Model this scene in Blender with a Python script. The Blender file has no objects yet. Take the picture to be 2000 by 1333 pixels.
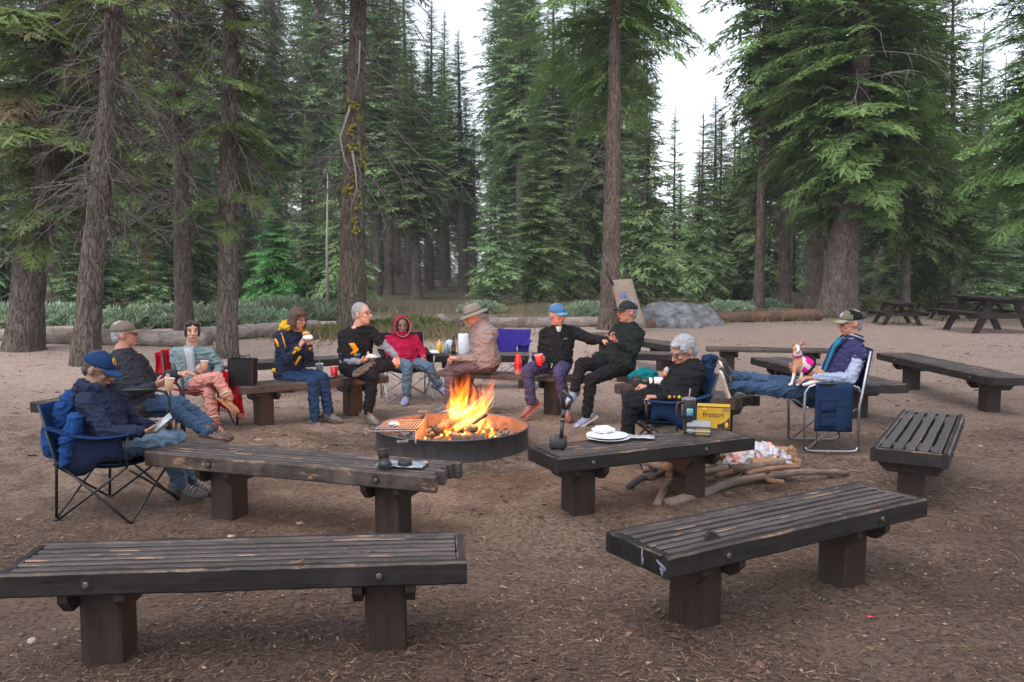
import bpy, bmesh, math, random
import numpy as np
from mathutils import Vector, Matrix, noise
R = math.radians
SC = bpy.context.scene
COL = SC.collection

# ---------------------------------------------------------------- camera, world, sun, exposure
F_PX, CAM_H, HORIZON = 1650.0, 1.67, 525.0          # in pixels of the 2000 x 1333 photograph
PITCH = math.atan((666.5 - HORIZON) / F_PX)
cam_d = bpy.data.cameras.new('camera'); cam = bpy.data.objects.new('camera', cam_d); COL.objects.link(cam)
cam_d.sensor_width = 36; cam_d.lens = F_PX / 2000 * 36; cam_d.clip_end = 2000; cam_d.clip_start = 0.05
cam.location = (0, 0, CAM_H); cam.rotation_euler = (math.pi / 2 - PITCH, 0, 0)
SC.camera = cam

SUN_EL, SUN_AZ = 60, 215                             # soft light from behind the camera
w = bpy.data.worlds.new("World"); SC.world = w; w.use_nodes = True
nt = w.node_tree; bg = nt.nodes['Background']
sky = nt.nodes.new('ShaderNodeTexSky'); sky.sky_type = 'NISHITA'; sky.sun_disc = False
sky.sun_elevation = R(SUN_EL); sky.sun_rotation = R(SUN_AZ)
sky.air_density = 1.0; sky.dust_density = 6.0; sky.ozone_density = 1.2; sky.altitude = 1800
hs = nt.nodes.new('ShaderNodeHueSaturation'); hs.inputs['Saturation'].default_value = 0.30; hs.inputs['Value'].default_value = 1.25   # high thin overcast
nt.links.new(sky.outputs[0], hs.inputs['Color']); nt.links.new(hs.outputs[0], bg.inputs[0]); bg.inputs[1].default_value = 0.15
sd = bpy.data.lights.new('sun', 'SUN'); sun = bpy.data.objects.new('sun', sd); COL.objects.link(sun)
sd.energy = 1.0; sd.angle = R(55); sd.color = (1.0, 0.93, 0.9)
_a = R(SUN_AZ); _dir = Vector((math.sin(_a) * math.cos(R(SUN_EL)), math.cos(_a) * math.cos(R(SUN_EL)), math.sin(R(SUN_EL))))
sun.rotation_euler = _dir.to_track_quat('Z', 'Y').to_euler()
SC.view_settings.view_transform = 'Standard'; SC.view_settings.look = 'None'
SC.view_settings.exposure = 1.15; SC.view_settings.gamma = 1
SC.cycles.max_bounces = 6; SC.cycles.transparent_max_bounces = 12; SC.cycles.volume_bounces = 0
SC.cycles.sample_clamp_indirect = 4.0

def ray(px, py):
    xc = (px - 1000) / F_PX; yc = -(py - 666.5) / F_PX
    c, s = math.cos(PITCH), math.sin(PITCH)
    return Vector((xc, c + yc * s, -s + yc * c))
def P(px, py, z=0.0):
    d = ray(px, py); t = (z - CAM_H) / d.z
    return Vector((d.x * t, d.y * t, z))
def D(px, py, Y):
    d = ray(px, py); t = Y / d.y
    return Vector((d.x * t, Y, CAM_H + d.z * t))

# ---------------------------------------------------------------- materials
_mats = {}
def nodes(name):
    m = bpy.data.materials.new(name); m.use_nodes = True
    n = m.node_tree.nodes; l = m.node_tree.links
    return m, n, l, n['Principled BSDF']
def coord(n, l, scale=(1, 1, 1)):
    tc = n.new('ShaderNodeTexCoord'); mp = n.new('ShaderNodeMapping'); mp.inputs['Scale'].default_value = scale
    l.new(tc.outputs['Object'], mp.inputs[0]); return mp.outputs[0]
def nz(n, l, vec, scale, detail=4, rough=0.6, dist=0.0):
    t = n.new('ShaderNodeTexNoise'); t.inputs['Scale'].default_value = scale; t.inputs['Detail'].default_value = detail
    t.inputs['Roughness'].default_value = rough; t.inputs['Distortion'].default_value = dist
    l.new(vec, t.inputs['Vector']); return t.outputs['Fac']
def ramp(n, l, fac, stops):
    r = n.new('ShaderNodeValToRGB'); e = r.color_ramp.elements
    while len(e) < len(stops): e.new(0.5)
    for i, (p, c) in enumerate(stops):
        e[i].position = p; e[i].color = (c[0], c[1], c[2], 1) if hasattr(c, '__len__') else (c, c, c, 1)
    l.new(fac, r.inputs[0]); return r.outputs[0]
def mixc(n, l, fac, a, b, mode='MIX'):
    m = n.new('ShaderNodeMix'); m.data_type = 'RGBA'; m.blend_type = mode
    for s, v in ((m.inputs[0], fac), (m.inputs[6], a), (m.inputs[7], b)):
        if isinstance(v, bpy.types.NodeSocket): l.new(v, s)
        elif hasattr(v, '__len__'): s.default_value = (v[0], v[1], v[2], 1)
        else: s.default_value = v
    return m.outputs[2]
def bump(n, l, bsdf, h, strength=0.5, dist=0.01):
    b = n.new('ShaderNodeBump'); b.inputs['Strength'].default_value = strength; b.inputs['Distance'].default_value = dist
    l.new(h, b.inputs['Height']); l.new(b.outputs[0], bsdf.inputs['Normal'])
def setp(b, **k):
    for a, v in k.items(): b.inputs[a.replace('_', ' ')].default_value = v

def simple(name, c, rough=0.7, var=0.15, scale=12, bmp=0.2, bdist=0.003, metal=0.0, c2=None, spec=0.5, stretch=(1, 1, 1), detail=5):
    """plain procedural material: colour broken up by noise, fine bump"""
    if name in _mats: return _mats[name]
    m, n, l, b = nodes(name)
    v = coord(n, l, stretch); f = nz(n, l, v, scale, detail)
    lo = [x * (1 - var) for x in c]; hi = [min(1, x * (1 + var)) for x in (c2 or c)]
    if c2: lo = list(c); hi = list(c2)
    l.new(ramp(n, l, f, [(0.3, lo), (0.7, hi)]), b.inputs['Base Color'])
    setp(b, Roughness=rough, Metallic=metal); b.inputs['Specular IOR Level'].default_value = spec
    if bmp: bump(n, l, b, nz(n, l, v, scale * 4, 4), bmp, bdist)
    _mats[name] = m; return m
def cloth(name, c, rough=0.9, var=0.25, sheen=0.0):
    if name in _mats: return _mats[name]
    m, n, l, b = nodes(name)
    v = coord(n, l); f = nz(n, l, v, 7, 5, 0.65); g = nz(n, l, v, 90, 3, 0.7)
    col = ramp(n, l, f, [(0.25, [x * (1 - var) for x in c]), (0.75, [x * (1 + var) for x in c])])
    col2 = mixc(n, l, 0.35, col, ramp(n, l, g, [(0.3, [x * 0.6 for x in c]), (0.7, [x * 1.5 for x in c])]))
    l.new(col2, b.inputs['Base Color']); setp(b, Roughness=rough); b.inputs['Specular IOR Level'].default_value = 0.06
    h = mixc(n, l, 0.3, ramp(n, l, nz(n, l, v, 16, 3, 0.5, 1.2), [(0.35, 0.0), (0.65, 1.0)]), g)
    bump(n, l, b, h, 0.5, 0.008)
    _mats[name] = m; return m
def emit(name, c, s):
    m, n, l, b = nodes(name)
    b.inputs['Emission Color'].default_value = (*c, 1); b.inputs['Emission Strength'].default_value = s
    b.inputs['Base Color'].default_value = (0.01, 0.01, 0.01, 1); return m

def wood_stain(name, axis, wear, dark=(0.010, 0.0085, 0.0085), mid=(0.024, 0.019, 0.019), worn=(0.085, 0.066, 0.06), raw=(0.26, 0.14, 0.08)):
    """dark stained timber, grain along one axis, worn and chipped back to grey and raw wood"""
    m, n, l, b = nodes(name)
    st = [28, 28, 28]; st[axis] = 1.6
    v = coord(n, l, st); g = nz(n, l, v, 1.5, 6, 0.7, 0.6)
    v2 = coord(n, l, (3, 3, 3)); big = nz(n, l, v2, 1.3, 5, 0.7)
    st2 = [14, 14, 14]; st2[axis] = 3.5
    v3 = coord(n, l, st2); chip = nz(n, l, v3, 1.0, 5, 0.65)
    base = ramp(n, l, g, [(0.3, dark), (0.62, mid), (0.8, [x * 1.5 for x in mid])])
    base = mixc(n, l, ramp(n, l, big, [(0.42, 0.0), (0.66, wear)]), base, mixc(n, l, g, [x * 0.5 for x in worn], worn))
    base = mixc(n, l, ramp(n, l, chip, [(0.72 - 0.08 * wear, 0.0), (0.735 - 0.08 * wear, 1.0)]), base, mixc(n, l, g, worn, raw))
    ge = n.new('ShaderNodeNewGeometry'); hv = n.new('ShaderNodeHueSaturation'); mr = n.new('ShaderNodeMapRange'); mr.inputs[3].default_value = 0.45; mr.inputs[4].default_value = 1.25
    l.new(ge.outputs['Random Per Island'], mr.inputs[0]); l.new(mr.outputs[0], hv.inputs['Value']); l.new(base, hv.inputs['Color'])
    l.new(hv.outputs[0], b.inputs['Base Color']); b.inputs['Specular IOR Level'].default_value = 0.22
    l.new(ramp(n, l, g, [(0.3, 0.42), (0.7, 0.7)]), b.inputs['Roughness'])
    bump(n, l, b, mixc(n, l, 0.4, g, chip), 0.35, 0.003)
    return m
def bark(name, c1, c2, c3, moss=None, mossamt=0.0, mscale=1.0, depth=0.05, lichen=0.0):
    m, n, l, b = nodes(name)
    v = coord(n, l, (1, 1, 0.22)); v1 = coord(n, l)
    vo = n.new('ShaderNodeTexVoronoi'); vo.feature = 'DISTANCE_TO_EDGE'; vo.inputs['Scale'].default_value = 19 * mscale
    wv = nz(n, l, v, 6 * mscale, 4, 0.7)
    mx = n.new('ShaderNodeMix'); mx.data_type = 'VECTOR'; mx.inputs[0].default_value = 0.22
    tcn = n.new('ShaderNodeTexNoise'); tcn.inputs['Scale'].default_value = 7 * mscale; l.new(v, tcn.inputs['Vector'])
    l.new(v, mx.inputs[4]); l.new(tcn.outputs['Color'], mx.inputs[5]); l.new(mx.outputs[1], vo.inputs['Vector'])
    f = nz(n, l, v, 22 * mscale, 5, 0.7)
    edge = ramp(n, l, vo.outputs['Distance'], [(0.0, 0.0), (0.11, 1.0)])
    hgt = mixc(n, l, 0.62, edge, f)
    col = ramp(n, l, hgt, [(0.12, c1), (0.45, c2), (0.85, c3)])
    col = mixc(n, l, ramp(n, l, nz(n, l, v1, 2.2, 4), [(0.45, 0.0), (0.7, 0.6)]), col, [x * 0.55 for x in c2])
    if lichen: col = mixc(n, l, ramp(n, l, nz(n, l, v1, 9, 5, 0.75), [(0.52, 0.0), (0.66, lichen)]), col, (0.14, 0.13, 0.12))
    if moss:
        mm = ramp(n, l, nz(n, l, v1, 5, 5, 0.8), [(0.62 - mossamt, 0.0), (0.68 - mossamt, 1.0)])
        col = mixc(n, l, mm, col, moss)
    l.new(col, b.inputs['Base Color']); setp(b, Roughness=0.92); b.inputs['Specular IOR Level'].default_value = 0.15
    bump(n, l, b, hgt, 1.0, depth); return m
def needles(name, c1, c2, c3, brown=None, bamt=0.0, transl=0.25):
    m, n, l, b = nodes(name)
    v1 = coord(n, l); ge = n.new('ShaderNodeNewGeometry')
    isl = ge.outputs['Random Per Island']
    col = ramp(n, l, isl, [(0.0, c1), (0.5, c2), (1.0, c3)])
    oi = n.new('ShaderNodeObjectInfo')
    ml = n.new('ShaderNodeHueSaturation')
    mr = n.new('ShaderNodeMapRange'); mr.inputs[3].default_value = 0.75; mr.inputs[4].default_value = 1.25
    l.new(oi.outputs['Random'], mr.inputs[0]); l.new(mr.outputs[0], ml.inputs['Value'])
    mr2 = n.new('ShaderNodeMapRange'); mr2.inputs[3].default_value = 0.485; mr2.inputs[4].default_value = 0.515
    l.new(oi.outputs['Random'], mr2.inputs[0]); l.new(mr2.outputs[0], ml.inputs['Hue'])
    col = mixc(n, l, ramp(n, l, nz(n, l, v1, 0.9, 3), [(0.35, 0.0), (0.7, 0.6)]), col, c3)
    if brown:
        col = mixc(n, l, ramp(n, l, nz(n, l, v1, 0.7, 4, 0.7), [(0.66 - bamt, 0.0), (0.70 - bamt, 0.9)]), col, brown)
    l.new(col, ml.inputs['Color']); l.new(ml.outputs[0], b.inputs['Base Color'])
    setp(b, Roughness=0.75); b.inputs['Specular IOR Level'].default_value = 0.2
    if transl:
        tr = n.new('ShaderNodeBsdfTranslucent'); l.new(ml.outputs[0], tr.inputs[0])
        mxs = n.new('ShaderNodeMixShader'); mxs.inputs[0].default_value = transl
        l.new(b.outputs[0], mxs.inputs[1]); l.new(tr.outputs[0], mxs.inputs[2])
        l.new(mxs.outputs[0], n['Material Output'].inputs['Surface'])
    return m

# ---------------------------------------------------------------- mesh helpers
ORG = {}                                             # world position of each thing, for parts built in world space
def tag(o, label=None, cat=None, group=None, kind=None):
    if label: o['label'] = label
    if cat: o['category'] = cat
    if group: o['group'] = group
    if kind: o['kind'] = kind
    return o
def thing(name, loc=(0, 0, 0), rz=0.0, label=None, cat=None, group=None):
    o = bpy.data.objects.new(name, None); COL.objects.link(o); o.empty_display_size = 0.2
    o.location = loc; o.rotation_euler = (0, 0, rz); ORG[o.name] = Vector(loc)
    return tag(o, label, cat, group)
def link(name, me, mats, parent=None, smooth=True, world=False):
    o = bpy.data.objects.new(name, me); COL.objects.link(o)
    if parent is not None: o.parent = parent
    for m in (mats if isinstance(mats, (list, tuple)) else [mats]): me.materials.append(m)
    me.polygons.foreach_set('use_smooth', [smooth] * len(me.polygons))
    if parent is not None: ORG[o.name] = ORG.get(parent.name, Vector())
    if world and parent is not None: me.transform(Matrix.Translation(-ORG[parent.name]))
    me.update(); return o
class MB:
    def __init__(s): s.v = []; s.f = []; s.m = []
    def add(s, vs, fs, mi=0, M=None):
        o = len(s.v)
        s.v += [tuple(M @ Vector(v)) for v in vs] if M is not None else [tuple(v) for v in vs]
        s.f += [tuple(i + o for i in f) for f in fs]
        s.m += [mi] * len(fs) if isinstance(mi, int) else list(mi); return s
    def box(s, c, sz, M=None, mi=0, ch=0.0):
        x, y, z = sz[0] / 2, sz[1] / 2, sz[2] / 2
        if ch <= 0:
            vs = [(c[0] + a * x, c[1] + b * y, c[2] + d * z) for a in (-1, 1) for b in (-1, 1) for d in (-1, 1)]
            return s.add(vs, [(0, 1, 3, 2), (4, 6, 7, 5), (0, 4, 5, 1), (2, 3, 7, 6), (0, 2, 6, 4), (1, 5, 7, 3)], mi, M)
        bm = bmesh.new(); bmesh.ops.create_cube(bm, size=1)
        for v in bm.verts: v.co = (c[0] + v.co.x * 2 * x, c[1] + v.co.y * 2 * y, c[2] + v.co.z * 2 * z)
        bmesh.ops.bevel(bm, geom=bm.edges[:], offset=ch, segments=2, affect='EDGES', profile=0.5)
        bm.verts.index_update(); s.add([v.co for v in bm.verts], [[v.index for v in f.verts] for f in bm.faces], mi, M); bm.free(); return s
    def tube(s, pts, r, n=10, M=None, mi=0, cap=True, round_=False):
        pts = [Vector(p) for p in pts]; rs = list(r) if hasattr(r, '__len__') else [r] * len(pts)
        if round_ and len(pts) > 1:
            for end in (0, 1):
                a = pts[0] if end == 0 else pts[-1]; b = pts[1] if end == 0 else pts[-2]; q = rs[0] if end == 0 else rs[-1]
                d = (a - b).normalized()
                ex = [(a + d * q * math.sin(t), q * math.cos(t)) for t in (0.5, 1.0, 1.4)]
                if end == 0: pts = [e[0] for e in ex[::-1]] + pts; rs = [e[1] for e in ex[::-1]] + rs
                else: pts += [e[0] for e in ex]; rs += [e[1] for e in ex]
        t0 = (pts[1] - pts[0]).normalized(); u = t0.orthogonal().normalized(); vs = []; k = len(pts)
        for i, p in enumerate(pts):
            t = (pts[min(i + 1, k - 1)] - pts[max(i - 1, 0)]).normalized()
            u = (u - t * u.dot(t)); u = u.normalized() if u.length > 1e-6 else t.orthogonal().normalized(); w_ = t.cross(u)
            for j in range(n):
                a = 2 * math.pi * j / n; vs.append(p + (u * math.cos(a) + w_ * math.sin(a)) * rs[i])
        fs = [(i * n + j, i * n + (j + 1) % n, (i + 1) * n + (j + 1) % n, (i + 1) * n + j) for i in range(k - 1) for j in range(n)]
        if cap: fs += [tuple(range(n))[::-1], tuple((k - 1) * n + j for j in range(n))]
        return s.add(vs, fs, mi, M)
    def lathe(s, prof, n=24, M=None, mi=0, cap=True):
        vs = [(r * math.cos(2 * math.pi * j / n), r * math.sin(2 * math.pi * j / n), z) for r, z in prof for j in range(n)]
        k = len(prof); fs = [(i * n + j, i * n + (j + 1) % n, (i + 1) * n + (j + 1) % n, (i + 1) * n + j) for i in range(k - 1) for j in range(n)]
        if cap: fs += [tuple(range(n))[::-1], tuple((k - 1) * n + j for j in range(n))]
        return s.add(vs, fs, mi, M)
    def ell(s, c, r, ax=None, n=16, mi=0, M=None):
        """ellipsoid; ax = (X,Y,Z) unit vectors of its own axes"""
        X, Y, Z = ax if ax else (Vector((1, 0, 0)), Vector((0, 1, 0)), Vector((0, 0, 1))); c = Vector(c); k = n // 2; vs = []
        for i in range(k + 1):
            t = math.pi * i / k
            for j in range(n):
                a = 2 * math.pi * j / n
                vs.append(c + X * (r[0] * max(math.sin(t), 1e-3) * math.cos(a)) + Y * (r[1] * max(math.sin(t), 1e-3) * math.sin(a)) + Z * (r[2] * math.cos(t)))
        fs = [(i * n + j, (i + 1) * n + j, (i + 1) * n + (j + 1) % n, i * n + (j + 1) % n) for i in range(k) for j in range(n)]
        fs += [tuple(range(n)), tuple(k * n + j for j in range(n))[::-1]]
        return s.add(vs, fs, mi, M)
    def loft(s, rings, mi=0, M=None, cap=True):
        n = len(rings[0]); vs = [p for r_ in rings for p in r_]; k = len(rings)
        fs = [(i * n + j, i * n + (j + 1) % n, (i + 1) * n + (j + 1) % n, (i + 1) * n + j) for i in range(k - 1) for j in range(n)]
        if cap: fs += [tuple(range(n))[::-1], tuple((k - 1) * n + j for j in range(n))]
        return s.add(vs, fs, mi, M)
    def sheet(s, grid, th=0.0, mi=0, M=None):
        """grid[i][j] of points -> surface, with thickness along its normals when th > 0"""
        a, b = len(grid), len(grid[0]); g = [[Vector(p) for p in r_] for r_ in grid]
        def nrm(i, j):
            u = g[min(i + 1, a - 1)][j] - g[max(i - 1, 0)][j]; v = g[i][min(j + 1, b - 1)] - g[i][max(j - 1, 0)]
            c = u.cross(v); return c.normalized() if c.length > 1e-9 else Vector((0, 0, 1))
        vs = [g[i][j] + nrm(i, j) * th / 2 for i in range(a) for j in range(b)]
        fs = [(i * b + j, (i + 1) * b + j, (i + 1) * b + j + 1, i * b + j + 1) for i in range(a - 1) for j in range(b - 1)]
        if th > 0:
            o = a * b; vs += [g[i][j] - nrm(i, j) * th / 2 for i in range(a) for j in range(b)]
            fs += [tuple(k + o for k in f[::-1]) for f in fs]
            per = [(i, 0) for i in range(a)] + [(a - 1, j) for j in range(1, b)] + [(i, b - 1) for i in range(a - 2, -1, -1)] + [(0, j) for j in range(b - 2, 0, -1)]
            for q in range(len(per)):
                (i, j), (i2, j2) = per[q], per[(q + 1) % len(per)]
                fs.append((i * b + j, i * b + j + o, i2 * b + j2 + o, i2 * b + j2))
        return s.add(vs, fs, mi, M)
    def mesh(s, name):
        me = bpy.data.meshes.new(name); me.from_pydata(s.v, [], s.f)
        if any(s.m): me.polygons.foreach_set('material_index', s.m)
        me.update(); return me
    def build(s, name, mats, parent=None, smooth=True, world=False, fix=False):
        me = s.mesh(name)
        if fix:
            bm = bmesh.new(); bm.from_mesh(me); bmesh.ops.recalc_face_normals(bm, faces=bm.faces[:]); bm.to_mesh(me); bm.free()
        return link(name, me, mats, parent, smooth, world)
def quads(name, Q, mats, parent=None, mi=None, smooth=False, extra=None):
    """Q: (K,4,3) array of loose quads -> one object, quickly; extra = (verts, faces) with material 1"""
    K = len(Q); V = Q.reshape(-1, 3); idx = np.arange(K * 4, dtype=np.int32)
    tot = np.full(K, 4, np.int32); mindex = np.zeros(K, np.int32)
    if extra is not None and len(extra[0]):
        ev = np.array(extra[0], float); ef = np.array(extra[1], np.int32) + K * 4
        V = np.vstack([V, ev]); idx = np.concatenate([idx, ef.ravel()]); tot = np.concatenate([tot, np.full(len(ef), 4, np.int32)])
        mindex = np.concatenate([mindex, np.ones(len(ef), np.int32)])
    me = bpy.data.meshes.new(name); me.vertices.add(len(V)); me.vertices.foreach_set('co', V.astype(np.float32).ravel())
    me.loops.add(len(idx)); me.loops.foreach_set('vertex_index', idx); me.polygons.add(len(tot))
    me.polygons.foreach_set('loop_start', np.concatenate([[0], np.cumsum(tot)[:-1]]).astype(np.int32))
    me.polygons.foreach_set('loop_total', tot); me.polygons.foreach_set('material_index', mindex); me.update(calc_edges=True)
    return link(name, me, mats, parent, smooth)
def copy_tree(o, parent=None, label=None):
    c = o.copy(); COL.objects.link(c)
    if parent is not None: c.parent = parent
    for ch in list(o.children): copy_tree(ch, c)
    if label: c['label'] = label
    return c
def fuse(name, mb, mats, parent, voxel=0.007, smooth=4, wrinkle=0.0, wscale=14.0, seed=0, face_mat=None, decimate=None):
    """grow one continuous skin over overlapping shapes (voxel remesh), optional cloth folds"""
    me = mb.mesh('tmp'); o = bpy.data.objects.new('tmp', me); COL.objects.link(o)
    md = o.modifiers.new('r', 'REMESH'); md.mode = 'VOXEL'; md.voxel_size = voxel; md.use_smooth_shade = True
    if smooth:
        sm = o.modifiers.new('s', 'SMOOTH'); sm.factor = 0.5; sm.iterations = smooth
    dg = bpy.context.evaluated_depsgraph_get(); ev = o.evaluated_get(dg); nm = bpy.data.meshes.new_from_object(ev)
    bpy.data.objects.remove(o); bpy.data.meshes.remove(me); nm.name = name; nm.materials.clear()
    if wrinkle:
        n = len(nm.vertices); co = np.empty(n * 3, np.float32); nm.vertices.foreach_get('co', co); co = co.reshape(-1, 3)
        no = np.empty(n * 3, np.float32); nm.vertices.foreach_get('normal', no); no = no.reshape(-1, 3)
        def fold(p):
            q = Vector((p[0], p[1], p[2] * 1.5)); wv_ = noise.noise(q * wscale * 0.5 + Vector((seed, 0, 9))) * 0.9
            a_ = 1 - abs(noise.noise(q * wscale * 0.8 + Vector((seed + wv_, wv_, 0)))) * 2.2; b_ = 1 - abs(noise.noise(q * wscale * 1.9 + Vector((seed, wv_, 5)))) * 2.2
            return max(0, a_) ** 3 * 0.75 + max(0, b_) ** 3 * 0.35
        d = np.array([fold(p) for p in co], np.float32)
        co += no * ((d - 0.25) * wrinkle * 2)[:, None]; nm.vertices.foreach_set('co', co.ravel())
    if face_mat:
        for p in nm.polygons: p.material_index = face_mat(p.center)
    return link(name, nm, mats, parent, True, True)
# ---------------------------------------------------------------- shared materials
M_BENCH = wood_stain('stained_bench_wood', 0, 0.35)
M_BENCHW = wood_stain('worn_bench_edge', 0, 1.6, dark=(0.025, 0.02, 0.019), mid=(0.06, 0.047, 0.043), worn=(0.15, 0.11, 0.09), raw=(0.36, 0.19, 0.10))
M_POST = wood_stain('bench_post_wood', 2, 0.25, dark=(0.016, 0.010, 0.008), mid=(0.036, 0.023, 0.018), worn=(0.07, 0.05, 0.04))
M_SLAT = wood_stain('skylit_weathered_slat_wood', 0, 0.4, dark=(0.036, 0.031, 0.032), mid=(0.052, 0.045, 0.046), worn=(0.105, 0.09, 0.088), raw=(0.20, 0.13, 0.09)); M_SLAT.node_tree.nodes['Principled BSDF'].inputs['Specular IOR Level'].default_value = 0.45  # weathered slats, coloured lighter than the side boards to carry sky sheen on top
M_BENCHB = wood_stain('weathered_brown_bench_wood', 0, 0.8, dark=(0.025, 0.018, 0.015), mid=(0.06, 0.043, 0.036), worn=(0.15, 0.115, 0.095))
M_BOLT = simple('rusty_bolt', (0.12, 0.09, 0.075), 0.5, 0.3, 60, 0.4, metal=0.6)
M_BLACK = simple('recess_shade_black', (0.006, 0.005, 0.005), 0.9)

# ---------------------------------------------------------------- ground
POSTS = []                                           # bench posts leave little mounds of soil
def build_ground():
    xs = np.concatenate([np.linspace(-160, -14, 36), np.linspace(-13.6, 13.6, 190), np.linspace(14, 160, 36)])
    ys = np.concatenate([np.linspace(-12, 1.4, 14), np.geomspace(1.6, 26, 190), np.geomspace(26.6, 320, 46)])
    X, Y = np.meshgrid(xs, ys); Z = np.zeros_like(X)
    for i in range(X.shape[0]):
        for j in range(X.shape[1]):
            x, y = X[i, j], Y[i, j]
            h = 0.035 * noise.noise(Vector((x * 0.45, y * 0.45, 0))) + 0.014 * noise.noise(Vector((x * 1.9, y * 1.9, 3)))
            if abs(x) < 14 and y < 14: h += 0.010 * noise.noise(Vector((x * 6, y * 6, 7)))
            for (px, py, a) in POSTS:
                d2 = (x - px) ** 2 + (y - py) ** 2
                if d2 < 1.2: h += a * math.exp(-d2 / 0.085) * (1 + 0.5 * noise.noise(Vector((x * 5, y * 5, 1))))
            if y > 26: h += 0.25 * noise.noise(Vector((x * 0.08, y * 0.08, 9))) * min(1, (y - 26) / 15)
            Z[i, j] = h
    a, b = X.shape; V = np.stack([X, Y, Z], -1).reshape(-1, 3)
    F = [(i * b + j, i * b + j + 1, (i + 1) * b + j + 1, (i + 1) * b + j) for i in range(a - 1) for j in range(b - 1)]
    me = bpy.data.meshes.new('ground'); me.from_pydata(V.tolist(), [], F)
    m, n, l, bs = nodes('campground_soil')
    v = coord(n, l)
    big = nz(n, l, v, 0.32, 5, 0.6); mid = nz(n, l, v, 2.2, 6, 0.7, 0.5); fine = nz(n, l, v, 34, 7, 0.75); grit = nz(n, l, v, 160, 4, 0.8)
    base = ramp(n, l, mid, [(0.25, (0.12, 0.077, 0.053)), (0.5, (0.22, 0.151, 0.110)), (0.75, (0.32, 0.235, 0.178))])
    base = mixc(n, l, ramp(n, l, big, [(0.42, 0.0), (0.62, 0.8)]), base, (0.35, 0.26, 0.20))
    # distance bands of the clearing itself: dark needle duff by the front benches, pale trodden sand beyond the ring, duff under the trees
    sep = n.new('ShaderNodeSeparateXYZ'); l.new(v, sep.inputs[0])
    def band(sock, lo, hi):
        r_ = n.new('ShaderNodeMapRange'); r_.inputs[1].default_value = lo; r_.inputs[2].default_value = hi; l.new(sock, r_.inputs[0]); return r_.outputs[0]
    yj = n.new('ShaderNodeMath'); yj.operation = 'MULTIPLY_ADD'; l.new(big, yj.inputs[0]); yj.inputs[1].default_value = 5.0
    ysub = n.new('ShaderNodeMath'); ysub.operation = 'SUBTRACT'; l.new(sep.outputs[1], ysub.inputs[0]); ysub.inputs[1].default_value = 2.5
    l.new(ysub.outputs[0], yj.inputs[2]); yy = yj.outputs[0]
    patch = nz(n, l, v, 0.85, 6, 0.75, 0.8)
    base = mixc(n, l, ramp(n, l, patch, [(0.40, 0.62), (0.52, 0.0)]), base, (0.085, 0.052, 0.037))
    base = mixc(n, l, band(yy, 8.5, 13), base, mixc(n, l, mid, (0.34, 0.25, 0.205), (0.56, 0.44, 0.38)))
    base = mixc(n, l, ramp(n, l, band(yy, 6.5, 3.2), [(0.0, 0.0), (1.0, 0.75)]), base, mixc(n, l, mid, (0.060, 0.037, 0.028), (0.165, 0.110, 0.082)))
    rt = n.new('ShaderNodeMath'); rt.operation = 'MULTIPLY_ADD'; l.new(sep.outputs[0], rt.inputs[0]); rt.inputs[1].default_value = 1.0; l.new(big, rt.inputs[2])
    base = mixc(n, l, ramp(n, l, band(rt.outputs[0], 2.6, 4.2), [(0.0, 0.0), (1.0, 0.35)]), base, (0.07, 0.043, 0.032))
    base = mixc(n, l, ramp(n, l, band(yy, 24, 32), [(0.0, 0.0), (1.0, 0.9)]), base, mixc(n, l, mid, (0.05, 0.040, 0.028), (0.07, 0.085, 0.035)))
    base = mixc(n, l, ramp(n, l, fine, [(0.40, 0.8), (0.5, 0.0)]), base, (0.040, 0.026, 0.020))
    base = mixc(n, l, ramp(n, l, fine, [(0.60, 0.0), (0.70, 0.55)]), base, (0.36, 0.29, 0.245))
    base = mixc(n, l, ramp(n, l, grit, [(0.64, 0.0), (0.7, 0.7)]), base, (0.5, 0.43, 0.38))
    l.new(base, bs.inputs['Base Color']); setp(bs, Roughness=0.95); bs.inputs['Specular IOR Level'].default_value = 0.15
    h = mixc(n, l, 0.35, mixc(n, l, 0.5, mid, fine), grit); bump(n, l, bs, h, 1.0, 0.06)
    g = link('ground', me, m); tag(g, kind='structure'); return g

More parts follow.
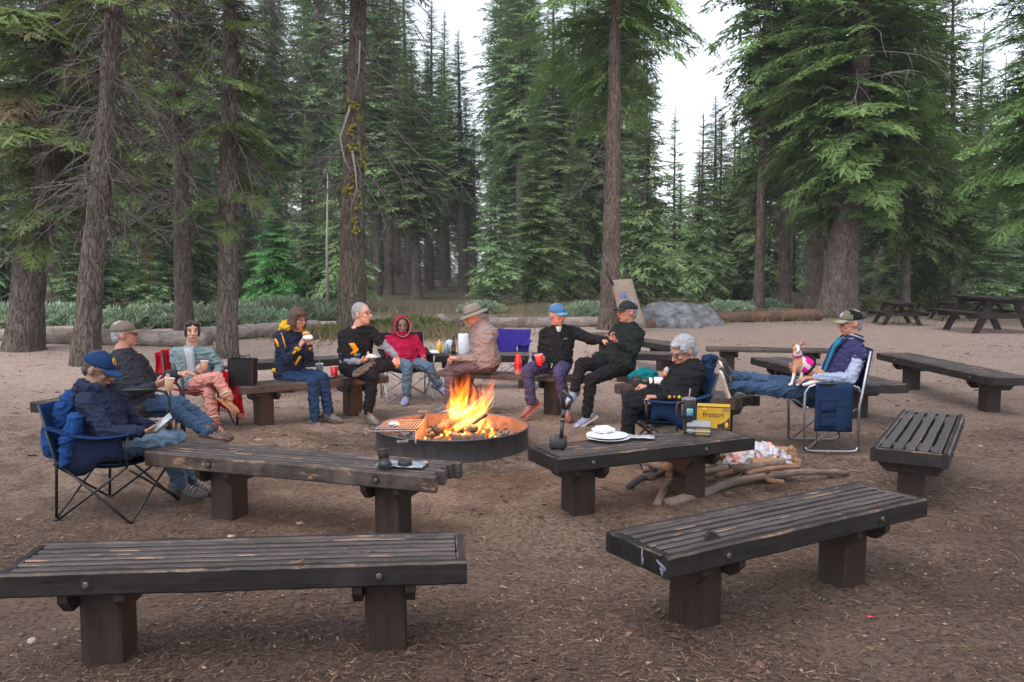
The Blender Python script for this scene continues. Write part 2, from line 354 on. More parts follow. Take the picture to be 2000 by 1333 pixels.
def build_litter():
    """needles, bark flakes, cones' scales and chips that nobody could count"""
    rg = np.random.default_rng(5)
    def scatter(K, ymin, ymax, lmin, lmax, wmin, wmax, p=1.0):
        y = ymin + (ymax - ymin) * rg.random(K) ** p
        x = (rg.random(K) - 0.5) * 2 * (y * 0.66 + 0.4)
        L = rg.uniform(lmin, lmax, K); W = rg.uniform(wmin, wmax, K); a = rg.random(K) * math.pi * 2
        # clumping: keep the pieces where a noise is high, more of them on the right hand side
        keep = np.array([noise.noise(Vector((xx * 0.9, yy * 0.9, 4))) + 0.6 * noise.noise(Vector((xx * 3.1, yy * 3.1, 4))) +
                         (0.35 if (xx > 0.9 and yy < 6.5) or yy < 3.9 else 0) > rg.uniform(-0.5, 0.5) for xx, yy in zip(x, y)])
        x, y, L, W, a = x[keep], y[keep], L[keep], W[keep], a[keep]; k = len(x)
        d = np.stack([np.cos(a), np.sin(a), rg.uniform(-0.12, 0.22, k)], 1); s_ = np.stack([-np.sin(a), np.cos(a), rg.uniform(-0.6, 0.6, k)], 1)
        z = np.array([0.035 * noise.noise(Vector((xx * 0.45, yy * 0.45, 0))) + 0.014 * noise.noise(Vector((xx * 1.9, yy * 1.9, 3))) + 0.010 * noise.noise(Vector((xx * 6, yy * 6, 7))) +
                      sum(am * math.exp(-((xx - px) ** 2 + (yy - py) ** 2) / 0.085) for (px, py, am) in POSTS if abs(xx - px) < 0.8 and abs(yy - py) < 0.8) for xx, yy in zip(x, y)])
        c = np.stack([x, y, z + 0.006], 1); bend = rg.uniform(-0.15, 0.15, k)[:, None] * L[:, None] * s_
        q = np.stack([c - d * L[:, None] / 2 - s_ * W[:, None] / 2, c - s_ * W[:, None] / 2 + d * L[:, None] / 2 + bend,
                      c + s_ * W[:, None] / 2 + d * L[:, None] / 2 + bend, c - d * L[:, None] / 2 + s_ * W[:, None] / 2], 1)
        return q
    def mt(name, stops):
        m, n, l, b = nodes(name); ge = n.new('ShaderNodeNewGeometry')
        l.new(ramp(n, l, ge.outputs['Random Per Island'], stops), b.inputs['Base Color']); setp(b, Roughness=0.85); return m
    nd = mt('dry_needle_colours', [(0, (0.035, 0.02, 0.013)), (0.5, (0.085, 0.048, 0.03)), (0.9, (0.15, 0.095, 0.06)), (1, (0.28, 0.2, 0.13))])
    fl = mt('bark_flake_colours', [(0, (0.04, 0.024, 0.018)), (0.7, (0.10, 0.052, 0.034)), (0.95, (0.18, 0.10, 0.06)), (1, (0.36, 0.26, 0.18))])
    Q = np.concatenate([scatter(80000, 2.0, 8.5, 0.02, 0.065, 0.0015, 0.0035, 1.5), scatter(9000, 6, 20, 0.05, 0.16, 0.004, 0.009, 1.2)])
    o = quads('pine_needle_litter', Q, nd); tag(o, 'dry brown needles strewn over the dirt between the benches', 'needle litter', kind='stuff')
    Q = np.concatenate([scatter(30000, 2.0, 9, 0.006, 0.024, 0.004, 0.012, 1.4), scatter(420, 2.3, 9, 0.03, 0.06, 0.012, 0.03, 1.3), scatter(1500, 7, 20, 0.03, 0.09, 0.02, 0.05, 1.1)])
    o = quads('bark_flake_litter', Q, fl); tag(o, 'small reddish bark flakes and wood chips strewn over the dirt', 'bark litter', kind='stuff')
    # small stones
    mb = MB(); rs = random.Random(3)
    for k in range(420):
        y = 2.4 + 8 * rs.random() ** 1.5; x = (rs.random() - 0.5) * 2 * y * 0.64; r = rs.uniform(0.004, 0.012)
        mb.ell((x, y, 0.01), (r * rs.uniform(0.8, 1.5), r, r * 0.6), n=6)
    o = mb.build('pebble_scatter', simple('pebble', (0.15, 0.12, 0.10), 0.8, 0.4, 30)); tag(o, 'tiny grey pebbles scattered in the dirt', 'pebbles', kind='stuff')

# ---------------------------------------------------------------- benches
def chamfer_board(mb, x0, x1, y0, y1, z0, z1, ch=0.006, n=10, jit=0.0015, rs=random, M=None, worn=1, along='x', base=0):
    prof = [(y0 + ch, z0), (y1 - ch, z0), (y1, z0 + ch), (y1, z1 - ch), (y1 - ch, z1), (y0 + ch, z1), (y0, z1 - ch), (y0, z0 + ch)]
    ring = []
    for i in range(n + 1):
        x = x0 + (x1 - x0) * i / n; dz = rs.uniform(-jit, jit); r_ = []
        for k, (y, z) in enumerate(prof):
            e = jit * (3.0 if k in (3, 4, 5, 6) and rs.random() < 0.25 else 0.6)
            yy = y - (e * rs.random() if k in (3, 4) else -e * rs.random()); zz = z + dz - (e * rs.random() if k in (3, 4, 5, 6) else 0)
            r_.append((x, yy, zz) if along == 'x' else (yy, x, zz))
        ring.append(r_)
    nseg = n * 8; fs_m = []
    for i in range(n):
        for j in range(8): fs_m.append(worn if j in (3, 5) else base)
    before = len(mb.m); mb.loft(ring, 0, M)
    for q in range(nseg): mb.m[before + q] = fs_m[q]
def bench(A, B, side=1, W=0.44, ztop=0.46, label='', ends=(1, 1), fr=(0.22, 0.8), seed=1, mats=None, solid=False, nsl=6, th=0.10, mound=0.018, post=0.172, broken=0):
    """A, B: photo pixels of the ends of one long top edge; the seat extends to the `side` of A->B"""
    rs = random.Random(seed)
    a = P(A[0], A[1], ztop); b = P(B[0], B[1], ztop); d = (b - a); L = d.length; d.normalize(); nrm = Vector((-d.y, d.x, 0)) * side
    yaw = math.atan2(d.y, d.x); c = a + d * L / 2 + nrm * W / 2; c.z = 0
    mt = (mats or [M_BENCH, M_BENCHW]) + [M_SLAT]
    t = thing('park_bench', c, yaw, label, 'bench', 'low benches around the fire ring')
    mb = MB(); hl = L / 2; hw = W / 2; e = 0.042
    if solid:
        pw = W / solid
        for k in range(solid):
            chamfer_board(mb, -hl + rs.uniform(0, .02), hl - rs.uniform(0, .02), -hw + k * pw + 0.004, -hw + (k + 1) * pw - 0.004, ztop - th, ztop, 0.008, 14, 0.003, rs)
    else:
        for s_ in (-1, 1): chamfer_board(mb, -hl, hl, s_ * hw - (e if s_ > 0 else 0), s_ * hw + (0 if s_ > 0 else e), ztop - th, ztop, 0.009, 30, 0.0014, rs)
        inn = 2 * (hw - e); pit = inn / nsl; x0 = -hl + (e if ends[0] else rs.uniform(0, .02)); x1 = hl - (e if ends[1] else rs.uniform(0, .02))
        for k in range(nsl):
            y0 = -hw + e + k * pit + 0.011; y1 = y0 + pit - 0.022; br = rs.uniform(0, 0.06) if broken and not ends[1] else 0.004
            chamfer_board(mb, x0 + 0.003, x1 - br, y0, y1, ztop - th + 0.004, ztop - rs.uniform(0.001, 0.004), 0.004, 18, 0.0012, rs, base=2)
            # packing blocks where the slats are bolted together, and a few broken-in patches
            for f in fr:
                for q in range(2):
                    bx = -hl + L * f + rs.uniform(-0.10, 0.10); bl = rs.uniform(0.08, 0.2)
                    mb.box((bx, y1 + 0.004 + 0.004 * q, ztop - 0.03 - 0.004 - 0.002 * q), (bl, 0.020, 0.046), mi=2)
            if k == nsl - 1: pass
        for i, s_ in ((0, -1), (1, 1)):
            if ends[i]: chamfer_board(mb, -hw + e + 0.001, hw - e - 0.001, min(s_ * hl, s_ * (hl - e)), max(s_ * hl, s_ * (hl - e)), ztop - th, ztop - 0.002, 0.006, 8, 0.002, rs, along='y')
    mb.build('seat', mt, t, smooth=False, fix=True)
    for f in fr:
        x = -hl + L * f
        bm = MB(); hwb = hw - 0.03; zt = ztop - th - 0.001; cb = 0.055
        pr = [(-hwb, zt), (-hwb, zt - 0.035), (-hwb + cb, zt - 0.09), (hwb - cb, zt - 0.09), (hwb, zt - 0.035), (hwb, zt)]
        for s_ in (-1, 1):
            xx = x + s_ * (post / 2 + 0.024)
            bm.loft([[(xx - 0.02, p[0], p[1]) for p in pr], [(xx + 0.02, p[0], p[1]) for p in pr]])
        bm.build('crossbeam', M_POST, t, smooth=False, fix=True)
        pm = MB(); pm.box((x, 0, (zt - 0.001 - 0.25) / 2), (post, post, zt - 0.001 + 0.25), ch=0.008); pm.build('post', M_POST, t, smooth=False)
        w3 = t.matrix_basis @ Vector((x, 0, 0)); POSTS.append((w3.x, w3.y, mound))
        if not solid:
            for s_ in (-1, 1):
                bo = MB(); Mx = Matrix.Translation((x + rs.uniform(-.02, .02), s_ * (hw + 0.0015), ztop - th / 2)) @ Matrix.Rotation(-s_ * math.pi / 2, 4, 'X')
                bo.lathe([(0.027, -0.002), (0.027, 0.001), (0.024, 0.0015)], 18, Mx, 1)  # black disc on the board face, painted shade of a bolt hole
                bo.lathe([(0.013, 0.002), (0.013, 0.008), (0.010, 0.011)], 12, Mx, 0); bo.build('bolt', [M_BOLT, M_BLACK], t, smooth=False)
    t['bench_len'] = round(L, 2); del t['bench_len']
    BENCHES.append((t, L, yaw)); print('bench %-60s L=%.2f Y=%.2f' % (label[:60], L, c.y))
    return t
BENCHES = []
BR = [M_BENCHB, M_BENCHB]
b1 = bench((-15, 1124), (912, 1097), 1, 0.42, label='dark slatted bench in the left foreground, cut by the bottom left of the frame', seed=1, fr=(0.19, 0.815))
b2 = bench((282, 882), (849, 932), 1, 0.42, mats=[M_BENCHW, M_BENCHW], label='slatted bench with a broken open right end, a camera lens standing on it', ends=(1, 0), seed=2, fr=(0.24, 0.82), broken=1)
b3 = bench((1090, 896), (1475, 853), 1, 0.43, label='slatted bench carrying the shovel, paper plates and yellow box', seed=3, fr=(0.17, 0.74))
b4 = bench((1305, 1090), (1812, 974), 1, 0.43, label='dark slatted bench in the right foreground with white paint marks on its end', seed=4, fr=(0.2, 0.78))
b5 = bench((1700, 873), (1762, 799), -1, 0.48, label='slatted bench seen end on at the right, running away from the camera', seed=5, fr=(0.16, 0.82), nsl=5)
b6 = bench((1712, 689), (1934, 737), 1, 0.48, label='dark slatted bench behind the man in the varsity jacket, cut by the right edge', seed=6, fr=(0.2, 0.86), nsl=5)
b7 = bench((1466, 698), (1690, 752), 1, 0.50, label='dark slatted bench directly behind the small dog', seed=7, fr=(0.2, 0.8), nsl=5)
b8 = bench((1381, 681), (1632, 685), 1, 0.40, ztop=0.47, label='worn brown plank bench behind the dog, the farthest one on the right', mats=BR, seed=8, solid=2, th=0.05, fr=(0.18, 0.82))
b9 = bench((1180, 688), (1345, 694), 1, 0.42, label='grey bench behind the man in the black sweater', seed=9, fr=(0.2, 0.87), nsl=5)
b17 = bench((1140, 650), (1315, 676), 1, 0.42, label='bench furthest back behind the man in the black sweater', seed=10, fr=(0.15, 0.8), nsl=5)
mk = MB(); _L = BENCHES[3][1]
for (y_, z_, dy_, dz_) in ((-.05, .375, .0, .075), (-.06, .385, .004, .03), (-.20, .412, .055, .018), (-.205, .405, .05, .016), (-.19, .385, .022, .016), (-.185, .372, .010, .018), (-.20, .398, .03, .006)):
    mk.tube([(-_L / 2 - .003, y_, z_), (-_L / 2 - .004, y_ + dy_ / 2, z_ + dz_ / 2), (-_L / 2 - .003, y_ + dy_, z_ + dz_)], .0035, 5)
tag(mk.build('paint_marks', simple('chalky_paint', (.13, .14, .18), .8), b4), kind='stuff')
b10 = bench((1200, 750), (1435, 782), 1, 0.42, label='bench with the teal bag and the camera lying on it', mats=BR, ends=(1, 0), seed=11, broken=1)
b15 = bench((845, 727), (1165, 741), 1, 0.36, label='brown plank bench under the men in the bucket hat and the blue cap', mats=BR, seed=12, solid=2, th=0.055, fr=(0.14, 0.72), ztop=0.45)
b14 = bench((826, 694), (1075, 694), 1, 0.44, label='black bench used as a table for mustard, bottles and paper towels', seed=13, nsl=5, ztop=0.5)
b12 = bench((473, 757), (762, 734), 1, 0.42, label='brown plank bench with the black shopping bag and red cup on it', mats=BR, seed=14, solid=2, th=0.08, fr=(0.17, 0.78))
b13 = bench((503, 709), (720, 697), 1, 0.44, label='dark bench behind the woman in the navy and gold hoodie', seed=15, fr=(0.28, 0.85), nsl=5)
b16 = bench((58, 785), (235, 800), 1, 0.42, label='dark bench at the far left behind the man in the blue camp chair', seed=16, fr=(0.35, 0.8), nsl=5)
# ---------------------------------------------------------------- trees
M_BARK = bark('furrowed_fir_bark', (0.026, 0.018, 0.014), (0.088, 0.067, 0.055), (0.175, 0.142, 0.12), lichen=0.35)
M_BARKM = bark('mossy_fir_bark', (0.024, 0.017, 0.013), (0.085, 0.063, 0.05), (0.18, 0.14, 0.11), moss=(0.12, 0.12, 0.015), mossamt=0.02, lichen=0.3)
M_BARKR = bark('red_fir_bark', (0.036, 0.023, 0.018), (0.105, 0.077, 0.063), (0.205, 0.158, 0.132), lichen=0.2)
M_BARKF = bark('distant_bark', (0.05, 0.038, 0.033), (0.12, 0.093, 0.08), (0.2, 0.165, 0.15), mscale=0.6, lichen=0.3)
M_BARKY = bark('lichen_covered_bark', (0.05, 0.035, 0.02), (0.12, 0.09, 0.05), (0.2, 0.15, 0.1), moss=(0.34, 0.27, 0.03), mossamt=0.17)
M_TWIG = simple('grey_dead_twig', (0.045, 0.036, 0.030), 0.9, 0.4, 20, 0, c2=(0.12, 0.10, 0.09))
M_TWIGP = simple('pale_dead_wood', (0.18, 0.16, 0.145), 0.9, 0.3, 20, 0, c2=(0.30, 0.275, 0.25))
M_TWIGB = simple('live_branch_wood', (0.06, 0.045, 0.036), 0.9, 0.3, 20, 0)
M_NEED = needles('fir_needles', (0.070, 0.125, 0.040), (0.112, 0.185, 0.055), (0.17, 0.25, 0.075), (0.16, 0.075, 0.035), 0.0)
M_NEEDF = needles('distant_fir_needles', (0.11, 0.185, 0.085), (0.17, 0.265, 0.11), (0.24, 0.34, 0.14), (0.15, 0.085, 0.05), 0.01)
M_NEEDY = needles('young_fir_needles', (0.05, 0.15, 0.05), (0.08, 0.23, 0.065), (0.13, 0.31, 0.085))
M_NEEDB = needles('sparse_lower_needles', (0.075, 0.12, 0.04), (0.125, 0.19, 0.058), (0.18, 0.25, 0.075), (0.14, 0.09, 0.05), 0.12)

def spray(seed, n, sub, wide=0.42, wf=0.30, fine=0):
    """flat needle spray along +X in unit branch length -> (K,4,3) kites"""
    rg = random.Random(seed); out = []
    def kite(p, d, L, w, tilt):
        s_ = Vector((-d.y, d.x, 0)).normalized(); up = Vector((0, 0, 1)); s_ = s_ * math.cos(tilt) + up * math.sin(tilt)
        m_ = p + d * L * 0.42; out.append([tuple(p), tuple(m_ - s_ * w), tuple(p + d * L), tuple(m_ + s_ * w)])
    for i in range(n):
        s0 = 0.14 + 0.86 * (i + rg.uniform(-.3, .3)) / n
        for sd_ in (-1, 1):
            if rg.random() < 0.10: continue
            tl = (wide * (1 - s0) ** 0.75 + 0.07) * rg.uniform(0.55, 1.2); an = R(rg.uniform(40, 68)) * sd_
            d = Vector((math.cos(an), math.sin(an), rg.uniform(-0.30, 0.12))).normalized(); p = Vector((s0, 0, rg.uniform(-.015, .015)))
            if sub:
                for k in range(sub):
                    q = p + d * tl * (0.12 + 0.88 * k / sub); a2 = R(rg.uniform(25, 60)) * (1 if k % 2 else -1)
                    d2 = Vector((d.x * math.cos(a2) - d.y * math.sin(a2), d.x * math.sin(a2) + d.y * math.cos(a2), d.z + rg.uniform(-.3, .15))).normalized()
                    l2 = tl * rg.uniform(0.22, 0.42) * (1.15 - 0.6 * k / sub)
                    if fine:
                        kite(q, d2, l2, l2 * 0.07, rg.uniform(-.7, .7))
                        for j in range(fine):
                            q3 = q + d2 * l2 * (0.15 + 0.75 * j / fine); a3 = R(rg.uniform(30, 60)) * (1 if j % 2 else -1)
                            d3 = Vector((d2.x * math.cos(a3) - d2.y * math.sin(a3), d2.x * math.sin(a3) + d2.y * math.cos(a3), d2.z + rg.uniform(-.35, .2))).normalized(); kite(q3, d3, l2 * rg.uniform(.3, .5), l2 * 0.075, rg.uniform(-.8, .8))
                    else: kite(q, d2, l2, tl * 0.045 + 0.006, rg.uniform(-.7, .7))
                kite(p, d, tl, tl * 0.04 + 0.004, rg.uniform(-.5, .5))
            else: kite(p, d, tl, tl * wf * rg.uniform(0.35, 0.7), rg.uniform(-.8, .8))
    kite(Vector((0.8, 0, 0)), Vector((1, 0, -0.1)), 0.25, 0.03, 0.3)
    return np.array(out)
SPN = [spray(i, 15, 5) for i in range(5)]
SPX = [spray(60 + i, 17, 7, fine=4) for i in range(5)]
SPM = [spray(20 + i, 13, 3) for i in range(5)]
SPF = [spray(40 + i, 13, 3, wide=.40) for i in range(5)]

def place_branch(T, L, az, el, droop, org, roll=0.0, width=1.0):
    Q = T.copy() * L; Q[..., 1] *= width; x = Q[..., 0]; Q[..., 2] -= droop * x * x / max(L, 0.1)
    if roll:
        c, s_ = math.cos(roll), math.sin(roll); y, z = Q[..., 1].copy(), Q[..., 2].copy(); Q[..., 1] = y * c - z * s_; Q[..., 2] = y * s_ + z * c
    c, s_ = math.cos(el), math.sin(el); x, z = Q[..., 0].copy(), Q[..., 2].copy(); Q[..., 0] = x * c - z * s_; Q[..., 2] = x * s_ + z * c
    c, s_ = math.cos(az), math.sin(az); x, y = Q[..., 0].copy(), Q[..., 1].copy(); Q[..., 0] = x * c - y * s_; Q[..., 1] = x * s_ + y * c
    return Q + np.array(org)
def bpath(L, az, el, droop, org, n=5):
    pts = []
    for i in range(n + 1):
        x = L * i / n; z = -droop * x * x / max(L, 0.1); X = x * math.cos(el) - z * math.sin(el); Z = x * math.sin(el) + z * math.cos(el)
        pts.append(Vector((org[0] + X * math.cos(az), org[1] + X * math.sin(az), org[2] + Z)))
    return pts
def trunk_mesh(H, Rb, Rt=0.02, flare=0.5, lean=(0, 0), seg=20, dz=0.4, rough=0.0, seed=0, curve=None):
    """tapered trunk with root flare; rough > 0 cuts real furrows into near bark"""
    mb = MB(); rings = []; k = max(6, int(H / dz)); rs = random.Random(seed)
    for i in range(k + 1):
        z = -0.3 + (H + 0.3) * i / k; t = min(1.0, max(0, z) / H)
        r = Rt + (Rb - Rt) * (1 - t) ** 0.85; fl = 1 + flare * math.exp(-max(0, z) / (Rb * 1.8))
        cx, cy = curve(z) if curve else (lean[0] * z, lean[1] * z); ring = []
        for j in range(seg):
            a = 2 * math.pi * j / seg
            rr = r * (1 + (fl - 1) * (0.75 + 0.5 * noise.noise(Vector((math.cos(a) * 2 + seed, math.sin(a) * 2, 0)))))
            if rough:
                q = Vector((math.cos(a) * r * 9, math.sin(a) * r * 9, z * 1.8 + seed))
                rr += rough * (abs(noise.noise(q)) * 2 - 0.5 + 0.6 * noise.noise(q * 2.7)) + rough * 0.8 * noise.noise(Vector((math.cos(a) * 2, math.sin(a) * 2, z * 0.8 + seed)))
            ring.append((cx + rr * math.cos(a), cy + rr * math.sin(a), z))
        rings.append(ring)
    mb.loft(rings); return mb
def conifer(seed, H, Rb, z0, Lmax, T, name='fir_tree', dead=True, barkm=None, need=None, density=1.0, dead0=0.12, sparse=0.0, droop=0.25, top=0.35, dz=0.42, seg=12, curve=None, rough=0, tdz=0.5, side=None, dense_dead=1.0, flare=0.5, deadlen=0.6, wood=True, power=0.8, dmat=None, deadtop=0.25, front=0.0):
    rs = random.Random(seed); t = thing(name)
    cf = curve or (lambda z: (0, 0))
    trunk_mesh(H, Rb, 0.02, flare, seg=seg, dz=tdz, rough=rough, seed=seed, curve=curve).build('trunk', barkm or M_BARKF, t)
    Qs = []; wv = []; wf = []
    def woodtube(pts, r0, r1):
        k = len(pts)
        for i, p in enumerate(pts):
            r = r0 + (r1 - r0) * i / (k - 1)
            for j in range(3):
                a = 2.094 * j; wv.append((p.x + r * math.cos(a), p.y + r * math.sin(a) * 0.7, p.z + r * math.sin(a)))
        o = len(wv) - 3 * k
        for i in range(k - 1):
            for j in range(3): wf.append((o + i * 3 + j, o + i * 3 + (j + 1) % 3, o + (i + 1) * 3 + (j + 1) % 3, o + (i + 1) * 3 + j))
    z = z0
    while z < H - 0.15:
        u = min(1.0, (z - z0) / (H - z0)); env = (1 - u) ** power * min(1, 0.55 + u * 2.6) + 0.04
        nb = max(2, int(round(rs.uniform(3.4, 5.6) * density)))
        a0 = rs.random() * 6.28
        for k in range(nb):
            if rs.random() < sparse: continue
            az = a0 + 6.283 * k / nb + rs.uniform(-.35, .35)
            if front and math.sin(az) < -0.25 and rs.random() < front * (1 - .5 * u): continue
            if side is not None and rs.random() < 0.75 and math.cos(az - side) < 0.1: continue
            L = max(0.25, Lmax * env * rs.uniform(0.62, 1.12)); el = R(-14 + 48 * u ** 1.4 + rs.uniform(-9, 9)); dr = droop * rs.uniform(0.6, 1.4) * (1 - 0.5 * u)
            zz = z + rs.uniform(-.18, .18); cx, cy = cf(zz); org = (cx, cy, zz)
            Qs.append(place_branch(rs.choice(T), L, az, el, dr, org, rs.uniform(-.3, .3), rs.uniform(0.8, 1.25)))
            if wood: woodtube(bpath(L * 0.92, az, el, dr, org), 0.012 + 0.014 * L * 0.6, 0.004)
        z += dz * (0.72 + 0.5 * rs.random()) * (1 - 0.4 * u)
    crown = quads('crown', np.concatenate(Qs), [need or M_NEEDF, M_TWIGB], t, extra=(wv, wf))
    if dead:
        wv, wf = [], []; Qs = []
        z = H * dead0
        ztop = z0 + (H - z0) * deadtop
        while z < ztop:
            for k in range(max(1, int(rs.uniform(1, 4.5) * dense_dead))):
                az = rs.random() * 6.28; L = Lmax * rs.uniform(0.25, 1.0) * deadlen; cx, cy = cf(z); org = (cx, cy, z + rs.uniform(-.15, .15)); dr = rs.uniform(0.1, 0.7); el = R(rs.uniform(-25, 12))
                pts = bpath(L, az, el, dr, org, 6)
                pts = [p + Vector((rs.uniform(-.04, .04), rs.uniform(-.04, .04), rs.uniform(-.04, .04))) * L * 0.5 for p in pts]; pts[0] = Vector(org)
                woodtube(pts, 0.008 + 0.007 * L, 0.003)
                for q in range(rs.randint(2, 7)):
                    i = rs.randint(1, 5); s0 = pts[i]; a2 = az + rs.choice((-1, 1)) * rs.uniform(0.5, 1.1); l2 = L * rs.uniform(0.15, 0.4)
                    woodtube(bpath(l2, a2, R(rs.uniform(-50, 10)), 0.4, s0, 3), 0.006 + 0.002 * L, 0.002)
            z += 0.22 + rs.random() * 0.25
        if wv:
            me = bpy.data.meshes.new('dead_branches'); me.from_pydata([tuple(v) for v in wv], [], wf); link('dead_branches', me, dmat or M_TWIG, t)
    return t

# --- the far forest: prototypes, then copies
proto = []
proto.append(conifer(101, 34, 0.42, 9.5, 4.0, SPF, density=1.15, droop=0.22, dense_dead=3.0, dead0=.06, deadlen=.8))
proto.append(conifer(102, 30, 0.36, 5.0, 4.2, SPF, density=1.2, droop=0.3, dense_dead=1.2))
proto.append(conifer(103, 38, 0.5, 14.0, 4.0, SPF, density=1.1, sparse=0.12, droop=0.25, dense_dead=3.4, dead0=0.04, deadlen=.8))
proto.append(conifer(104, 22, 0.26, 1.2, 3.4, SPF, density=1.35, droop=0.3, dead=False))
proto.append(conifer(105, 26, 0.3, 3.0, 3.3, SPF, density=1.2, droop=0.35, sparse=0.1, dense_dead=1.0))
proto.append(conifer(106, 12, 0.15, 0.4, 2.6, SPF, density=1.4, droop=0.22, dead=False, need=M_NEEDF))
HTS = [34, 30, 38, 22, 26, 12]
LAB = {0: 'tall bare trunked fir', 1: 'broad dark fir', 2: 'very tall grey trunked fir', 3: 'full low branched fir', 4: 'slim drooping fir', 5: 'short bushy fir'}
MARKS = [(-999, 'at the far left edge'), (20, 'behind the leftmost leaning trunk'), (110, 'between the two leaning trunks'), (200, 'right of the second leaning trunk'), (290, 'near the lichen covered trunk'), (350, 'behind the puffer jacket woman'),
         (420, 'behind the straight trunk'), (490, 'behind the young bright fir'), (590, 'near the white snag'), (670, 'behind the mossy trunk'), (730, 'above the red hood'), (800, 'above the mustard bottle'), (870, 'above the bucket hat'),
         (945, 'above the blue folding chair'), (1040, 'above the blue cap'), (1120, 'left of the trunk with the board'), (1200, 'right of the trunk with the board'), (1270, 'above the boulder'), (1360, 'right above the boulder'),
         (1430, 'left of the slender trunk'), (1500, 'behind the biggest fir, left side'), (1620, 'behind the biggest fir'), (1700, 'right of the biggest fir'), (1770, 'above the middle picnic table'), (1840, 'above the small picnic table'), (1900, 'above the largest picnic table'), (1980, 'at the right edge')]
seen_lab = {}
def forest_label(k, px, Y, tall):
    m_ = [q for a_, q in MARKS if a_ <= px][-1]
    row = 'front row' if Y < 45 else 'second row' if Y < 60 else 'third row' if Y < 84 else 'back row' if Y < 116 else 'last row'
    l_ = '%s %s, %s' % (LAB[k], m_, row); c_ = seen_lab.get(l_, 0); seen_lab[l_] = c_ + 1
    if c_: l_ += ', %s from left' % ('second', 'third', 'fourth', 'fifth')[min(c_ - 1, 3)]
    return l_
used_p = set(); fi = 0
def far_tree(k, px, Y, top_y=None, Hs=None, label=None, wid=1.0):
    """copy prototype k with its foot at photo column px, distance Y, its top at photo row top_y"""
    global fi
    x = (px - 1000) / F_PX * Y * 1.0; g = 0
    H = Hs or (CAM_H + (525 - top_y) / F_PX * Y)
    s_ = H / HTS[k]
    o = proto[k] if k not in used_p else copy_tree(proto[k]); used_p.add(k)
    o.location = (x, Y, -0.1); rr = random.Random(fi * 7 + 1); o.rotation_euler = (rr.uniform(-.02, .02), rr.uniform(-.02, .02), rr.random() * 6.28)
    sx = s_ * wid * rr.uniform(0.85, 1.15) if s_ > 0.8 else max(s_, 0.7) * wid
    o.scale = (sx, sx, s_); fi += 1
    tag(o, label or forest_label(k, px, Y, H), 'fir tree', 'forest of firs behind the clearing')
    return o
SKY = [(-200, -60), (700, -60), (780, -40), (825, 20), (850, 45), (870, 32), (905, 66), (932, 165), (950, 90), (985, -60), (1050, -60), (1085, 30), (1130, -60), (1240, -60), (1262, 230), (1290, 300), (1330, 345), (1375, 270), (1395, 190), (1425, 240), (1450, 120), (1480, -60), (1820, -60), (1850, 90), (1875, 130), (1897, 55), (1925, 150), (1950, 118), (1975, 60), (2000, -60), (2300, -60)]
def skyline(x):
    for (a, b), (c, d) in zip(SKY, SKY[1:]):
        if a <= x <= c: return b + (d - b) * (x - a) / (c - a)
    return -60
rf = random.Random(42)
# named silhouettes against the sky
for (k, px, Y, ty) in [(0, 840, 62, 12), (0, 868, 75, 34), (2, 905, 58, 66), (0, 985, 62, -90), (2, 1042, 60, -60), (2, 1010, 74, -40), (1, 1395, 62, 190), (3, 1325, 66, 335), (4, 1362, 58, 290), (3, 1430, 60, 215), (1, 1897, 66, 55),
                       (4, 1950, 70, 118), (1, 1995, 52, -60), (0, 2040, 60, -90), (2, 800, 60, -60), (0, 760, 52, -90), (0, 1110, 60, -60), (1, 1150, 52, -90), (4, 1262, 56, 205), (0, 1085, 48, -30)]:
    far_tree(k, px, Y, ty)
for row, (Y0, Y1, step) in enumerate([(46, 56, 92), (64, 80, 72), (88, 112, 56), (120, 150, 46)]):
    x = -160 + row * 20
    while x < 2200:
        Y = rf.uniform(Y0, Y1); s_ = skyline(x); lo = max(s_, max(skyline(x - 22), skyline(x + 22)))
        ok = True
        if lo > 0: ty = lo + rf.uniform(25, 90)
        else: ty = rf.uniform(-260, -60) if row < 2 else rf.uniform(-120, 30)
        if row == 0 and (1235 < x < 1450 or 905 < x < 965): ok = False
        k = rf.choice([0, 1, 2, 4, 0, 2]) if lo <= 0 else rf.choice([3, 4, 1])
        if row == 3: k = 3; ty = max(ty, 60 + rf.uniform(0, 120), lo + 20 if lo > 0 else -999)
        if 690 < x < 965 and row < 3: k = 0 if k in (1, 3, 4, 5) else k
        if ok: far_tree(k, x, Y, ty)
        x += step * rf.uniform(0.7, 1.35)
x = -120
while x < 2150:                                       # understory, fills the band behind the logs
    Y = rf.uniform(34, 60)
    if not 690 < x < 965: far_tree(rf.choice([5, 5, 3]), x, Y, None, Hs=rf.uniform(4, 11))
    x += rf.uniform(30, 62)

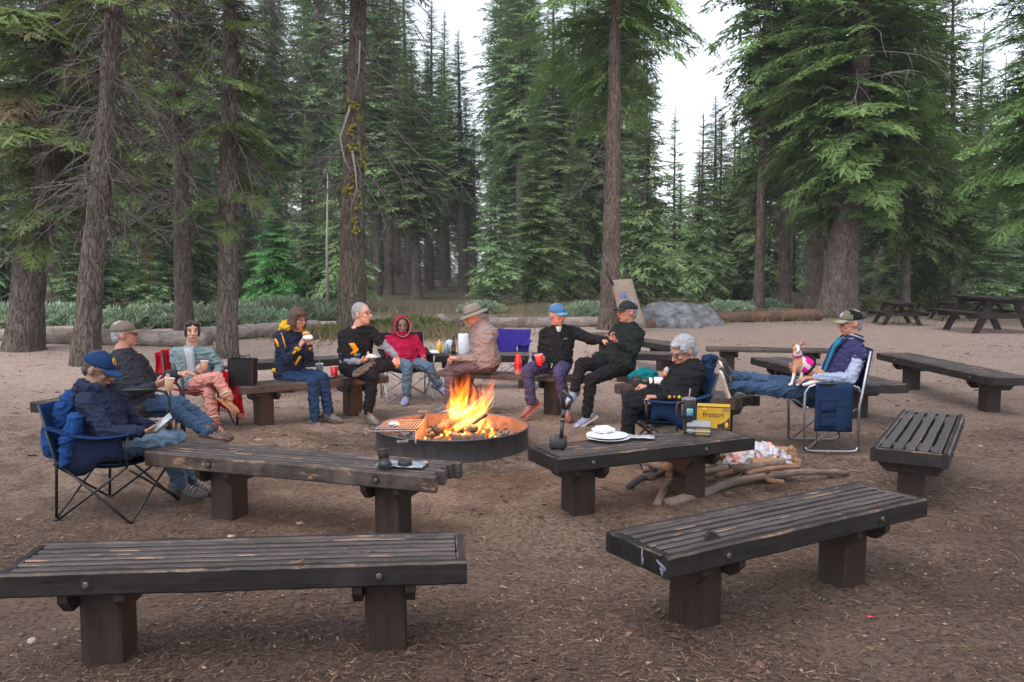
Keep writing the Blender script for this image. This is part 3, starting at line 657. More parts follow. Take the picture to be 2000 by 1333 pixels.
# --- trees that can be told apart
def near_tree(px, py, wpx, tops, label, seed, H=14, z0=4, Lmax=2.4, T=None, bm=None, need=None, mid=None, group=None, cat='fir tree', rough=None, **kw):
    """px,py: foot in the photo; wpx: trunk width in pixels; tops: [(px, py)...] trunk centre line further up"""
    b = P(px, py); Y = b.y; Rb = wpx / F_PX * Y / 2
    pts = [(0.0, 0.0)] + [((D(q[0], q[1], Y).z), D(q[0], q[1], Y).x - b.x) for q in tops]
    def curve(z):
        if z <= 0: return (0, 0)
        for (z0_, x0_), (z1_, x1_) in zip(pts, pts[1:]):
            if z <= z1_: 
                u = (z - z0_) / (z1_ - z0_); return (x0_ + (x1_ - x0_) * u, 0)
        (za, xa), (zb, xb) = pts[-2], pts[-1]; return (xb + (xb - xa) / (zb - za) * (z - zb) * 0.5, 0)
    t = conifer(seed, H, Rb, z0, Lmax, T or SPN, 'fir_tree', barkm=bm or M_BARK, need=need or M_NEEDB, curve=curve, seg=64, rough=Rb * 0.07 if rough is None else rough, tdz=0.10, **kw)
    t.location = b; tag(t, label, cat, group); return t, b, Y, Rb
G = 'big fir trunks at the edge of the clearing'
near_tree(47, 684, 62, [(60, 500), (96, 370), (93, 160), (98, 0)], 'thick leaning fir trunk, leftmost in the photo', 201, 13, 2.6, 2.6, T=SPX, density=1.1, sparse=0.15, group=G, dead0=0.18, dense_dead=4.5, deadlen=0.9, deadtop=.9, flare=0.35)
near_tree(166, 716, 50, [(180, 520), (196, 370), (208, 250), (224, 0)], 'furrowed fir trunk leaning right behind the man in the grey cap', 202, 12, 4.6, 1.9, T=SPX, sparse=0.6, group=G, dead0=0.22, dense_dead=5.5, deadlen=0.95, deadtop=.9, flare=0.25, side=3.6)
near_tree(360, 652, 35, [(352, 300), (348, 0)], 'slim straight fir trunk behind the woman in the puffer jacket', 203, 16, 6.0, 2.2, T=SPX, sparse=0.55, group=G, dead0=0.16, dense_dead=5.5, deadlen=1.0, deadtop=.8, flare=0.25)
near_tree(444, 700, 41, [(446, 300), (450, 0)], 'straight fir trunk with green tufts beside the black shopping bag', 204, 12, 2.5, 1.5, sparse=0.15, need=M_NEED, group=G, dead0=0.3, dense_dead=2.6, deadlen=1.5, deadtop=.8, side=0.2, flare=0.25, T=SPX)
near_tree(687, 656, 54, [(690, 350), (701, 0)], 'thick fir trunk with yellow moss tufts behind the grey haired man', 205, 15, 9.0, 2.8, bm=M_BARKM, group=G, dead0=0.25, dense_dead=3.2, deadlen=1.15, flare=0.3)
near_tree(1190, 644, 38, [(1196, 350), (1204, 0)], 'fir trunk with the tan board leaning on it', 206, 16, 6.2, 3.2, T=SPX, bm=M_BARKR, need=M_NEED, density=1.0, sparse=0.15, front=.85, group=G, dead0=0.25, dense_dead=1.5, flare=0.45, droop=.4)
near_tree(1482, 604, 20, [(1490, 300), (1496, 100)], 'slender reddish fir trunk left of the biggest tree', 207, 22, 8.5, 3.2, bm=M_BARKR, need=M_NEED, group=G, dense_dead=0.6, flare=0.2, T=SPM)
near_tree(1532, 603, 24, [(1533, 400), (1536, 100)], 'short visible fir trunk between the slender one and the biggest tree', 208, 22, 5.2, 3.0, bm=M_BARK, need=M_NEED, group=G, dense_dead=0.6, flare=0.2, T=SPM)
near_tree(1590, 608, 36, [(1592, 400), (1600, 100)], 'split fir trunk close against the left of the biggest tree', 209, 21, 5.0, 3.2, bm=M_BARKR, need=M_NEED, group=G, dense_dead=0.6, flare=0.25, T=SPM)
near_tree(1636, 617, 62, [(1652, 420), (1668, 300), (1684, 0)], 'biggest fir with a broad full crown right of centre', 210, 21, 3.6, 4.1, T=SPX, bm=M_BARKR, need=M_NEED, density=1.35, sparse=0.18, front=.72, droop=.22, group=G, dense_dead=0.7, dead0=.24, deadtop=.75, flare=0.45, dmat=M_TWIGP, power=0.6, dz=0.33, deadlen=1.15)
near_tree(1768, 604, 17, [(1772, 300), (1768, 0)], 'grey fir trunk behind the picnic tables', 211, 24, 3.0, 3.6, bm=M_BARKF, need=M_NEED, group=G, density=1.2, T=SPM)
near_tree(1482, 597, 20, [(1487, 300), (1500, 0)], 'dark fir behind the slender trunk', 212, 22, 3.5, 2.6, bm=M_BARKF, need=M_NEED, group=G, density=1.1, T=SPM)
near_tree(291, 603, 27, [(290, 400), (288, 0)], 'fir trunk covered with bright yellow lichen behind the shrubs', 213, 20, 3.2, 3.2, bm=M_BARKY, need=M_NEEDB, group=G, sparse=0.0, density=1.5, dense_dead=2.0, T=SPM)
near_tree(2085, 640, 40, [(2085, 300), (2085, 0)], 'dark fir outside the right edge reaching its branches into the photo', 214, 16, 3.4, 3.4, T=SPX, need=M_NEED, group=G, density=1.3, side=3.1)
near_tree(1860, 600, 16, [(1862, 300), (1860, 100)], 'green fir behind the largest picnic table', 215, 15, 2.0, 3.4, bm=M_BARKF, need=M_NEED, group=G, density=1.2, T=SPM)
t, b, Y, Rb = near_tree(537, 606, 9, [(537, 500), (536, 400)], 'young bright green fir beside the long log', 216, 4.9, 0.35, 1.85, T=SPN, need=M_NEEDY, group=None, dead=False, rough=0, density=1.5, dz=0.24, power=0.95)
# thin white snag left of the mossy trunk
sn = thing('dead_snag', P(640, 612), 0, 'thin bare white snag standing left of the mossy trunk', 'dead tree')
MB().tube([(0, 0, 0), (0.02, 0, 2.5), (0.10, 0, 5.2)], [0.065, 0.05, 0.02], 8).build('trunk', M_TWIGP, sn)
# moss tufts and pale broken limbs on the mossy trunk
tm = [o for o in COL.objects if o.get('label', '').startswith('thick fir trunk with yellow moss')][0]
rs = random.Random(9); Yt = tm.location.y; ORG[tm.name] = tm.location.copy()
m_moss = simple('yellow_green_moss', (0.16, 0.15, 0.012), 0.95, 0.4, 40, 0.8, 0.02, c2=(0.34, 0.31, 0.03))
for (px, py, s_) in [(690, 203, 8), (703, 230, 5), (685, 255, 8), (690, 287, 8), (708, 290, 5), (706, 318, 7), (690, 350, 5), (683, 372, 8), (698, 380, 5), (700, 402, 6), (692, 430, 5), (695, 450, 6), (710, 300, 5), (675, 370, 6)]:
    p = D(px, py, Yt - 0.36 + abs(px - 693) * 0.006); r = s_ / F_PX * Yt * 1.5
    mb = MB()
    for q in range(14):
        mb.ell(p + Vector((rs.uniform(-1, 1) * r * .8, rs.uniform(-.3, .3) * r, rs.uniform(-1, 1) * r * .8)), (r * rs.uniform(.15, .4), r * .3, r * rs.uniform(.12, .3)), n=6)
    mb.build('moss_tuft', m_moss, tm, world=True)
for pl in [[(703, 80), (701, 140), (692, 180)], [(683, 212), (664, 268), (672, 310), (690, 345)], [(688, 295), (695, 340), (697, 370), (683, 412)]]:
    mb = MB(); mb.tube([D(a, b_, Yt - 0.45 - 0.04 * i) for i, (a, b_) in enumerate(pl)], [0.028, 0.024, 0.018, 0.008][:len(pl)] if len(pl) > 3 else [0.02, 0.016, 0.008], 6)
    mb.build('broken_limb', M_TWIGP, tm, world=True)

# ---------------------------------------------------------------- shrubs and grass behind the logs
def shrub_mesh(seed, rx, ry, rz, K, leaf, mat, name='shrub', spiky=0.3):
    rg = np.random.default_rng(seed); t = thing(name)
    th = rg.random(K) * 6.283; ph = np.arccos(rg.uniform(0.0, 1, K)); lump = 1 + 0.16 * np.sin(th * 5 + seed) * np.sin(ph * 4) + 0.1 * np.sin(th * 11 + ph * 9)
    rad = lump * rg.uniform(0.72, 1.05, K); d = np.stack([np.sin(ph) * np.cos(th), np.sin(ph) * np.sin(th), np.cos(ph)], 1)
    c = d * rad[:, None] * np.array([rx, ry, rz]); g = d * 0.6 + np.array([0, 0, 0.7]) + rg.normal(0, 0.45, (K, 3)); g /= np.linalg.norm(g, axis=1)[:, None]
    s_ = np.cross(g, rg.normal(0, 1, (K, 3))); s_ /= np.linalg.norm(s_, axis=1)[:, None]; L = leaf * rg.uniform(0.6, 1.8, K)[:, None]; w_ = L * 0.2
    Q = np.stack([c - g * L * .3, c + s_ * w_, c + g * L, c - s_ * w_], 1); quads('foliage', Q, mat, t)
    mb = MB(); rs = random.Random(seed)
    for k in range(14):
        a = rs.random() * 6.28; mb.tube([(0, 0, -0.05), (rx * .4 * math.cos(a), ry * .4 * math.sin(a), rz * .5), (rx * .8 * math.cos(a), ry * .8 * math.sin(a), rz * .75)], [0.02, 0.014, 0.005], 5)
    mb.build('stems', M_TWIGB, t); return t
M_SHR = needles('greygreen_shrub_leaves', (0.14, 0.20, 0.125), (0.21, 0.28, 0.18), (0.30, 0.38, 0.25), transl=0.2)
M_SHY = needles('yellowgreen_shrub_leaves', (0.08, 0.10, 0.03), (0.13, 0.155, 0.05), (0.20, 0.19, 0.08), transl=0.2)
sp = [shrub_mesh(1, 2.0, 1.2, 0.95, 9000, 0.13, M_SHR), shrub_mesh(2, 1.5, 1.1, 0.75, 7000, 0.12, M_SHR), shrub_mesh(3, 0.9, 0.7, 0.6, 2600, 0.13, M_SHY)]
su = set()
for (k, px, Y, s_, lab) in [(0, 440, 24.5, 1.0, 'broad grey green shrub behind the straight trunk'), (0, 560, 25.5, 0.95, 'grey green shrub under the young fir'), (0, 330, 25, 1.0, 'grey green shrub in front of the lichen covered trunk'),
                            (1, 250, 24, 0.9, 'low grey green shrub left of the lichen covered trunk'), (1, 115, 26, 1.0, 'grey green shrub between the two left trunks'), (1, 30, 25, 1.0, 'grey green shrub at the left edge'),
                            (1, 500, 24.0, 0.9, 'grey green shrub just behind the long log'), (2, 815, 22.0, 1.0, 'yellow green bush behind the red hooded person'), (2, 780, 21.2, 0.8, 'small yellow green bush left of the stump pieces'),
                            (1, 1150, 30, 0.8, 'low green shrub left of the tree with the board'), (1, 1420, 33, 0.8, 'low green shrub right of the boulder'), (2, 1715, 33, 0.9, 'yellow green bush right of the biggest tree'),
                            (2, 640, 20.6, 0.7, 'low yellow green bush left of the mossy trunk'), (1, 940, 33, 0.7, 'low green shrub behind the stump pieces'), (1, 1500, 36, 0.7, 'low shrub behind the rotten log'), (2, 1830, 38, 1.6, 'tall yellow green bush behind the tables'),
                            (0, 1960, 40, 1.5, 'big pale green shrub behind the tables at the right edge'), (2, 735, 21.5, 0.7, 'small yellowish bush right of the mossy trunk')]:
    o = sp[k] if k not in su else copy_tree(sp[k]); su.add(k)
    o.location = ((px - 1000) / F_PX * Y, Y, 0); o.rotation_euler = (0, 0, px * 0.37); o.scale = (s_, s_, s_ * (0.58 + 0.02 * (px % 11)))
    tag(o, lab, 'shrub', 'shrubs behind the clearing')
# dry grass tufts as ground cover
rg = np.random.default_rng(8); K = 9000
cx = np.concatenate([rg.normal(-3.2, 1.4, K // 2), rg.uniform(-14, 16, K // 2)]); cy = np.concatenate([rg.normal(20.8, 0.8, K // 2), rg.uniform(25, 40, K // 2)])
h = rg.uniform(0.08, 0.32, K); ln = rg.normal(0, 0.12, (K, 2)); ang = rg.random(K) * 6.28; w_ = 0.012
Q = np.stack([np.stack([cx - w_ * np.cos(ang), cy - w_ * np.sin(ang), np.zeros(K)], 1), np.stack([cx + w_ * np.cos(ang), cy + w_ * np.sin(ang), np.zeros(K)], 1),
              np.stack([cx + ln[:, 0] + .003, cy + ln[:, 1], h], 1), np.stack([cx + ln[:, 0] - .003, cy + ln[:, 1], h], 1)], 1)
o = quads('dry_grass', Q, needles('dry_grass_blades', (0.12, 0.105, 0.045), (0.18, 0.15, 0.07), (0.28, 0.23, 0.13), transl=0.1)); tag(o, 'dry yellowish grass growing along the edge of the forest', 'grass', kind='stuff')

# ---------------------------------------------------------------- logs, stump, boulders, board
def log(name, pts, rad, mat, label, cat='log', seed=0, seg=18, rough=0.03):
    rs = random.Random(seed); c = pts[0]; t = thing(name, (c.x, c.y, 0), 0, label, cat)
    P_ = []; k = 40
    for i in range(k + 1):
        u = i / k * (len(pts) - 1); a = min(int(u), len(pts) - 2); P_.append(pts[a].lerp(pts[a + 1], u - a))
    mb = MB(); rings = []; d = (pts[-1] - pts[0]).normalized(); s_ = d.cross(Vector((0, 0, 1))).normalized(); up = s_.cross(d)
    for i, p in enumerate(P_):
        r = rad[0] + (rad[1] - rad[0]) * i / k; ring = []
        for j in range(seg):
            a = 2 * math.pi * j / seg; rr = r * (1 + 0.10 * noise.noise(Vector((math.cos(a) * 2 + seed, math.sin(a) * 2, i * 0.25)))) + rough * noise.noise(Vector((math.cos(a) * 6, math.sin(a) * 6, i * 0.9 + seed)))
            ring.append(p + (s_ * math.cos(a) + up * math.sin(a)) * rr)
        rings.append(ring)
    mb.loft(rings); mb.build('trunk' if cat == 'log' else 'wood', mat, t, world=True, smooth=True); return t
def logwood(name, c1, c2, c3, ax=0):
    m, n, l, b = nodes(name); st = [14, 14, 14]; st[ax] = 1.2; v = coord(n, l, st); f = nz(n, l, v, 1.6, 6, 0.7, 0.5); g = nz(n, l, coord(n, l), 1.7, 5, 0.7)
    col = ramp(n, l, f, [(0.25, c1), (0.55, c2), (0.8, c3)]); col = mixc(n, l, ramp(n, l, g, [(0.5, 0.0), (0.62, 0.75)]), col, c1)
    l.new(col, b.inputs['Base Color']); setp(b, Roughness=0.9); bump(n, l, b, f, 1.0, 0.03); return m
M_LOG = logwood('weathered_grey_log', (0.10, 0.075, 0.06), (0.28, 0.235, 0.21), (0.44, 0.40, 0.37))
M_LOGR = logwood('rotten_orange_log', (0.04, 0.026, 0.02), (0.13, 0.07, 0.04), (0.28, 0.16, 0.09))
M_LOGP = logwood('pale_bare_log', (0.24, 0.2, 0.17), (0.42, 0.38, 0.35), (0.58, 0.54, 0.50))
def LP(px, py, r): p = P(px, py, 0.0); return Vector((p.x, p.y, r * 0.8))
log('fallen_log', [LP(70, 672, .2), LP(410, 676, .17)], (0.21, 0.17), M_LOG, 'weathered grey log lying between the two left trunks', seed=1)
log('fallen_log', [LP(385, 668, .2), LP(620, 652, .2)], (0.17, 0.19), M_LOG, 'long grey log behind the straight trunk and the shopping bag', seed=2)
log('fallen_log', [LP(600, 642, .1), LP(770, 634, .1)], (0.11, 0.07), M_LOGP, 'thin pale log behind the mossy trunk', seed=3)
log('fallen_log', [LP(585, 636, .15), LP(628, 634, .2)], (0.14, 0.2), M_LOGR, 'short broken log end above the long grey log', seed=4)
log('fallen_log', [LP(955, 640, .15), LP(1178, 638, .15)], (0.17, 0.16), M_LOG, 'pale log behind the blue folding chair', seed=5)
log('fallen_log', [LP(1405, 631, .15), LP(1600, 626, .2)], (0.17, 0.21), M_LOGR, 'rotten orange brown log right of the boulder', seed=6, rough=0.08)
log('fallen_log', [LP(1690, 622, .1), LP(1500, 622, .2)], (0.12, 0.2), M_BARK, 'dark barked log lying at the foot of the biggest tree', seed=7, rough=0.06)
log('fallen_log', [LP(-60, 668, .12), LP(60, 664, .12)], (0.13, 0.12), M_LOG, 'grey log at the far left edge', seed=9)
def chunk(name, px, py, w_px, h_px, mat, label, cat, seed, depth=0.8):
    b = P(px, py); s_ = F_PX / b.y; W, H = w_px / s_, h_px / s_
    t = thing(name, b, 0, label, cat); bm = bmesh.new(); bmesh.ops.create_icosphere(bm, subdivisions=5, radius=1)
    for v in bm.verts:
        n_ = v.co.normalized(); f = 1 + 0.16 * noise.noise(n_ * 1.6 + Vector((seed, 0, 0))) + 0.06 * noise.noise(n_ * 5 + Vector((seed, 3, 0))) + 0.02 * noise.noise(n_ * 16)
        v.co = Vector((n_.x * f * W / 2, n_.y * f * W / 2 * depth, n_.z * f * H if n_.z > 0 else n_.z * H * 0.3))
    me = bpy.data.meshes.new(name); bm.to_mesh(me); bm.free(); return t, me
m, n, l, bs = nodes('granite'); v = coord(n, l); f = nz(n, l, v, 3, 8, 0.75); g = nz(n, l, v, 40, 4, 0.7)
col = ramp(n, l, f, [(0.36, (0.05, 0.052, 0.052)), (0.48, (0.16, 0.165, 0.17)), (0.64, (0.33, 0.34, 0.36))]); col = mixc(n, l, ramp(n, l, g, [(0.4, 0.4), (0.55, 0.0)]), col, (0.07, 0.075, 0.08))
l.new(col, bs.inputs['Base Color']); setp(bs, Roughness=0.85); bump(n, l, bs, mixc(n, l, 0.4, f, g), 1.0, 0.12); M_GRAN = m
t, me = chunk('boulder', 1322, 634, 172, 46, M_GRAN, 'large grey granite boulder right of the tree with the board', 'boulder', 2, 0.7); link('rock', me, M_GRAN, t)
t, me = chunk('boulder', 1326, 641, 92, 33, M_GRAN, 'smaller grey boulder against the front of the large one', 'boulder', 6, 0.6); link('rock', me, M_GRAN, t)
t, me = chunk('rock', 1448, 628, 14, 6, M_GRAN, 'small pale rock in front of the rotten log', 'rock', 9); link('stone', me, M_GRAN, t)
t, me = chunk('rock', 1497, 627, 16, 10, M_GRAN, 'small pointed rock in front of the rotten log', 'rock', 12); link('stone', me, M_GRAN, t)
t, me = chunk('stump', 862, 640, 34, 26, M_LOG, 'broken grey stump behind the paper plates bench, left piece', 'stump', 4, 0.8); link('wood', me, M_LOG, t)
t, me = chunk('stump', 893, 640, 34, 18, M_LOG, 'low rotten stump piece right of the taller broken stump', 'stump', 5, 0.8); link('wood', me, M_BARK, t)
t, me = chunk('stump', 1272, 641, 20, 18, M_LOGR, 'splintered brown stump in front of the boulder', 'stump', 7, 0.6); link('wood', me, M_LOGR, t)
# tan board leaning on the tree
bt = thing('leaning_board', P(1222, 648), 0, 'tan wooden board with a blue mark leaning on the tree trunk', 'board')
Yb = bt.location.y; c4 = [D(1193, 548, Yb + .05), D(1234, 545, Yb + .05), D(1262, 640, Yb - .35), D(1214, 640, Yb - .35)]
mb = MB(); mb.sheet([[c4[3].lerp(c4[0], i / 6).lerp(c4[2].lerp(c4[1], i / 6), j / 4) for j in range(5)] for i in range(7)], 0.03)
mb.build('panel', simple('tan_plywood', (0.20, 0.155, 0.12), 0.85, 0.25, 5, 0.3, stretch=(1, 1, 8)), bt, world=True)
mk = MB(); q = c4[3].lerp(c4[0], .62).lerp(c4[2].lerp(c4[1], .62), .38) + Vector((0, -0.022, 0))
mk.sheet([[q + Vector((x * (0.10 - abs(z) * 0.3), -0.003 * 0, z)) for x in (-1, -.3, .4, 1)] for z in (-.13, -.05, .04, .16)], 0.004); mk.build('blue_mark', simple('blue_paint', (0.09, 0.13, 0.25), 0.8), bt, world=True)
mb = MB(); mb.tube([D(1220, 528, Yb + .1), D(1236, 600, Yb + .05)], 0.05, 6); mb.tube([D(1184, 532, Yb), D(1197, 556, Yb - .02)], 0.035, 6); mb.build('brace', M_POST, bt, world=True)

# ---------------------------------------------------------------- picnic tables
def picnic_table(px, py, hpx, rz, label, Hh=0.76, wide=1.0):
    b = P(px, py); s_ = (hpx / F_PX * b.y) / Hh; t = thing('picnic_table', b, R(rz), label, 'picnic table', 'picnic tables at the right')
    t.scale = (s_, s_, s_); L = 1.85 * wide
    m = MB()
    for k in range(5): chamfer_board(m, -L / 2, L / 2, -0.37 + k * 0.15, -0.23 + k * 0.15, Hh - 0.05, Hh, 0.006, 8, 0.002, random.Random(k))
    m.build('table_top', [M_BENCH, M_BENCHW], t, smooth=False, fix=True)
    for sd_ in (-1, 1):
        m = MB()
        for k in range(2): chamfer_board(m, -L / 2, L / 2, sd_ * 0.68 - 0.14 + k * 0.145, sd_ * 0.68 - 0.005 + k * 0.145, 0.42, 0.46, 0.006, 8, 0.002, random.Random(k)) 
        m.build('seat', [M_BENCH, M_BENCHW], t, smooth=False, fix=True)
        x = sd_ * L * 0.34
        m = MB(); m.box((x, 0, 0.37), (0.06, 1.6, 0.11)); m.build('crossbeam', M_POST, t, smooth=False)
        m = MB(); m.box((x, 0, Hh - 0.10), (0.06, 0.72, 0.09)); m.build('cleat', M_POST, t, smooth=False)
        for s2 in (-1, 1):
            m = MB(); a = Vector((x + 0.055 * 1, s2 * 0.22, Hh - 0.06)); c = Vector((x + 0.055, s2 * 0.58, -0.03)); w2 = 0.075
            m.loft([[(p.x - .025, p.y - w2, p.z), (p.x + .025, p.y - w2, p.z), (p.x + .025, p.y + w2, p.z), (p.x - .025, p.y + w2, p.z)] for p in (a, c)]); m.build('leg', M_POST, t, smooth=False, fix=True)
            m = MB(); m.box((x - 0.02 * sd_, s2 * .001, 0.56), (0.04, 0.04, 0.01)); 
        m = MB(); m.tube([(x, 0, 0.42), (sd_ * 0.15, 0, Hh - 0.07)], 0.03, 4); m.build('brace', M_POST, t, smooth=False)
    return t
picnic_table(1930, 648, 69, 88, 'largest dark picnic table, at the right edge')
picnic_table(1752, 634, 44, 80, 'dark picnic table right of the cap of the man with the dog')
picnic_table(1858, 626, 36, 84, 'small picnic table partly hidden behind the largest one')
# ---------------------------------------------------------------- people
V3 = Vector
SKIN = {}
def skin(name, c):
    m, n, l, b = nodes(name); v = coord(n, l); f = nz(n, l, v, 30, 4, 0.6)
    l.new(ramp(n, l, f, [(0.3, [c[0] * .85, c[1] * .78, c[2] * .75]), (0.7, c)]), b.inputs['Base Color']); setp(b, Roughness=0.55)
    b.inputs['Subsurface Weight'].default_value = 0.08; b.inputs['Subsurface Radius'].default_value = (0.02, 0.008, 0.004); b.inputs['Subsurface Scale'].default_value = 0.3
    bump(n, l, b, nz(n, l, v, 150, 3), 0.25, 0.002); return m
SK_L = skin('fair_skin', (0.48, 0.27, 0.20)); SK_R = skin('ruddy_skin', (0.42, 0.20, 0.145)); SK_B = skin('brown_skin', (0.27, 0.145, 0.10)); SK_D = skin('dark_brown_skin', (0.18, 0.10, 0.07))
M_EYE = simple('eye_dark', (0.015, 0.012, 0.01), 0.2, 0.1, 10, 0); M_LIP = simple('lips', (0.30, 0.10, 0.085), 0.5, 0.1, 30, 0)
M_FRAME = simple('spectacle_frame', (0.03, 0.025, 0.025), 0.3, 0.1, 10, 0, metal=0.3)
M_LENS = simple('spectacle_lens', (0.05, 0.05, 0.055), 0.1, 0.1, 10, 0)
def hairmat(name, c, c2):
    m, n, l, b = nodes(name); v = coord(n, l, (60, 60, 14)); f = nz(n, l, v, 2, 4, 0.7)
    l.new(ramp(n, l, f, [(0.3, c), (0.7, c2)]), b.inputs['Base Color']); setp(b, Roughness=0.6); bump(n, l, b, f, 1.0, 0.01); return m
H_GREY = hairmat('grey_hair', (0.13, 0.125, 0.125), (0.33, 0.32, 0.33)); H_WHITE = hairmat('silver_hair', (0.14, 0.14, 0.15), (0.46, 0.46, 0.49)); H_BROWN = hairmat('brown_hair', (0.035, 0.018, 0.012), (0.10, 0.05, 0.032)); H_DARK = hairmat('dark_brown_hair', (0.012, 0.007, 0.006), (0.035, 0.02, 0.016)); H_STUB = hairmat('cropped_dark_hair', (0.03, 0.025, 0.024), (0.07, 0.06, 0.055))

def cone(mb, a, b, ra, rb, n=14): mb.tube([a, b] if (b - a).length > 1e-4 else [a, a + V3((0, 0, .001))], [ra, rb], n, round_=True)
def hand(mb, w_, hd_, pn, right, curl=0.5, s=1.0, spread=0.0, point=False, curls=None):
    """palm, four unequal bent fingers, and a thumb leaving the side of the palm"""
    hd_ = hd_.normalized(); pn = (pn - hd_ * pn.dot(hd_)); pn = pn.normalized() if pn.length > .05 else hd_.orthogonal().normalized()
    sd_ = hd_.cross(pn) * (1 if right else -1)      # towards the thumb
    for k in (-1.0, -.35, .35, 1.0):
        cone(mb, w_ + hd_ * .012 * s + sd_ * k * .018 * s, w_ + hd_ * .078 * s + sd_ * k * .029 * s, .016 * s, .0135 * s, 10)
    for i, (o, L) in enumerate(((1.0, .94), (.36, 1.06), (-.34, 1.0), (-1.0, .80))):
        p = w_ + hd_ * (.080 - .006 * abs(o)) * s + sd_ * o * .029 * s; a = 0.12; c = (curls[i] if curls else (0.02 if (point and i == 0) else curl * (1.0 + 0.12 * i)))
        d = (hd_ + sd_ * o * (.07 + spread)).normalized(); q = p - d * .012 * s; r = .0095 * s
        for j, l_ in enumerate((.044, .028, .022)):
            a += c * (0.7, 1.15, .8)[j]; dd = (d * math.cos(a) + pn * math.sin(a)); e = q + dd * l_ * L * s * (1.15 if j == 0 else 1); cone(mb, q, e, r, r * .9, 8); q = e; r *= .9
    p = w_ + hd_ * .025 * s + sd_ * .024 * s; q = p + (hd_ * .62 + sd_ * .62 + pn * .35).normalized() * .042 * s; cone(mb, p, q, .0145 * s, .011 * s, 8)
    cone(mb, q, q + (hd_ * .85 + sd_ * .12 + pn * (.35 + curl * .35)).normalized() * .032 * s, .0108 * s, .009 * s, 8)

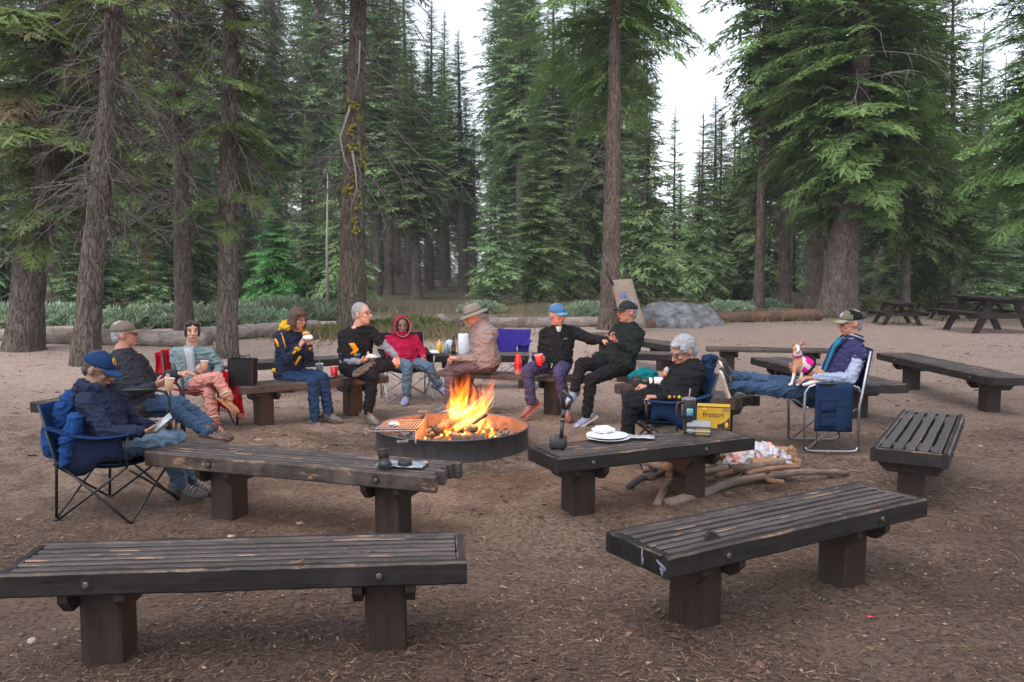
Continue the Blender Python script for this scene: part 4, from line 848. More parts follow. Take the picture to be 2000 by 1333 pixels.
PEOPLE = {}
def person(label, Y0, J, face, s=1.0, fat=1.06, skin_m=None, top=None, pants=None, shoe=None, sole=None, hair=None, hairstyle='short', cap=None, hands={}, glasses=False, seed=0, sleeve='long', tilt=(0, 0, 1), under=None, hipz=None, sock=None, toe_up={}, belly=0.0, hs=1.0):
    """J: joint -> (px, py, mode); mode +1/-1 = farther/nearer solution at the true bone length, float = depth offset from the parent"""
    LEN = dict(nk=.50, hd=.205, sR=.185, sL=.185, eR=.30, eL=.30, wR=.26, wL=.26, kR=.44, kL=.44, aR=.43, aL=.43, tR=.17, tL=.17)
    PAR = dict(nk='pel', hd='nk', sR='nk', sL='nk', eR='sR', eL='sL', wR='eR', wL='eL', kR='pel', kL='pel', aR='kR', aL='kL', tR='aR', tL='aL')
    p = {'pel': D(J['pel'][0], J['pel'][1], Y0)}; rep = []
    for k in ('nk', 'hd', 'sR', 'sL', 'eR', 'eL', 'wR', 'wL', 'kR', 'kL', 'aR', 'aL', 'tR', 'tL'):
        if k not in J: continue
        par = p[PAR[k]]; L = LEN[k] * s; px, py, md = J[k]
        if isinstance(md, float): p[k] = D(px, py, par.y + md)
        else:
            d = ray(px, py).normalized(); o = V3((0, 0, CAM_H)); oc = par - o; tc = oc.dot(d); h2 = L * L - (oc.length_squared - tc * tc)
            if h2 <= 0: q = o + d * tc; p[k] = par + (q - par).normalized() * L
            else: p[k] = o + d * (tc + (1 if md > 0 else -1) * math.sqrt(h2))
        r_ = (p[k] - par).length / L
        if abs(r_ - 1) > 0.18: rep.append('%s %.2f' % (k, r_))
    p['nk'] = p['nk'].lerp(p['hd'], .13); p['sR'].z += .008; p['sL'].z += .008
    up = (p['nk'] - p['pel']).normalized(); chr_ = (p['sR'] - p['sL']).normalized(); chf = up.cross(chr_).normalized()
    km = ((p['kR'] + p['kL']) / 2 - p['pel']); hr = km.cross(V3((0, 0, 1))).normalized() if km.length > .05 else chr_
    if hr.dot(chr_) < 0: hr = -hr
    hipR, hipL = p['pel'] + hr * .085 * s, p['pel'] - hr * .085 * s
    f = V3(face).normalized(); u0 = V3(tilt).normalized(); rr = f.cross(u0).normalized(); u = rr.cross(f).normalized(); h = p['hd']; hh = hs * s * 1.05
    root = V3((p['pel'].x, p['pel'].y, 0)); t = thing('person', root, 0, label, 'person'); print('person %-40s root Y=%.2f pel z=%.2f %s feet z %.2f %.2f' % (label[:40], Y0, p['pel'].z, rep, p['aR'].z, p['aL'].z))
    H = lambda a, b, c: h + rr * a * hh + f * b * hh + u * c * hh
    # ---- body: one continuous skin
    mb = MB()
    mb.ell(H(0, -.008, .018), (.074 * hh, .093 * hh, .098 * hh), (rr, f, u), 20)
    mb.ell(H(0, .022, -.045), (.057 * hh, .064 * hh, .066 * hh), (rr, f, u), 16); mb.ell(H(0, .055, -.088), (.026 * hh, .024 * hh, .02 * hh), (rr, f, u), 12)
    cone(mb, H(0, .086, .012), H(0, .108, -.026), .009 * hh, .0135 * hh); mb.ell(H(0, .094, -.030), (.018 * hh, .012 * hh, .010 * hh), (rr, f, u), 10)
    for q in (-1, 1):
        mb.ell(H(.077 * q, -.008, -.004), (.010 * hh, .019 * hh, .031 * hh), (rr, f, u), 12)
        mb.ell(H(.032 * q, .062, -.022), (.024 * hh, .022 * hh, .020 * hh), (rr, f, u), 10); mb.ell(H(.03 * q, .076, .026), (.024 * hh, .010 * hh, .008 * hh), (rr, f, u), 10)
    mb.ell(H(0, .082, -.060), (.024 * hh, .012 * hh, .010 * hh), (rr, f, u), 10)
    nb = p['nk'] + chf * -.01; cone(mb, nb - up * .03, H(0, -.012, -.05), .066 * s, .060 * s)
    cone(mb, p['nk'] - up * .05, p['pel'], .09 * s, .09 * s); cone(mb, p['sR'], p['sL'], .038 * s, .038 * s)
    for q, hp in (('R', hipR), ('L', hipL)):
        cone(mb, p['s' + q], p['e' + q], .040 * s, .034 * s); cone(mb, p['e' + q], p['w' + q], .033 * s, .0235 * s)
        cone(mb, hp, p['k' + q], .065 * s, .048 * s); cone(mb, p['k' + q], p['a' + q], .045 * s, .034 * s)
        hd_ = p['w' + q] - p['e' + q]; o = dict(hands.get(q, {})); 
        if 'dir' in o: hd_ = V3(o.pop('dir'))
        pn = V3(o.pop('pn', (0, 0, -1))); hand(mb, p['w' + q], hd_, pn, q == 'R', s=s * 1.02, **o)
    body = fuse('body', mb, skin_m or SK_L, t, 0.0062, 3)
    # ---- face details
    for q in (-1, 1):
        e = MB(); e.ell(H(.031 * q, .079, .008), (.0125 * hh, .0065 * hh, .0055 * hh), (rr, f, u), 10); e.build('eye', M_EYE, t, world=True)
    if hair is not None:
        for q in (-1, 1):
            e = MB(); e.tube([H(.014 * q, .089, .030), H(.034 * q, .085, .035), H(.052 * q, .070, .028)], .0042 * hh, 6); e.build('eyebrow', hair, t, world=True)
    e = MB(); e.tube([H(-.024, .082, -.058), H(-.01, .0945, -.057), H(.01, .0945, -.057), H(.024, .082, -.058)], [.003, .0055, .0055, .003], 6); e.build('mouth', M_LIP, t, world=True)
    if glasses:
        e = MB()
        for q in (-1, 1):
            ring = [H(q * .033 + .025 * math.cos(a), .098, .004 + .018 * math.sin(a)) for a in [2 * math.pi * i / 14 for i in range(15)]]
            e.tube(ring, .0022 * hh, 5); e.tube([H(q * .058, .096, .010), H(q * .080, .03, .012), H(q * .082, -.01, .006)], .0022 * hh, 5)
        e.tube([H(-.009, .100, .008), H(.009, .100, .008)], .0022 * hh, 5); e.build('spectacles', M_FRAME, t, world=True)
    # ---- hair
    if hair is not None and hairstyle != 'none':
        e = MB()
        if hairstyle in ('short', 'cropped', 'buzz'):
            g = 1.0 if hairstyle == 'cropped' else (.975 if hairstyle == 'buzz' else 1.04)
            e.ell(H(0, -.022, .036), (.081 * hh * g, .092 * hh * g, .091 * hh * g), (rr, f, u), 18); e.ell(H(0, -.058, -.012), (.067 * hh * g, .050 * hh * g, .068 * hh * g), (rr, f, u), 14)
        elif hairstyle == 'bob':
            e.ell(H(0, -.020, .040), (.092 * hh, .104 * hh, .098 * hh), (rr, f, u), 18); e.ell(H(0, -.05, -.03), (.090 * hh, .070 * hh, .105 * hh), (rr, f, u), 14)
            for q in (-1, 1): e.ell(H(.076 * q, .015, -.035), (.018 * hh, .042 * hh, .085 * hh), (rr, f, u), 12)
            e.ell(H(0, .070, .068), (.066 * hh, .022 * hh, .030 * hh), (rr, f, u), 12)
        elif hairstyle == 'wavy':
            e.ell(H(0, -.022, .036), (.084 * hh, .099 * hh, .092 * hh), (rr, f, u), 18); e.ell(H(0, -.058, -.02), (.070 * hh, .052 * hh, .072 * hh), (rr, f, u), 14)
            for q in (-1, 1): e.ell(H(.068 * q, .012, .035), (.018 * hh, .042 * hh, .040 * hh), (rr, f, u), 12)
            e.ell(H(-.015, .058, .078), (.055 * hh, .026 * hh, .024 * hh), (rr, f, u), 12)
        elif hairstyle == 'back':
            e.ell(H(0, -.022, .034), (.082 * hh, .094 * hh, .094 * hh), (rr, f, u), 18); e.ell(H(0, -.07, -.05), (.060 * hh, .045 * hh, .08 * hh), (rr, f, u), 14)
            for q in (-1, 1): e.ell(H(.066 * q, .012, .015), (.019 * hh, .046 * hh, .075 * hh), (rr, f, u), 12); e.ell(H(.035 * q, .045, .085), (.038 * hh, .045 * hh, .028 * hh), (rr, f, u), 12)
        fuse('hair', e, hair, t, 0.007, 2, 0.006 if hairstyle in ('bob', 'wavy') else 0.003, 45, seed)
    # ---- cap
    if cap:
        kind, cm, bm_ = cap[:3]
        if kind == 'cap':
            rings = []
            for i in range(9):
                a = i / 8 * 1.5; rings.append([H(.086 * math.cos(a) * math.cos(b), -.010 + .106 * math.cos(a) * math.sin(b), .036 + .088 * math.sin(a)) for b in [2 * math.pi * j / 24 for j in range(24)]])
            inner = [[q + (h - q) * 0.04 for q in r_] for r_ in rings]
            e = MB(); e.loft(inner[::-1] + rings); c_ = e.build('cap_crown', cm if len(cap) < 4 else [cm, cap[3]], t, world=True, fix=True)
            if len(cap) > 3:
                for po in c_.data.polygons:
                    if (po.center + root - h).dot(f) < 0.025: po.material_index = 1
            g = []
            for i in range(7):
                v_ = i / 6; g.append([H(x * .080 * (1 - .22 * v_), .082 * math.sqrt(max(0, 1 - (x * .78) ** 2)) + .085 * v_ * (1 - .30 * x * x), .040 - .014 * x * x - .018 * v_) for x in [-1 + j / 5 for j in range(11)]])
            e = MB(); e.sheet(g, 0.005); e.build('cap_brim', bm_, t, world=True)
            e = MB(); e.ell(H(0, -.01, .126), (.008, .008, .005), (rr, f, u), 8); e.build('cap_button', cm, t, world=True)
        elif kind == 'bucket':
            rings = [[H(r_ * math.cos(b), -.012 + r_ * 1.18 * math.sin(b), z_) for b in [2 * math.pi * j / 28 for j in range(28)]] for r_, z_ in ((.150, .008), (.120, .028), (.090, .036), (.086, .070), (.080, .100), (.070, .120), (.045, .130), (.01, .132))]
            e = MB(); e.sheet([r_ + [r_[0]] for r_ in rings], 0.004); e.build('bucket_hat', cm, t, world=True)
            rings = [[H(r_ * math.cos(b), -.012 + r_ * 1.18 * math.sin(b), z_) for b in [2 * math.pi * j / 28 for j in range(29)]] for r_, z_ in ((.0925, .038), (.0905, .058))]
            e = MB(); e.sheet(rings, 0.003); e.build('hat_band', bm_, t, world=True)
    # ---- top garment
    if top:
        tm_, hood = top[0], top[1:]
        e = MB(); F = fat; rings = []
        B = p['pel']; N = p['nk']; sp = N - B
        for v_, wx, dy, off in ((-.10, .165, .125, .01), (.04, .178, .140, .015 + belly * .6), (.22, .176, .140, .02 + belly), (.42, .172, .128, .018 + belly * .6), (.64, .178, .120, .012), (.82, .172, .108, .005), (.93, .135, .092, 0), (1.0, .088, .076, 0), (1.05, .074, .068, -.004)):
            c_ = B + sp * v_; ax = (hr * (1 - v_) + chr_ * v_).normalized() if 0 < v_ < 1 else (hr if v_ <= 0 else chr_); fw = up.cross(ax).normalized(); k_ = F if v_ < .75 else 1 + (F - 1) * .4
            c_ = c_ + fw * off; rings.append([c_ + ax * wx * s * k_ * math.cos(b) + fw * dy * s * k_ * math.sin(b) for b in [2 * math.pi * j / 24 for j in range(24)]])
        e.loft(rings)
        cone(e, p['nk'] - up * .035, p['sR'] - up * .006, .066 * s, .066 * s); cone(e, p['nk'] - up * .035, p['sL'] - up * .006, .066 * s, .066 * s)
        se = MB() if under else e
        for q in 'RL':
            a, b, c_ = p['s' + q], p['e' + q], p['w' + q]
            if sleeve == 'long':
                cone(e, a, b, .066 * s, .056 * s); cone(e, b, c_ - (c_ - b).normalized() * .015, .056 * s, .038 * s)
            else:
                cone(e, a, a.lerp(b, .62 if sleeve == 'short' else .06), (.068 if sleeve == 'short' else .078) * s, (.066 if sleeve == 'short' else .076) * s); w2 = 1.0 if sleeve == 'short' else 1.22; cone(se, a, b, .055 * s * w2, .047 * s * w2); cone(se, b, c_ - (c_ - b).normalized() * .015, .047 * s * w2, .034 * s * w2)
        fuse('jacket' if sleeve == 'long' else 'shirt', e, tm_, t, 0.009, 5, 0.010, 13, seed)
        if under: fuse('sleeves', se, under, t, 0.008, 4, 0.008, 16, seed)
        cu = MB(); 
        for q in 'RL':
            b, c_ = p['e' + q], p['w' + q]; d = (c_ - b).normalized(); e = MB(); e.tube([c_ - d * .05, c_ - d * .002], [.039 * s, .034 * s], 14); e.build('cuff', hood[1] if len(hood) > 1 and hood[1] else (under or tm_), t, world=True)
        # collar
        if hood and hood[0] == 'hood_down':
            e = MB()
            for a in [i / 11 * math.pi * 1.35 - .55 for i in range(12)]:
                e.ell(N + up * .02 + chr_ * math.cos(a) * .085 * s - chf * (math.sin(a) * .085 * s) + up * (.025 * math.sin(max(0, a))), (.045, .045, .042), None, 10)
            e.ell(N - chf * .10 - up * .02, (.10, .05, .09), (chr_, chf, up), 12); fuse('hood', e, hood[2] if len(hood) > 2 else tm_, t, 0.009, 4, 0.01, 14, seed + 3)
        elif hood and hood[0] == 'hood_up':
            rings = []
            for i in range(12):
                a = i / 11; y_ = .095 - a * .215; r_ = .108 * math.sqrt(max(0.03, 1 - max(0, (a - .30) / .72) ** 2)) * (1.0 if a > .12 else .93)
                rings.append([H(r_ * math.cos(b), y_ - (.03 * math.sin(b) if a < .5 else 0), -.005 + r_ * 1.24 * math.sin(b)) for b in [2 * math.pi * j / 24 for j in range(25)]])
            e = MB(); e.sheet(rings, 0.010); e.build('hood', tm_, t, world=True)
            e = MB(); e.sheet([[q_ + (H(0, q_y, 0) - q_) * .07 for q_ in r_] for r_, q_y in zip(rings[:7], [.095 - i / 11 * .215 for i in range(7)])], 0.003); e.build('hood_lining', hood[2], t, world=True)
            e = MB()
            for a in [i / 11 * 6.28 for i in range(12)]: e.ell(N + up * .025 + chr_ * math.cos(a) * .075 - chf * math.sin(a) * .07, (.042, .042, .04), None, 10)
            fuse('neckline', e, tm_, t, 0.009, 4, 0.008, 14, seed)
        elif hood:
            rn = .072 * s; e = MB(); hgt = .035 if hood[0] == 'collar' else .012
            ring = [N + up * (hgt * .3) + chr_ * rn * math.cos(a) + chf * (rn * math.sin(a)) - up * (.03 * max(0, math.sin(a))) for a in [6.283 * i / 16 for i in range(17)]]
            e.tube(ring, [.016 if hood[0] == 'collar' else .010] * 17, 8, cap=False); e.build('collar', (hood[1] or tm_) if len(hood) > 1 and hood[1] else tm_, t, world=True)
    # ---- trousers
    if pants:
        e = MB(); e.ell(p['pel'] - V3((0, 0, .005)), (.168 * s * fat, .13 * s, .115 * s), (hr, up.cross(hr), up), 16)
        for q, hp in (('R', hipR), ('L', hipL)):
            cone(e, hp, p['k' + q], .090 * s * (.5 + fat / 2), .068 * s); kk = p['k' + q]; aa = p['a' + q]; d = (aa - kk).normalized()
            cone(e, kk, aa - d * .02, .066 * s, .054 * s)
        fuse('trousers', e, pants, t, 0.009, 5, 0.010, 13, seed + 9)
    # ---- shoes
    if shoe:
        for q in 'RL':
            a = p['a' + q]; b = p['t' + q]; d = (b - a); dl = d.normalized(); sh = (p['k' + q] - a).normalized(); n_ = (sh - dl * sh.dot(dl)).normalized(); sd_ = dl.cross(n_)
            e = MB(); heel = a - dl * .055 * s - n_ * .055 * s; toe = heel + dl * .245 * s
            cone(e, heel + n_ * .03, toe + n_ * .012 - dl * .02, .036 * s, .030 * s); e.ell(heel + dl * .16 * s + n_ * .016, (.10 * s, .046 * s, .034 * s), (dl, sd_, n_), 14); e.ell(heel + dl * .03 + n_ * .03, (.05 * s, .035 * s, .045 * s), (dl, sd_, n_), 14)
            cone(e, a - dl * .02 - n_ * .03, a - dl * .012 + n_ * .025, .044 * s, .045 * s)
            sm_ = shoe[q] if isinstance(shoe, dict) else shoe
            shn = fuse('shoe', e, sm_, t, 0.007, 3, 0.004, 30, seed)
            e = MB(); prof = [(-.045, .030), (-.03, .038), (.03, .034), (.10, .036), (.16, .050), (.205, .042), (.235, .018)]; base = heel - n_ * .020 * s
            o1 = [base + dl * x * s + sd_ * y * s for x, y in prof] + [base + dl * x * s - sd_ * y * s for x, y in prof[::-1]]
            e.loft([o1, [q_ + n_ * .022 * s for q_ in o1]]); e.build('sole', sole or M_RUB, shn, world=True, fix=True, smooth=False)
            e = MB()
            for z_ in (.02, .045, .07, .095): c_ = heel + dl * (.09 + z_) * s + n_ * (.062 - z_ * .28) * s; e.tube([c_ - sd_ * .026, c_ + n_ * .006, c_ + sd_ * .026], .0035, 5)
            if sole is not S_TAN: tag(e.build('laces', C_STRIPE, shn, world=True), kind='stuff')
            if sock: e = MB(); e.tube([a + n_ * .0, a + sh * .075], [.046 * s, .048 * s], 12); e.build('sock', sock, t, world=True)
    PEOPLE[label] = p; p['t'] = t; p['f'] = f; p['rr'] = rr; p['u'] = u; p['chf'] = chf; p['chr'] = chr_; p['up'] = up; p['H'] = H
    return p
M_RUB = simple('shoe_sole_rubber', (0.07, 0.06, 0.055), 0.8, 0.3, 30)
C_NAVY = cloth('navy_fleece', (0.018, 0.023, 0.046)); C_JEAN = cloth('blue_denim', (0.034, 0.062, 0.112), var=0.5); C_JEANL = cloth('faded_denim', (0.072, 0.11, 0.155), var=0.4); C_JEAND = cloth('dark_denim', (0.016, 0.034, 0.078), var=0.5)
C_CHAR = cloth('charcoal_knit', (0.026, 0.028, 0.036)); C_BLACK = cloth('black_cloth', (0.012, 0.012, 0.014)); C_BLACKG = cloth('black_green_knit', (0.014, 0.019, 0.018)); C_PINK = cloth('salmon_trousers', (0.42, 0.19, 0.16))
C_PUFF = cloth('greygreen_puffer', (0.15, 0.20, 0.21)); C_RED = cloth('raspberry_fleece', (0.26, 0.008, 0.036)); C_TAUPE = cloth('taupe_jacket', (0.20, 0.155, 0.15), var=.1); C_MAUVE = cloth('mauve_brown_trousers', (0.105, 0.07, 0.082))
C_PURP = cloth('purple_navy_sweatpants', (0.045, 0.040, 0.088)); C_GREYL = cloth('lavender_grey_knit', (0.17, 0.17, 0.22)); C_VARS = cloth('navy_wool', (0.030, 0.028, 0.080)); C_VSL = cloth('grey_blue_sleeve', (0.25, 0.28, 0.38)); C_YEL = cloth('gold_trim', (0.50, 0.27, 0.02))
C_KHAK = cloth('olive_khaki', (0.13, 0.105, 0.08)); C_BLUE = cloth('faded_blue_cap', (0.05, 0.13, 0.27)); C_CREAM = cloth('cream_lining', (0.36, 0.31, 0.25)); C_TEAL = cloth('teal_cloth', (0.006, 0.11, 0.125), var=.5); C_WHITE = cloth('white_sock', (0.5, 0.45, 0.52))
C_RBLUE = cloth('royal_blue_nylon', (0.012, 0.042, 0.14)); C_DBLUE = cloth('dark_blue_nylon', (0.012, 0.027, 0.064)); C_PBLUE = cloth('violet_blue_nylon', (0.028, 0.018, 0.15)); C_REDB = cloth('red_blanket', (0.28, 0.004, 0.010)); C_TRK = cloth('olive_cap_front', (0.11, 0.10, 0.07)); C_STRIPE = cloth('pale_stripe', (0.35, 0.35, 0.4))
S_GREY = simple('taupe_shoe', (0.10, 0.085, 0.078), 0.8, 0.35, 25); S_BRN = simple('brown_leather', (0.065, 0.032, 0.025), 0.5, 0.3, 25); S_TAN = simple('tan_suede', (0.26, 0.125, 0.055), 0.9, 0.2, 25); S_BLU = simple('blue_white_trainer', (0.05, 0.11, 0.3), 0.7, 0.2, 34, c2=(0.30, 0.30, 0.35)); S_ORG = simple('orange_trainer', (0.26, 0.06, 0.035), 0.7, 0.3, 30, c2=(0.06, 0.04, 0.045)); S_BLK = simple('black_trainer', (0.015, 0.014, 0.014), 0.7, 0.3, 25); S_SOLW = simple('pale_sole', (0.42, 0.38, 0.34), 0.8, 0.2, 20); S_SOLO = simple('orange_sole', (0.36, 0.11, 0.06), 0.8, 0.2, 20)

A = {}
A[1] = person('person in a navy hoodie and navy cap looking down at a phone', 5.75, dict(pel=(204, 872, 0), nk=(186, 768, .0), hd=(194, 722, .02), sR=(168, 789, -1), sL=(226, 777, 1), eR=(212, 846, -.05), eL=(262, 826, .1), wR=(281, 843, .05), wL=(303, 832, .0),
    kR=(330, 864, .05), kL=(345, 858, .25), aR=(352, 948, .15), aL=(372, 938, .1), tR=(392, 957, -.02), tL=(410, 950, .02)), (1, -.10, -.42), fat=1.08, skin_m=SK_B, top=(C_NAVY, 'hood_down'), pants=C_JEANL, shoe=S_GREY, hair=H_STUB, hairstyle='buzz', cap=('cap', cloth('navy_cap', (0.012, 0.03, 0.085)), cloth('navy_cap_brim', (0.015, 0.045, 0.11))), glasses=True, seed=1,
    hands={'R': dict(pn=(.2, .3, 1), curl=.7), 'L': dict(pn=(0, -.4, 1), curl=.8)})
A[2] = person('person in a khaki cap and charcoal sweater leaning back with a paper cup', 7.6, dict(pel=(256, 792, 0), nk=(238, 692, .05), hd=(243, 654, .02), sR=(220, 716, -1), sL=(272, 708, 1), eR=(243, 774, -.05), eL=(296, 745, .1), wR=(305, 753, -.02), wL=(350, 731, .02),
    kR=(340, 802, -.02), kL=(352, 788, .15), aR=(408, 845, -.02), aL=(418, 838, .05), tR=(446, 850, .0), tL=(450, 846, .0)), (.93, .28, .05), fat=1.15, belly=.03, skin_m=SK_R, top=(C_CHAR, 'crew'), pants=C_JEAN, shoe=S_BRN, hair=H_WHITE, hairstyle='buzz', cap=('cap', C_KHAK, C_KHAK), glasses=True, seed=2,
    hands={'R': dict(pn=(0, .6, .5), curl=.55), 'L': dict(pn=(0, .2, -1), curl=.3)})
A[3] = person('person in a grey green puffer jacket and salmon trousers with crossed legs', 8.9, dict(pel=(384, 752, 0), nk=(374, 683, .05), hd=(375, 648, -.03), sR=(343, 692, -.02), sL=(408, 690, .02), eR=(346, 730, .02), eL=(430, 720, .0), wR=(383, 724, -.16), wL=(420, 738, -.16),
    kR=(424, 738, -.28), kL=(408, 770, -.24), aR=(447, 781, -.1), aL=(420, 828, -.08), tR=(466, 797, -.04), tL=(432, 838, -.1)), (.42, -.85, .02), s=.93, skin_m=SK_L, top=(C_PUFF, 'collar'), pants=C_PINK, shoe=S_TAN, sole=S_TAN, hair=H_DARK, hairstyle='back', seed=3,
    hands={'R': dict(pn=(.5, .3, .2), curl=.6), 'L': dict(pn=(0, 0, -1), curl=.4)})
A[4] = person('person in a navy and gold hoodie eating a wrapped sandwich on the bench', 9.3, dict(pel=(562, 731, 0), nk=(567, 646, -.02), hd=(582, 624, -.05), sR=(545, 661, -1), sL=(592, 661, 1), eR=(560, 703, -.05), eL=(603, 700, -.1), wR=(585, 677, -.08), wL=(605, 676, -.08),
    kR=(612, 748, -.28), kL=(630, 738, -.22), aR=(615, 824, -.02), aL=(642, 808, .0), tR=(634, 832, -.06), tL=(660, 814, -.04)), (.78, -.6, -.14), s=.94, skin_m=SK_R, top=(C_NAVY, 'hood_down', C_YEL, C_YEL), pants=C_JEAND, shoe=S_GREY, hair=H_BROWN, hairstyle='bob', glasses=True, seed=4, sock=C_GREYL,
    hands={'R': dict(pn=(.6, .3, .2), curl=.55, dir=(.5, -.05, .75)), 'L': dict(pn=(-.6, .3, .2), curl=.55, dir=(-.2, -.05, .9))})
A[5] = person('person in a black t-shirt over grey sleeves, ankle resting on knee', 9.2, dict(pel=(690, 717, 0), nk=(699, 643, -.03), hd=(707, 614, -.02), sR=(672, 658, -.02), sL=(726, 652, .02), eR=(672, 705, -.06), eL=(752, 676, -.05), wR=(703, 707, -.12), wL=(774, 697, -.05),
    kR=(728, 735, -.26), kL=(764, 712, -.10), aR=(719, 806, .02), aL=(722, 722, -.14), tR=(733, 817, -.08), tL=(706, 733, -.06)), (.92, -.38, .06), skin_m=SK_L, top=(C_BLACK, 'crew', C_GREYL), under=C_GREYL, sleeve='short', pants=C_BLACK, shoe=S_GREY, hair=H_GREY, hairstyle='cropped', glasses=True, seed=5, sock=C_WHITE,
    hands={'R': dict(pn=(.1, .1, 1), curl=.5, dir=(.9, -.2, .3)), 'L': dict(pn=(-.2, .2, -.6), curl=.45, dir=(.1, -.2, -.9))})
A[6] = person('person in a raspberry hooded fleece with the hood up', 10.8, dict(pel=(790, 711, 0), nk=(783, 660, .08), hd=(785, 637, .0), sR=(758, 665, .0), sL=(809, 664, .0), eR=(761, 697, -.05), eL=(825, 690, -.05), wR=(786, 703, -.12), wL=(828, 703, -.15),
    kR=(796, 716, -.38), kL=(836, 718, -.25), aR=(794, 772, -.04), aL=(857, 752, .0), tR=(789, 782, -.12), tL=(872, 762, -.06)), (.22, -.95, -.02), skin_m=SK_D, top=(C_RED, 'hood_up', C_CREAM, C_CREAM), pants=C_JEANL, shoe=S_BLU, hair=H_STUB, hairstyle='none', seed=6,
    hands={'R': dict(pn=(0, 0, -1), curl=.5), 'L': dict(pn=(0, 0, -1), curl=.6)})
A[7] = person('person in a taupe jacket and bucket hat sitting sideways behind the fire', 9.75, dict(pel=(954, 708, 0), nk=(942, 630, .02), hd=(924, 617, .0), sR=(932, 645, 1), sL=(962, 652, -1), eR=(926, 694, .05), eL=(940, 703, -.03), wR=(889, 702, .0), wL=(893, 700, -.03),
    kR=(902, 720, .12), kL=(880, 722, -.02), aR=(926, 772, .1), aL=(877, 789, -.02), tR=(912, 782, .0), tL=(850, 797, -.02)), (-.93, -.1, -.34), fat=1.15, skin_m=SK_R, top=(C_TAUPE, 'collar'), pants=C_MAUVE, shoe=simple('grey_canvas_shoe', (0.12, 0.10, 0.10), 0.9), sole=S_SOLW, hair=H_GREY, hairstyle='buzz', cap=('bucket', cloth('grey_olive_hat', (0.17, 0.155, 0.135)), cloth('hat_band_cloth', (0.10, 0.09, 0.08))), seed=7, sock=C_WHITE,
    hands={'R': dict(pn=(0, 0, -1), curl=.8), 'L': dict(pn=(0, .3, -1), curl=.8)})
A[8] = person('person in a blue cap, black pullover and purple trousers holding a red cup', 9.5, dict(pel=(1087, 712, 0), nk=(1091, 642, .0), hd=(1089, 616, -.03), sR=(1065, 653, .0), sL=(1121, 650, .0), eR=(1058, 692, .02), eL=(1150, 663, -.12), wR=(1058, 708, -.18), wL=(1178, 666, -.14),
    kR=(1030, 724, -.28), kL=(1092, 732, -.38), aR=(1038, 788, .02), aL=(1106, 797, .05), tR=(1022, 802, -.06), tL=(1110, 812, -.12)), (.55, -.8, -.06), skin_m=SK_R, top=(C_BLACK, 'collar'), pants=C_PURP, shoe=S_ORG, sole=S_SOLO, hair=H_GREY, hairstyle='cropped', cap=('cap', C_BLUE, cloth('light_blue_brim', (0.09, 0.2, 0.35))), seed=8, sock=C_WHITE,
    hands={'R': dict(pn=(.9, -.1, .1), curl=.7, dir=(-.3, -.6, .25)), 'L': dict(pn=(0, 0, -1), curl=.3)})
A[9] = person('person in a black sweater and dark cap laughing and pointing a finger', 9.15, dict(pel=(1214, 712, 0), nk=(1227, 636, .02), hd=(1225, 610, -.02), sR=(1202, 652, .05), sL=(1248, 655, -.05), eR=(1190, 690, .0), eL=(1236, 690, -.12), wR=(1159, 698, -.1), wL=(1206, 668, -.05),
    kR=(1136, 712, -.15), kL=(1154, 742, -.2), aR=(1122, 764, -.08), aL=(1146, 812, -.05), tR=(1113, 776, -.12), tL=(1124, 826, -.06)), (-.9, -.42, .06), fat=1.15, belly=.02, skin_m=SK_R, top=(C_BLACKG, 'crew'), pants=C_BLACK, shoe=S_BLU, sole=S_SOLW, hair=H_GREY, hairstyle='cropped', cap=('cap', cloth('faded_black_cap', (0.022, 0.024, 0.03)), cloth('faded_black_brim', (0.03, 0.03, 0.032))), glasses=True, seed=9,
    hands={'R': dict(pn=(.2, .2, -1), curl=.7), 'L': dict(pn=(.2, .1, 1), curl=.9, dir=(-.75, -.1, .35), point=True)})
A[10] = person('person with silver hair and a black sweatshirt sitting in a blue camp chair', 7.2, dict(pel=(1332, 782, 0), nk=(1350, 708, .02), hd=(1334, 686, -.02), sR=(1324, 730, .12), sL=(1364, 732, -.12), eR=(1304, 766, .12), eL=(1346, 778, -.08), wR=(1266, 757, .05), wL=(1284, 776, .0),
    kR=(1232, 778, .1), kL=(1232, 792, -.08), aR=(1224, 862, .0), aL=(1222, 872, -.04), tR=(1200, 876, .0), tL=(1196, 886, -.02)), (-.82, -.35, -.42), s=.97, fat=1.25, belly=.02, skin_m=SK_R, top=(C_BLACK, 'crew'), pants=C_BLACK, shoe=S_BLK, hair=H_WHITE, hairstyle='wavy', glasses=True, seed=10, hs=1.08,
    hands={'R': dict(pn=(0, 0, -1), curl=.8), 'L': dict(pn=(0, 0, -1), curl=.8)})
A[11] = person('person in a varsity jacket and trucker cap with feet up and a dog', 7.85, dict(pel=(1626, 766, 0), nk=(1668, 668, .0), hd=(1661, 632, .0), sR=(1644, 690, .16), sL=(1680, 696, -.14), eR=(1612, 728, .12), eL=(1660, 740, -.08), wR=(1562, 722, .0), wL=(1590, 738, -.0),
    kR=(1522, 748, .05), kL=(1518, 762, -.04), aR=(1431, 734, .05), aL=(1430, 754, -.03), tR=(1418, 700, .0), tL=(1417, 716, .0)), (-.98, -.12, -.06), fat=1.02, skin_m=SK_R, top=(C_VARS, 'collar', C_STRIPE), under=C_VSL, sleeve='varsity', pants=C_JEAN, shoe=S_BLK, sole=S_SOLW, hair=H_GREY, hairstyle='buzz', cap=('cap', C_TRK, cloth('khaki_brim', (0.2, 0.19, 0.14)), cloth('black_mesh', (0.012, 0.012, 0.013))), glasses=True, seed=11,
    hands={'R': dict(pn=(.2, -.8, .3), curl=.6), 'L': dict(pn=(-.1, .1, -1), curl=.25, spread=.1)})
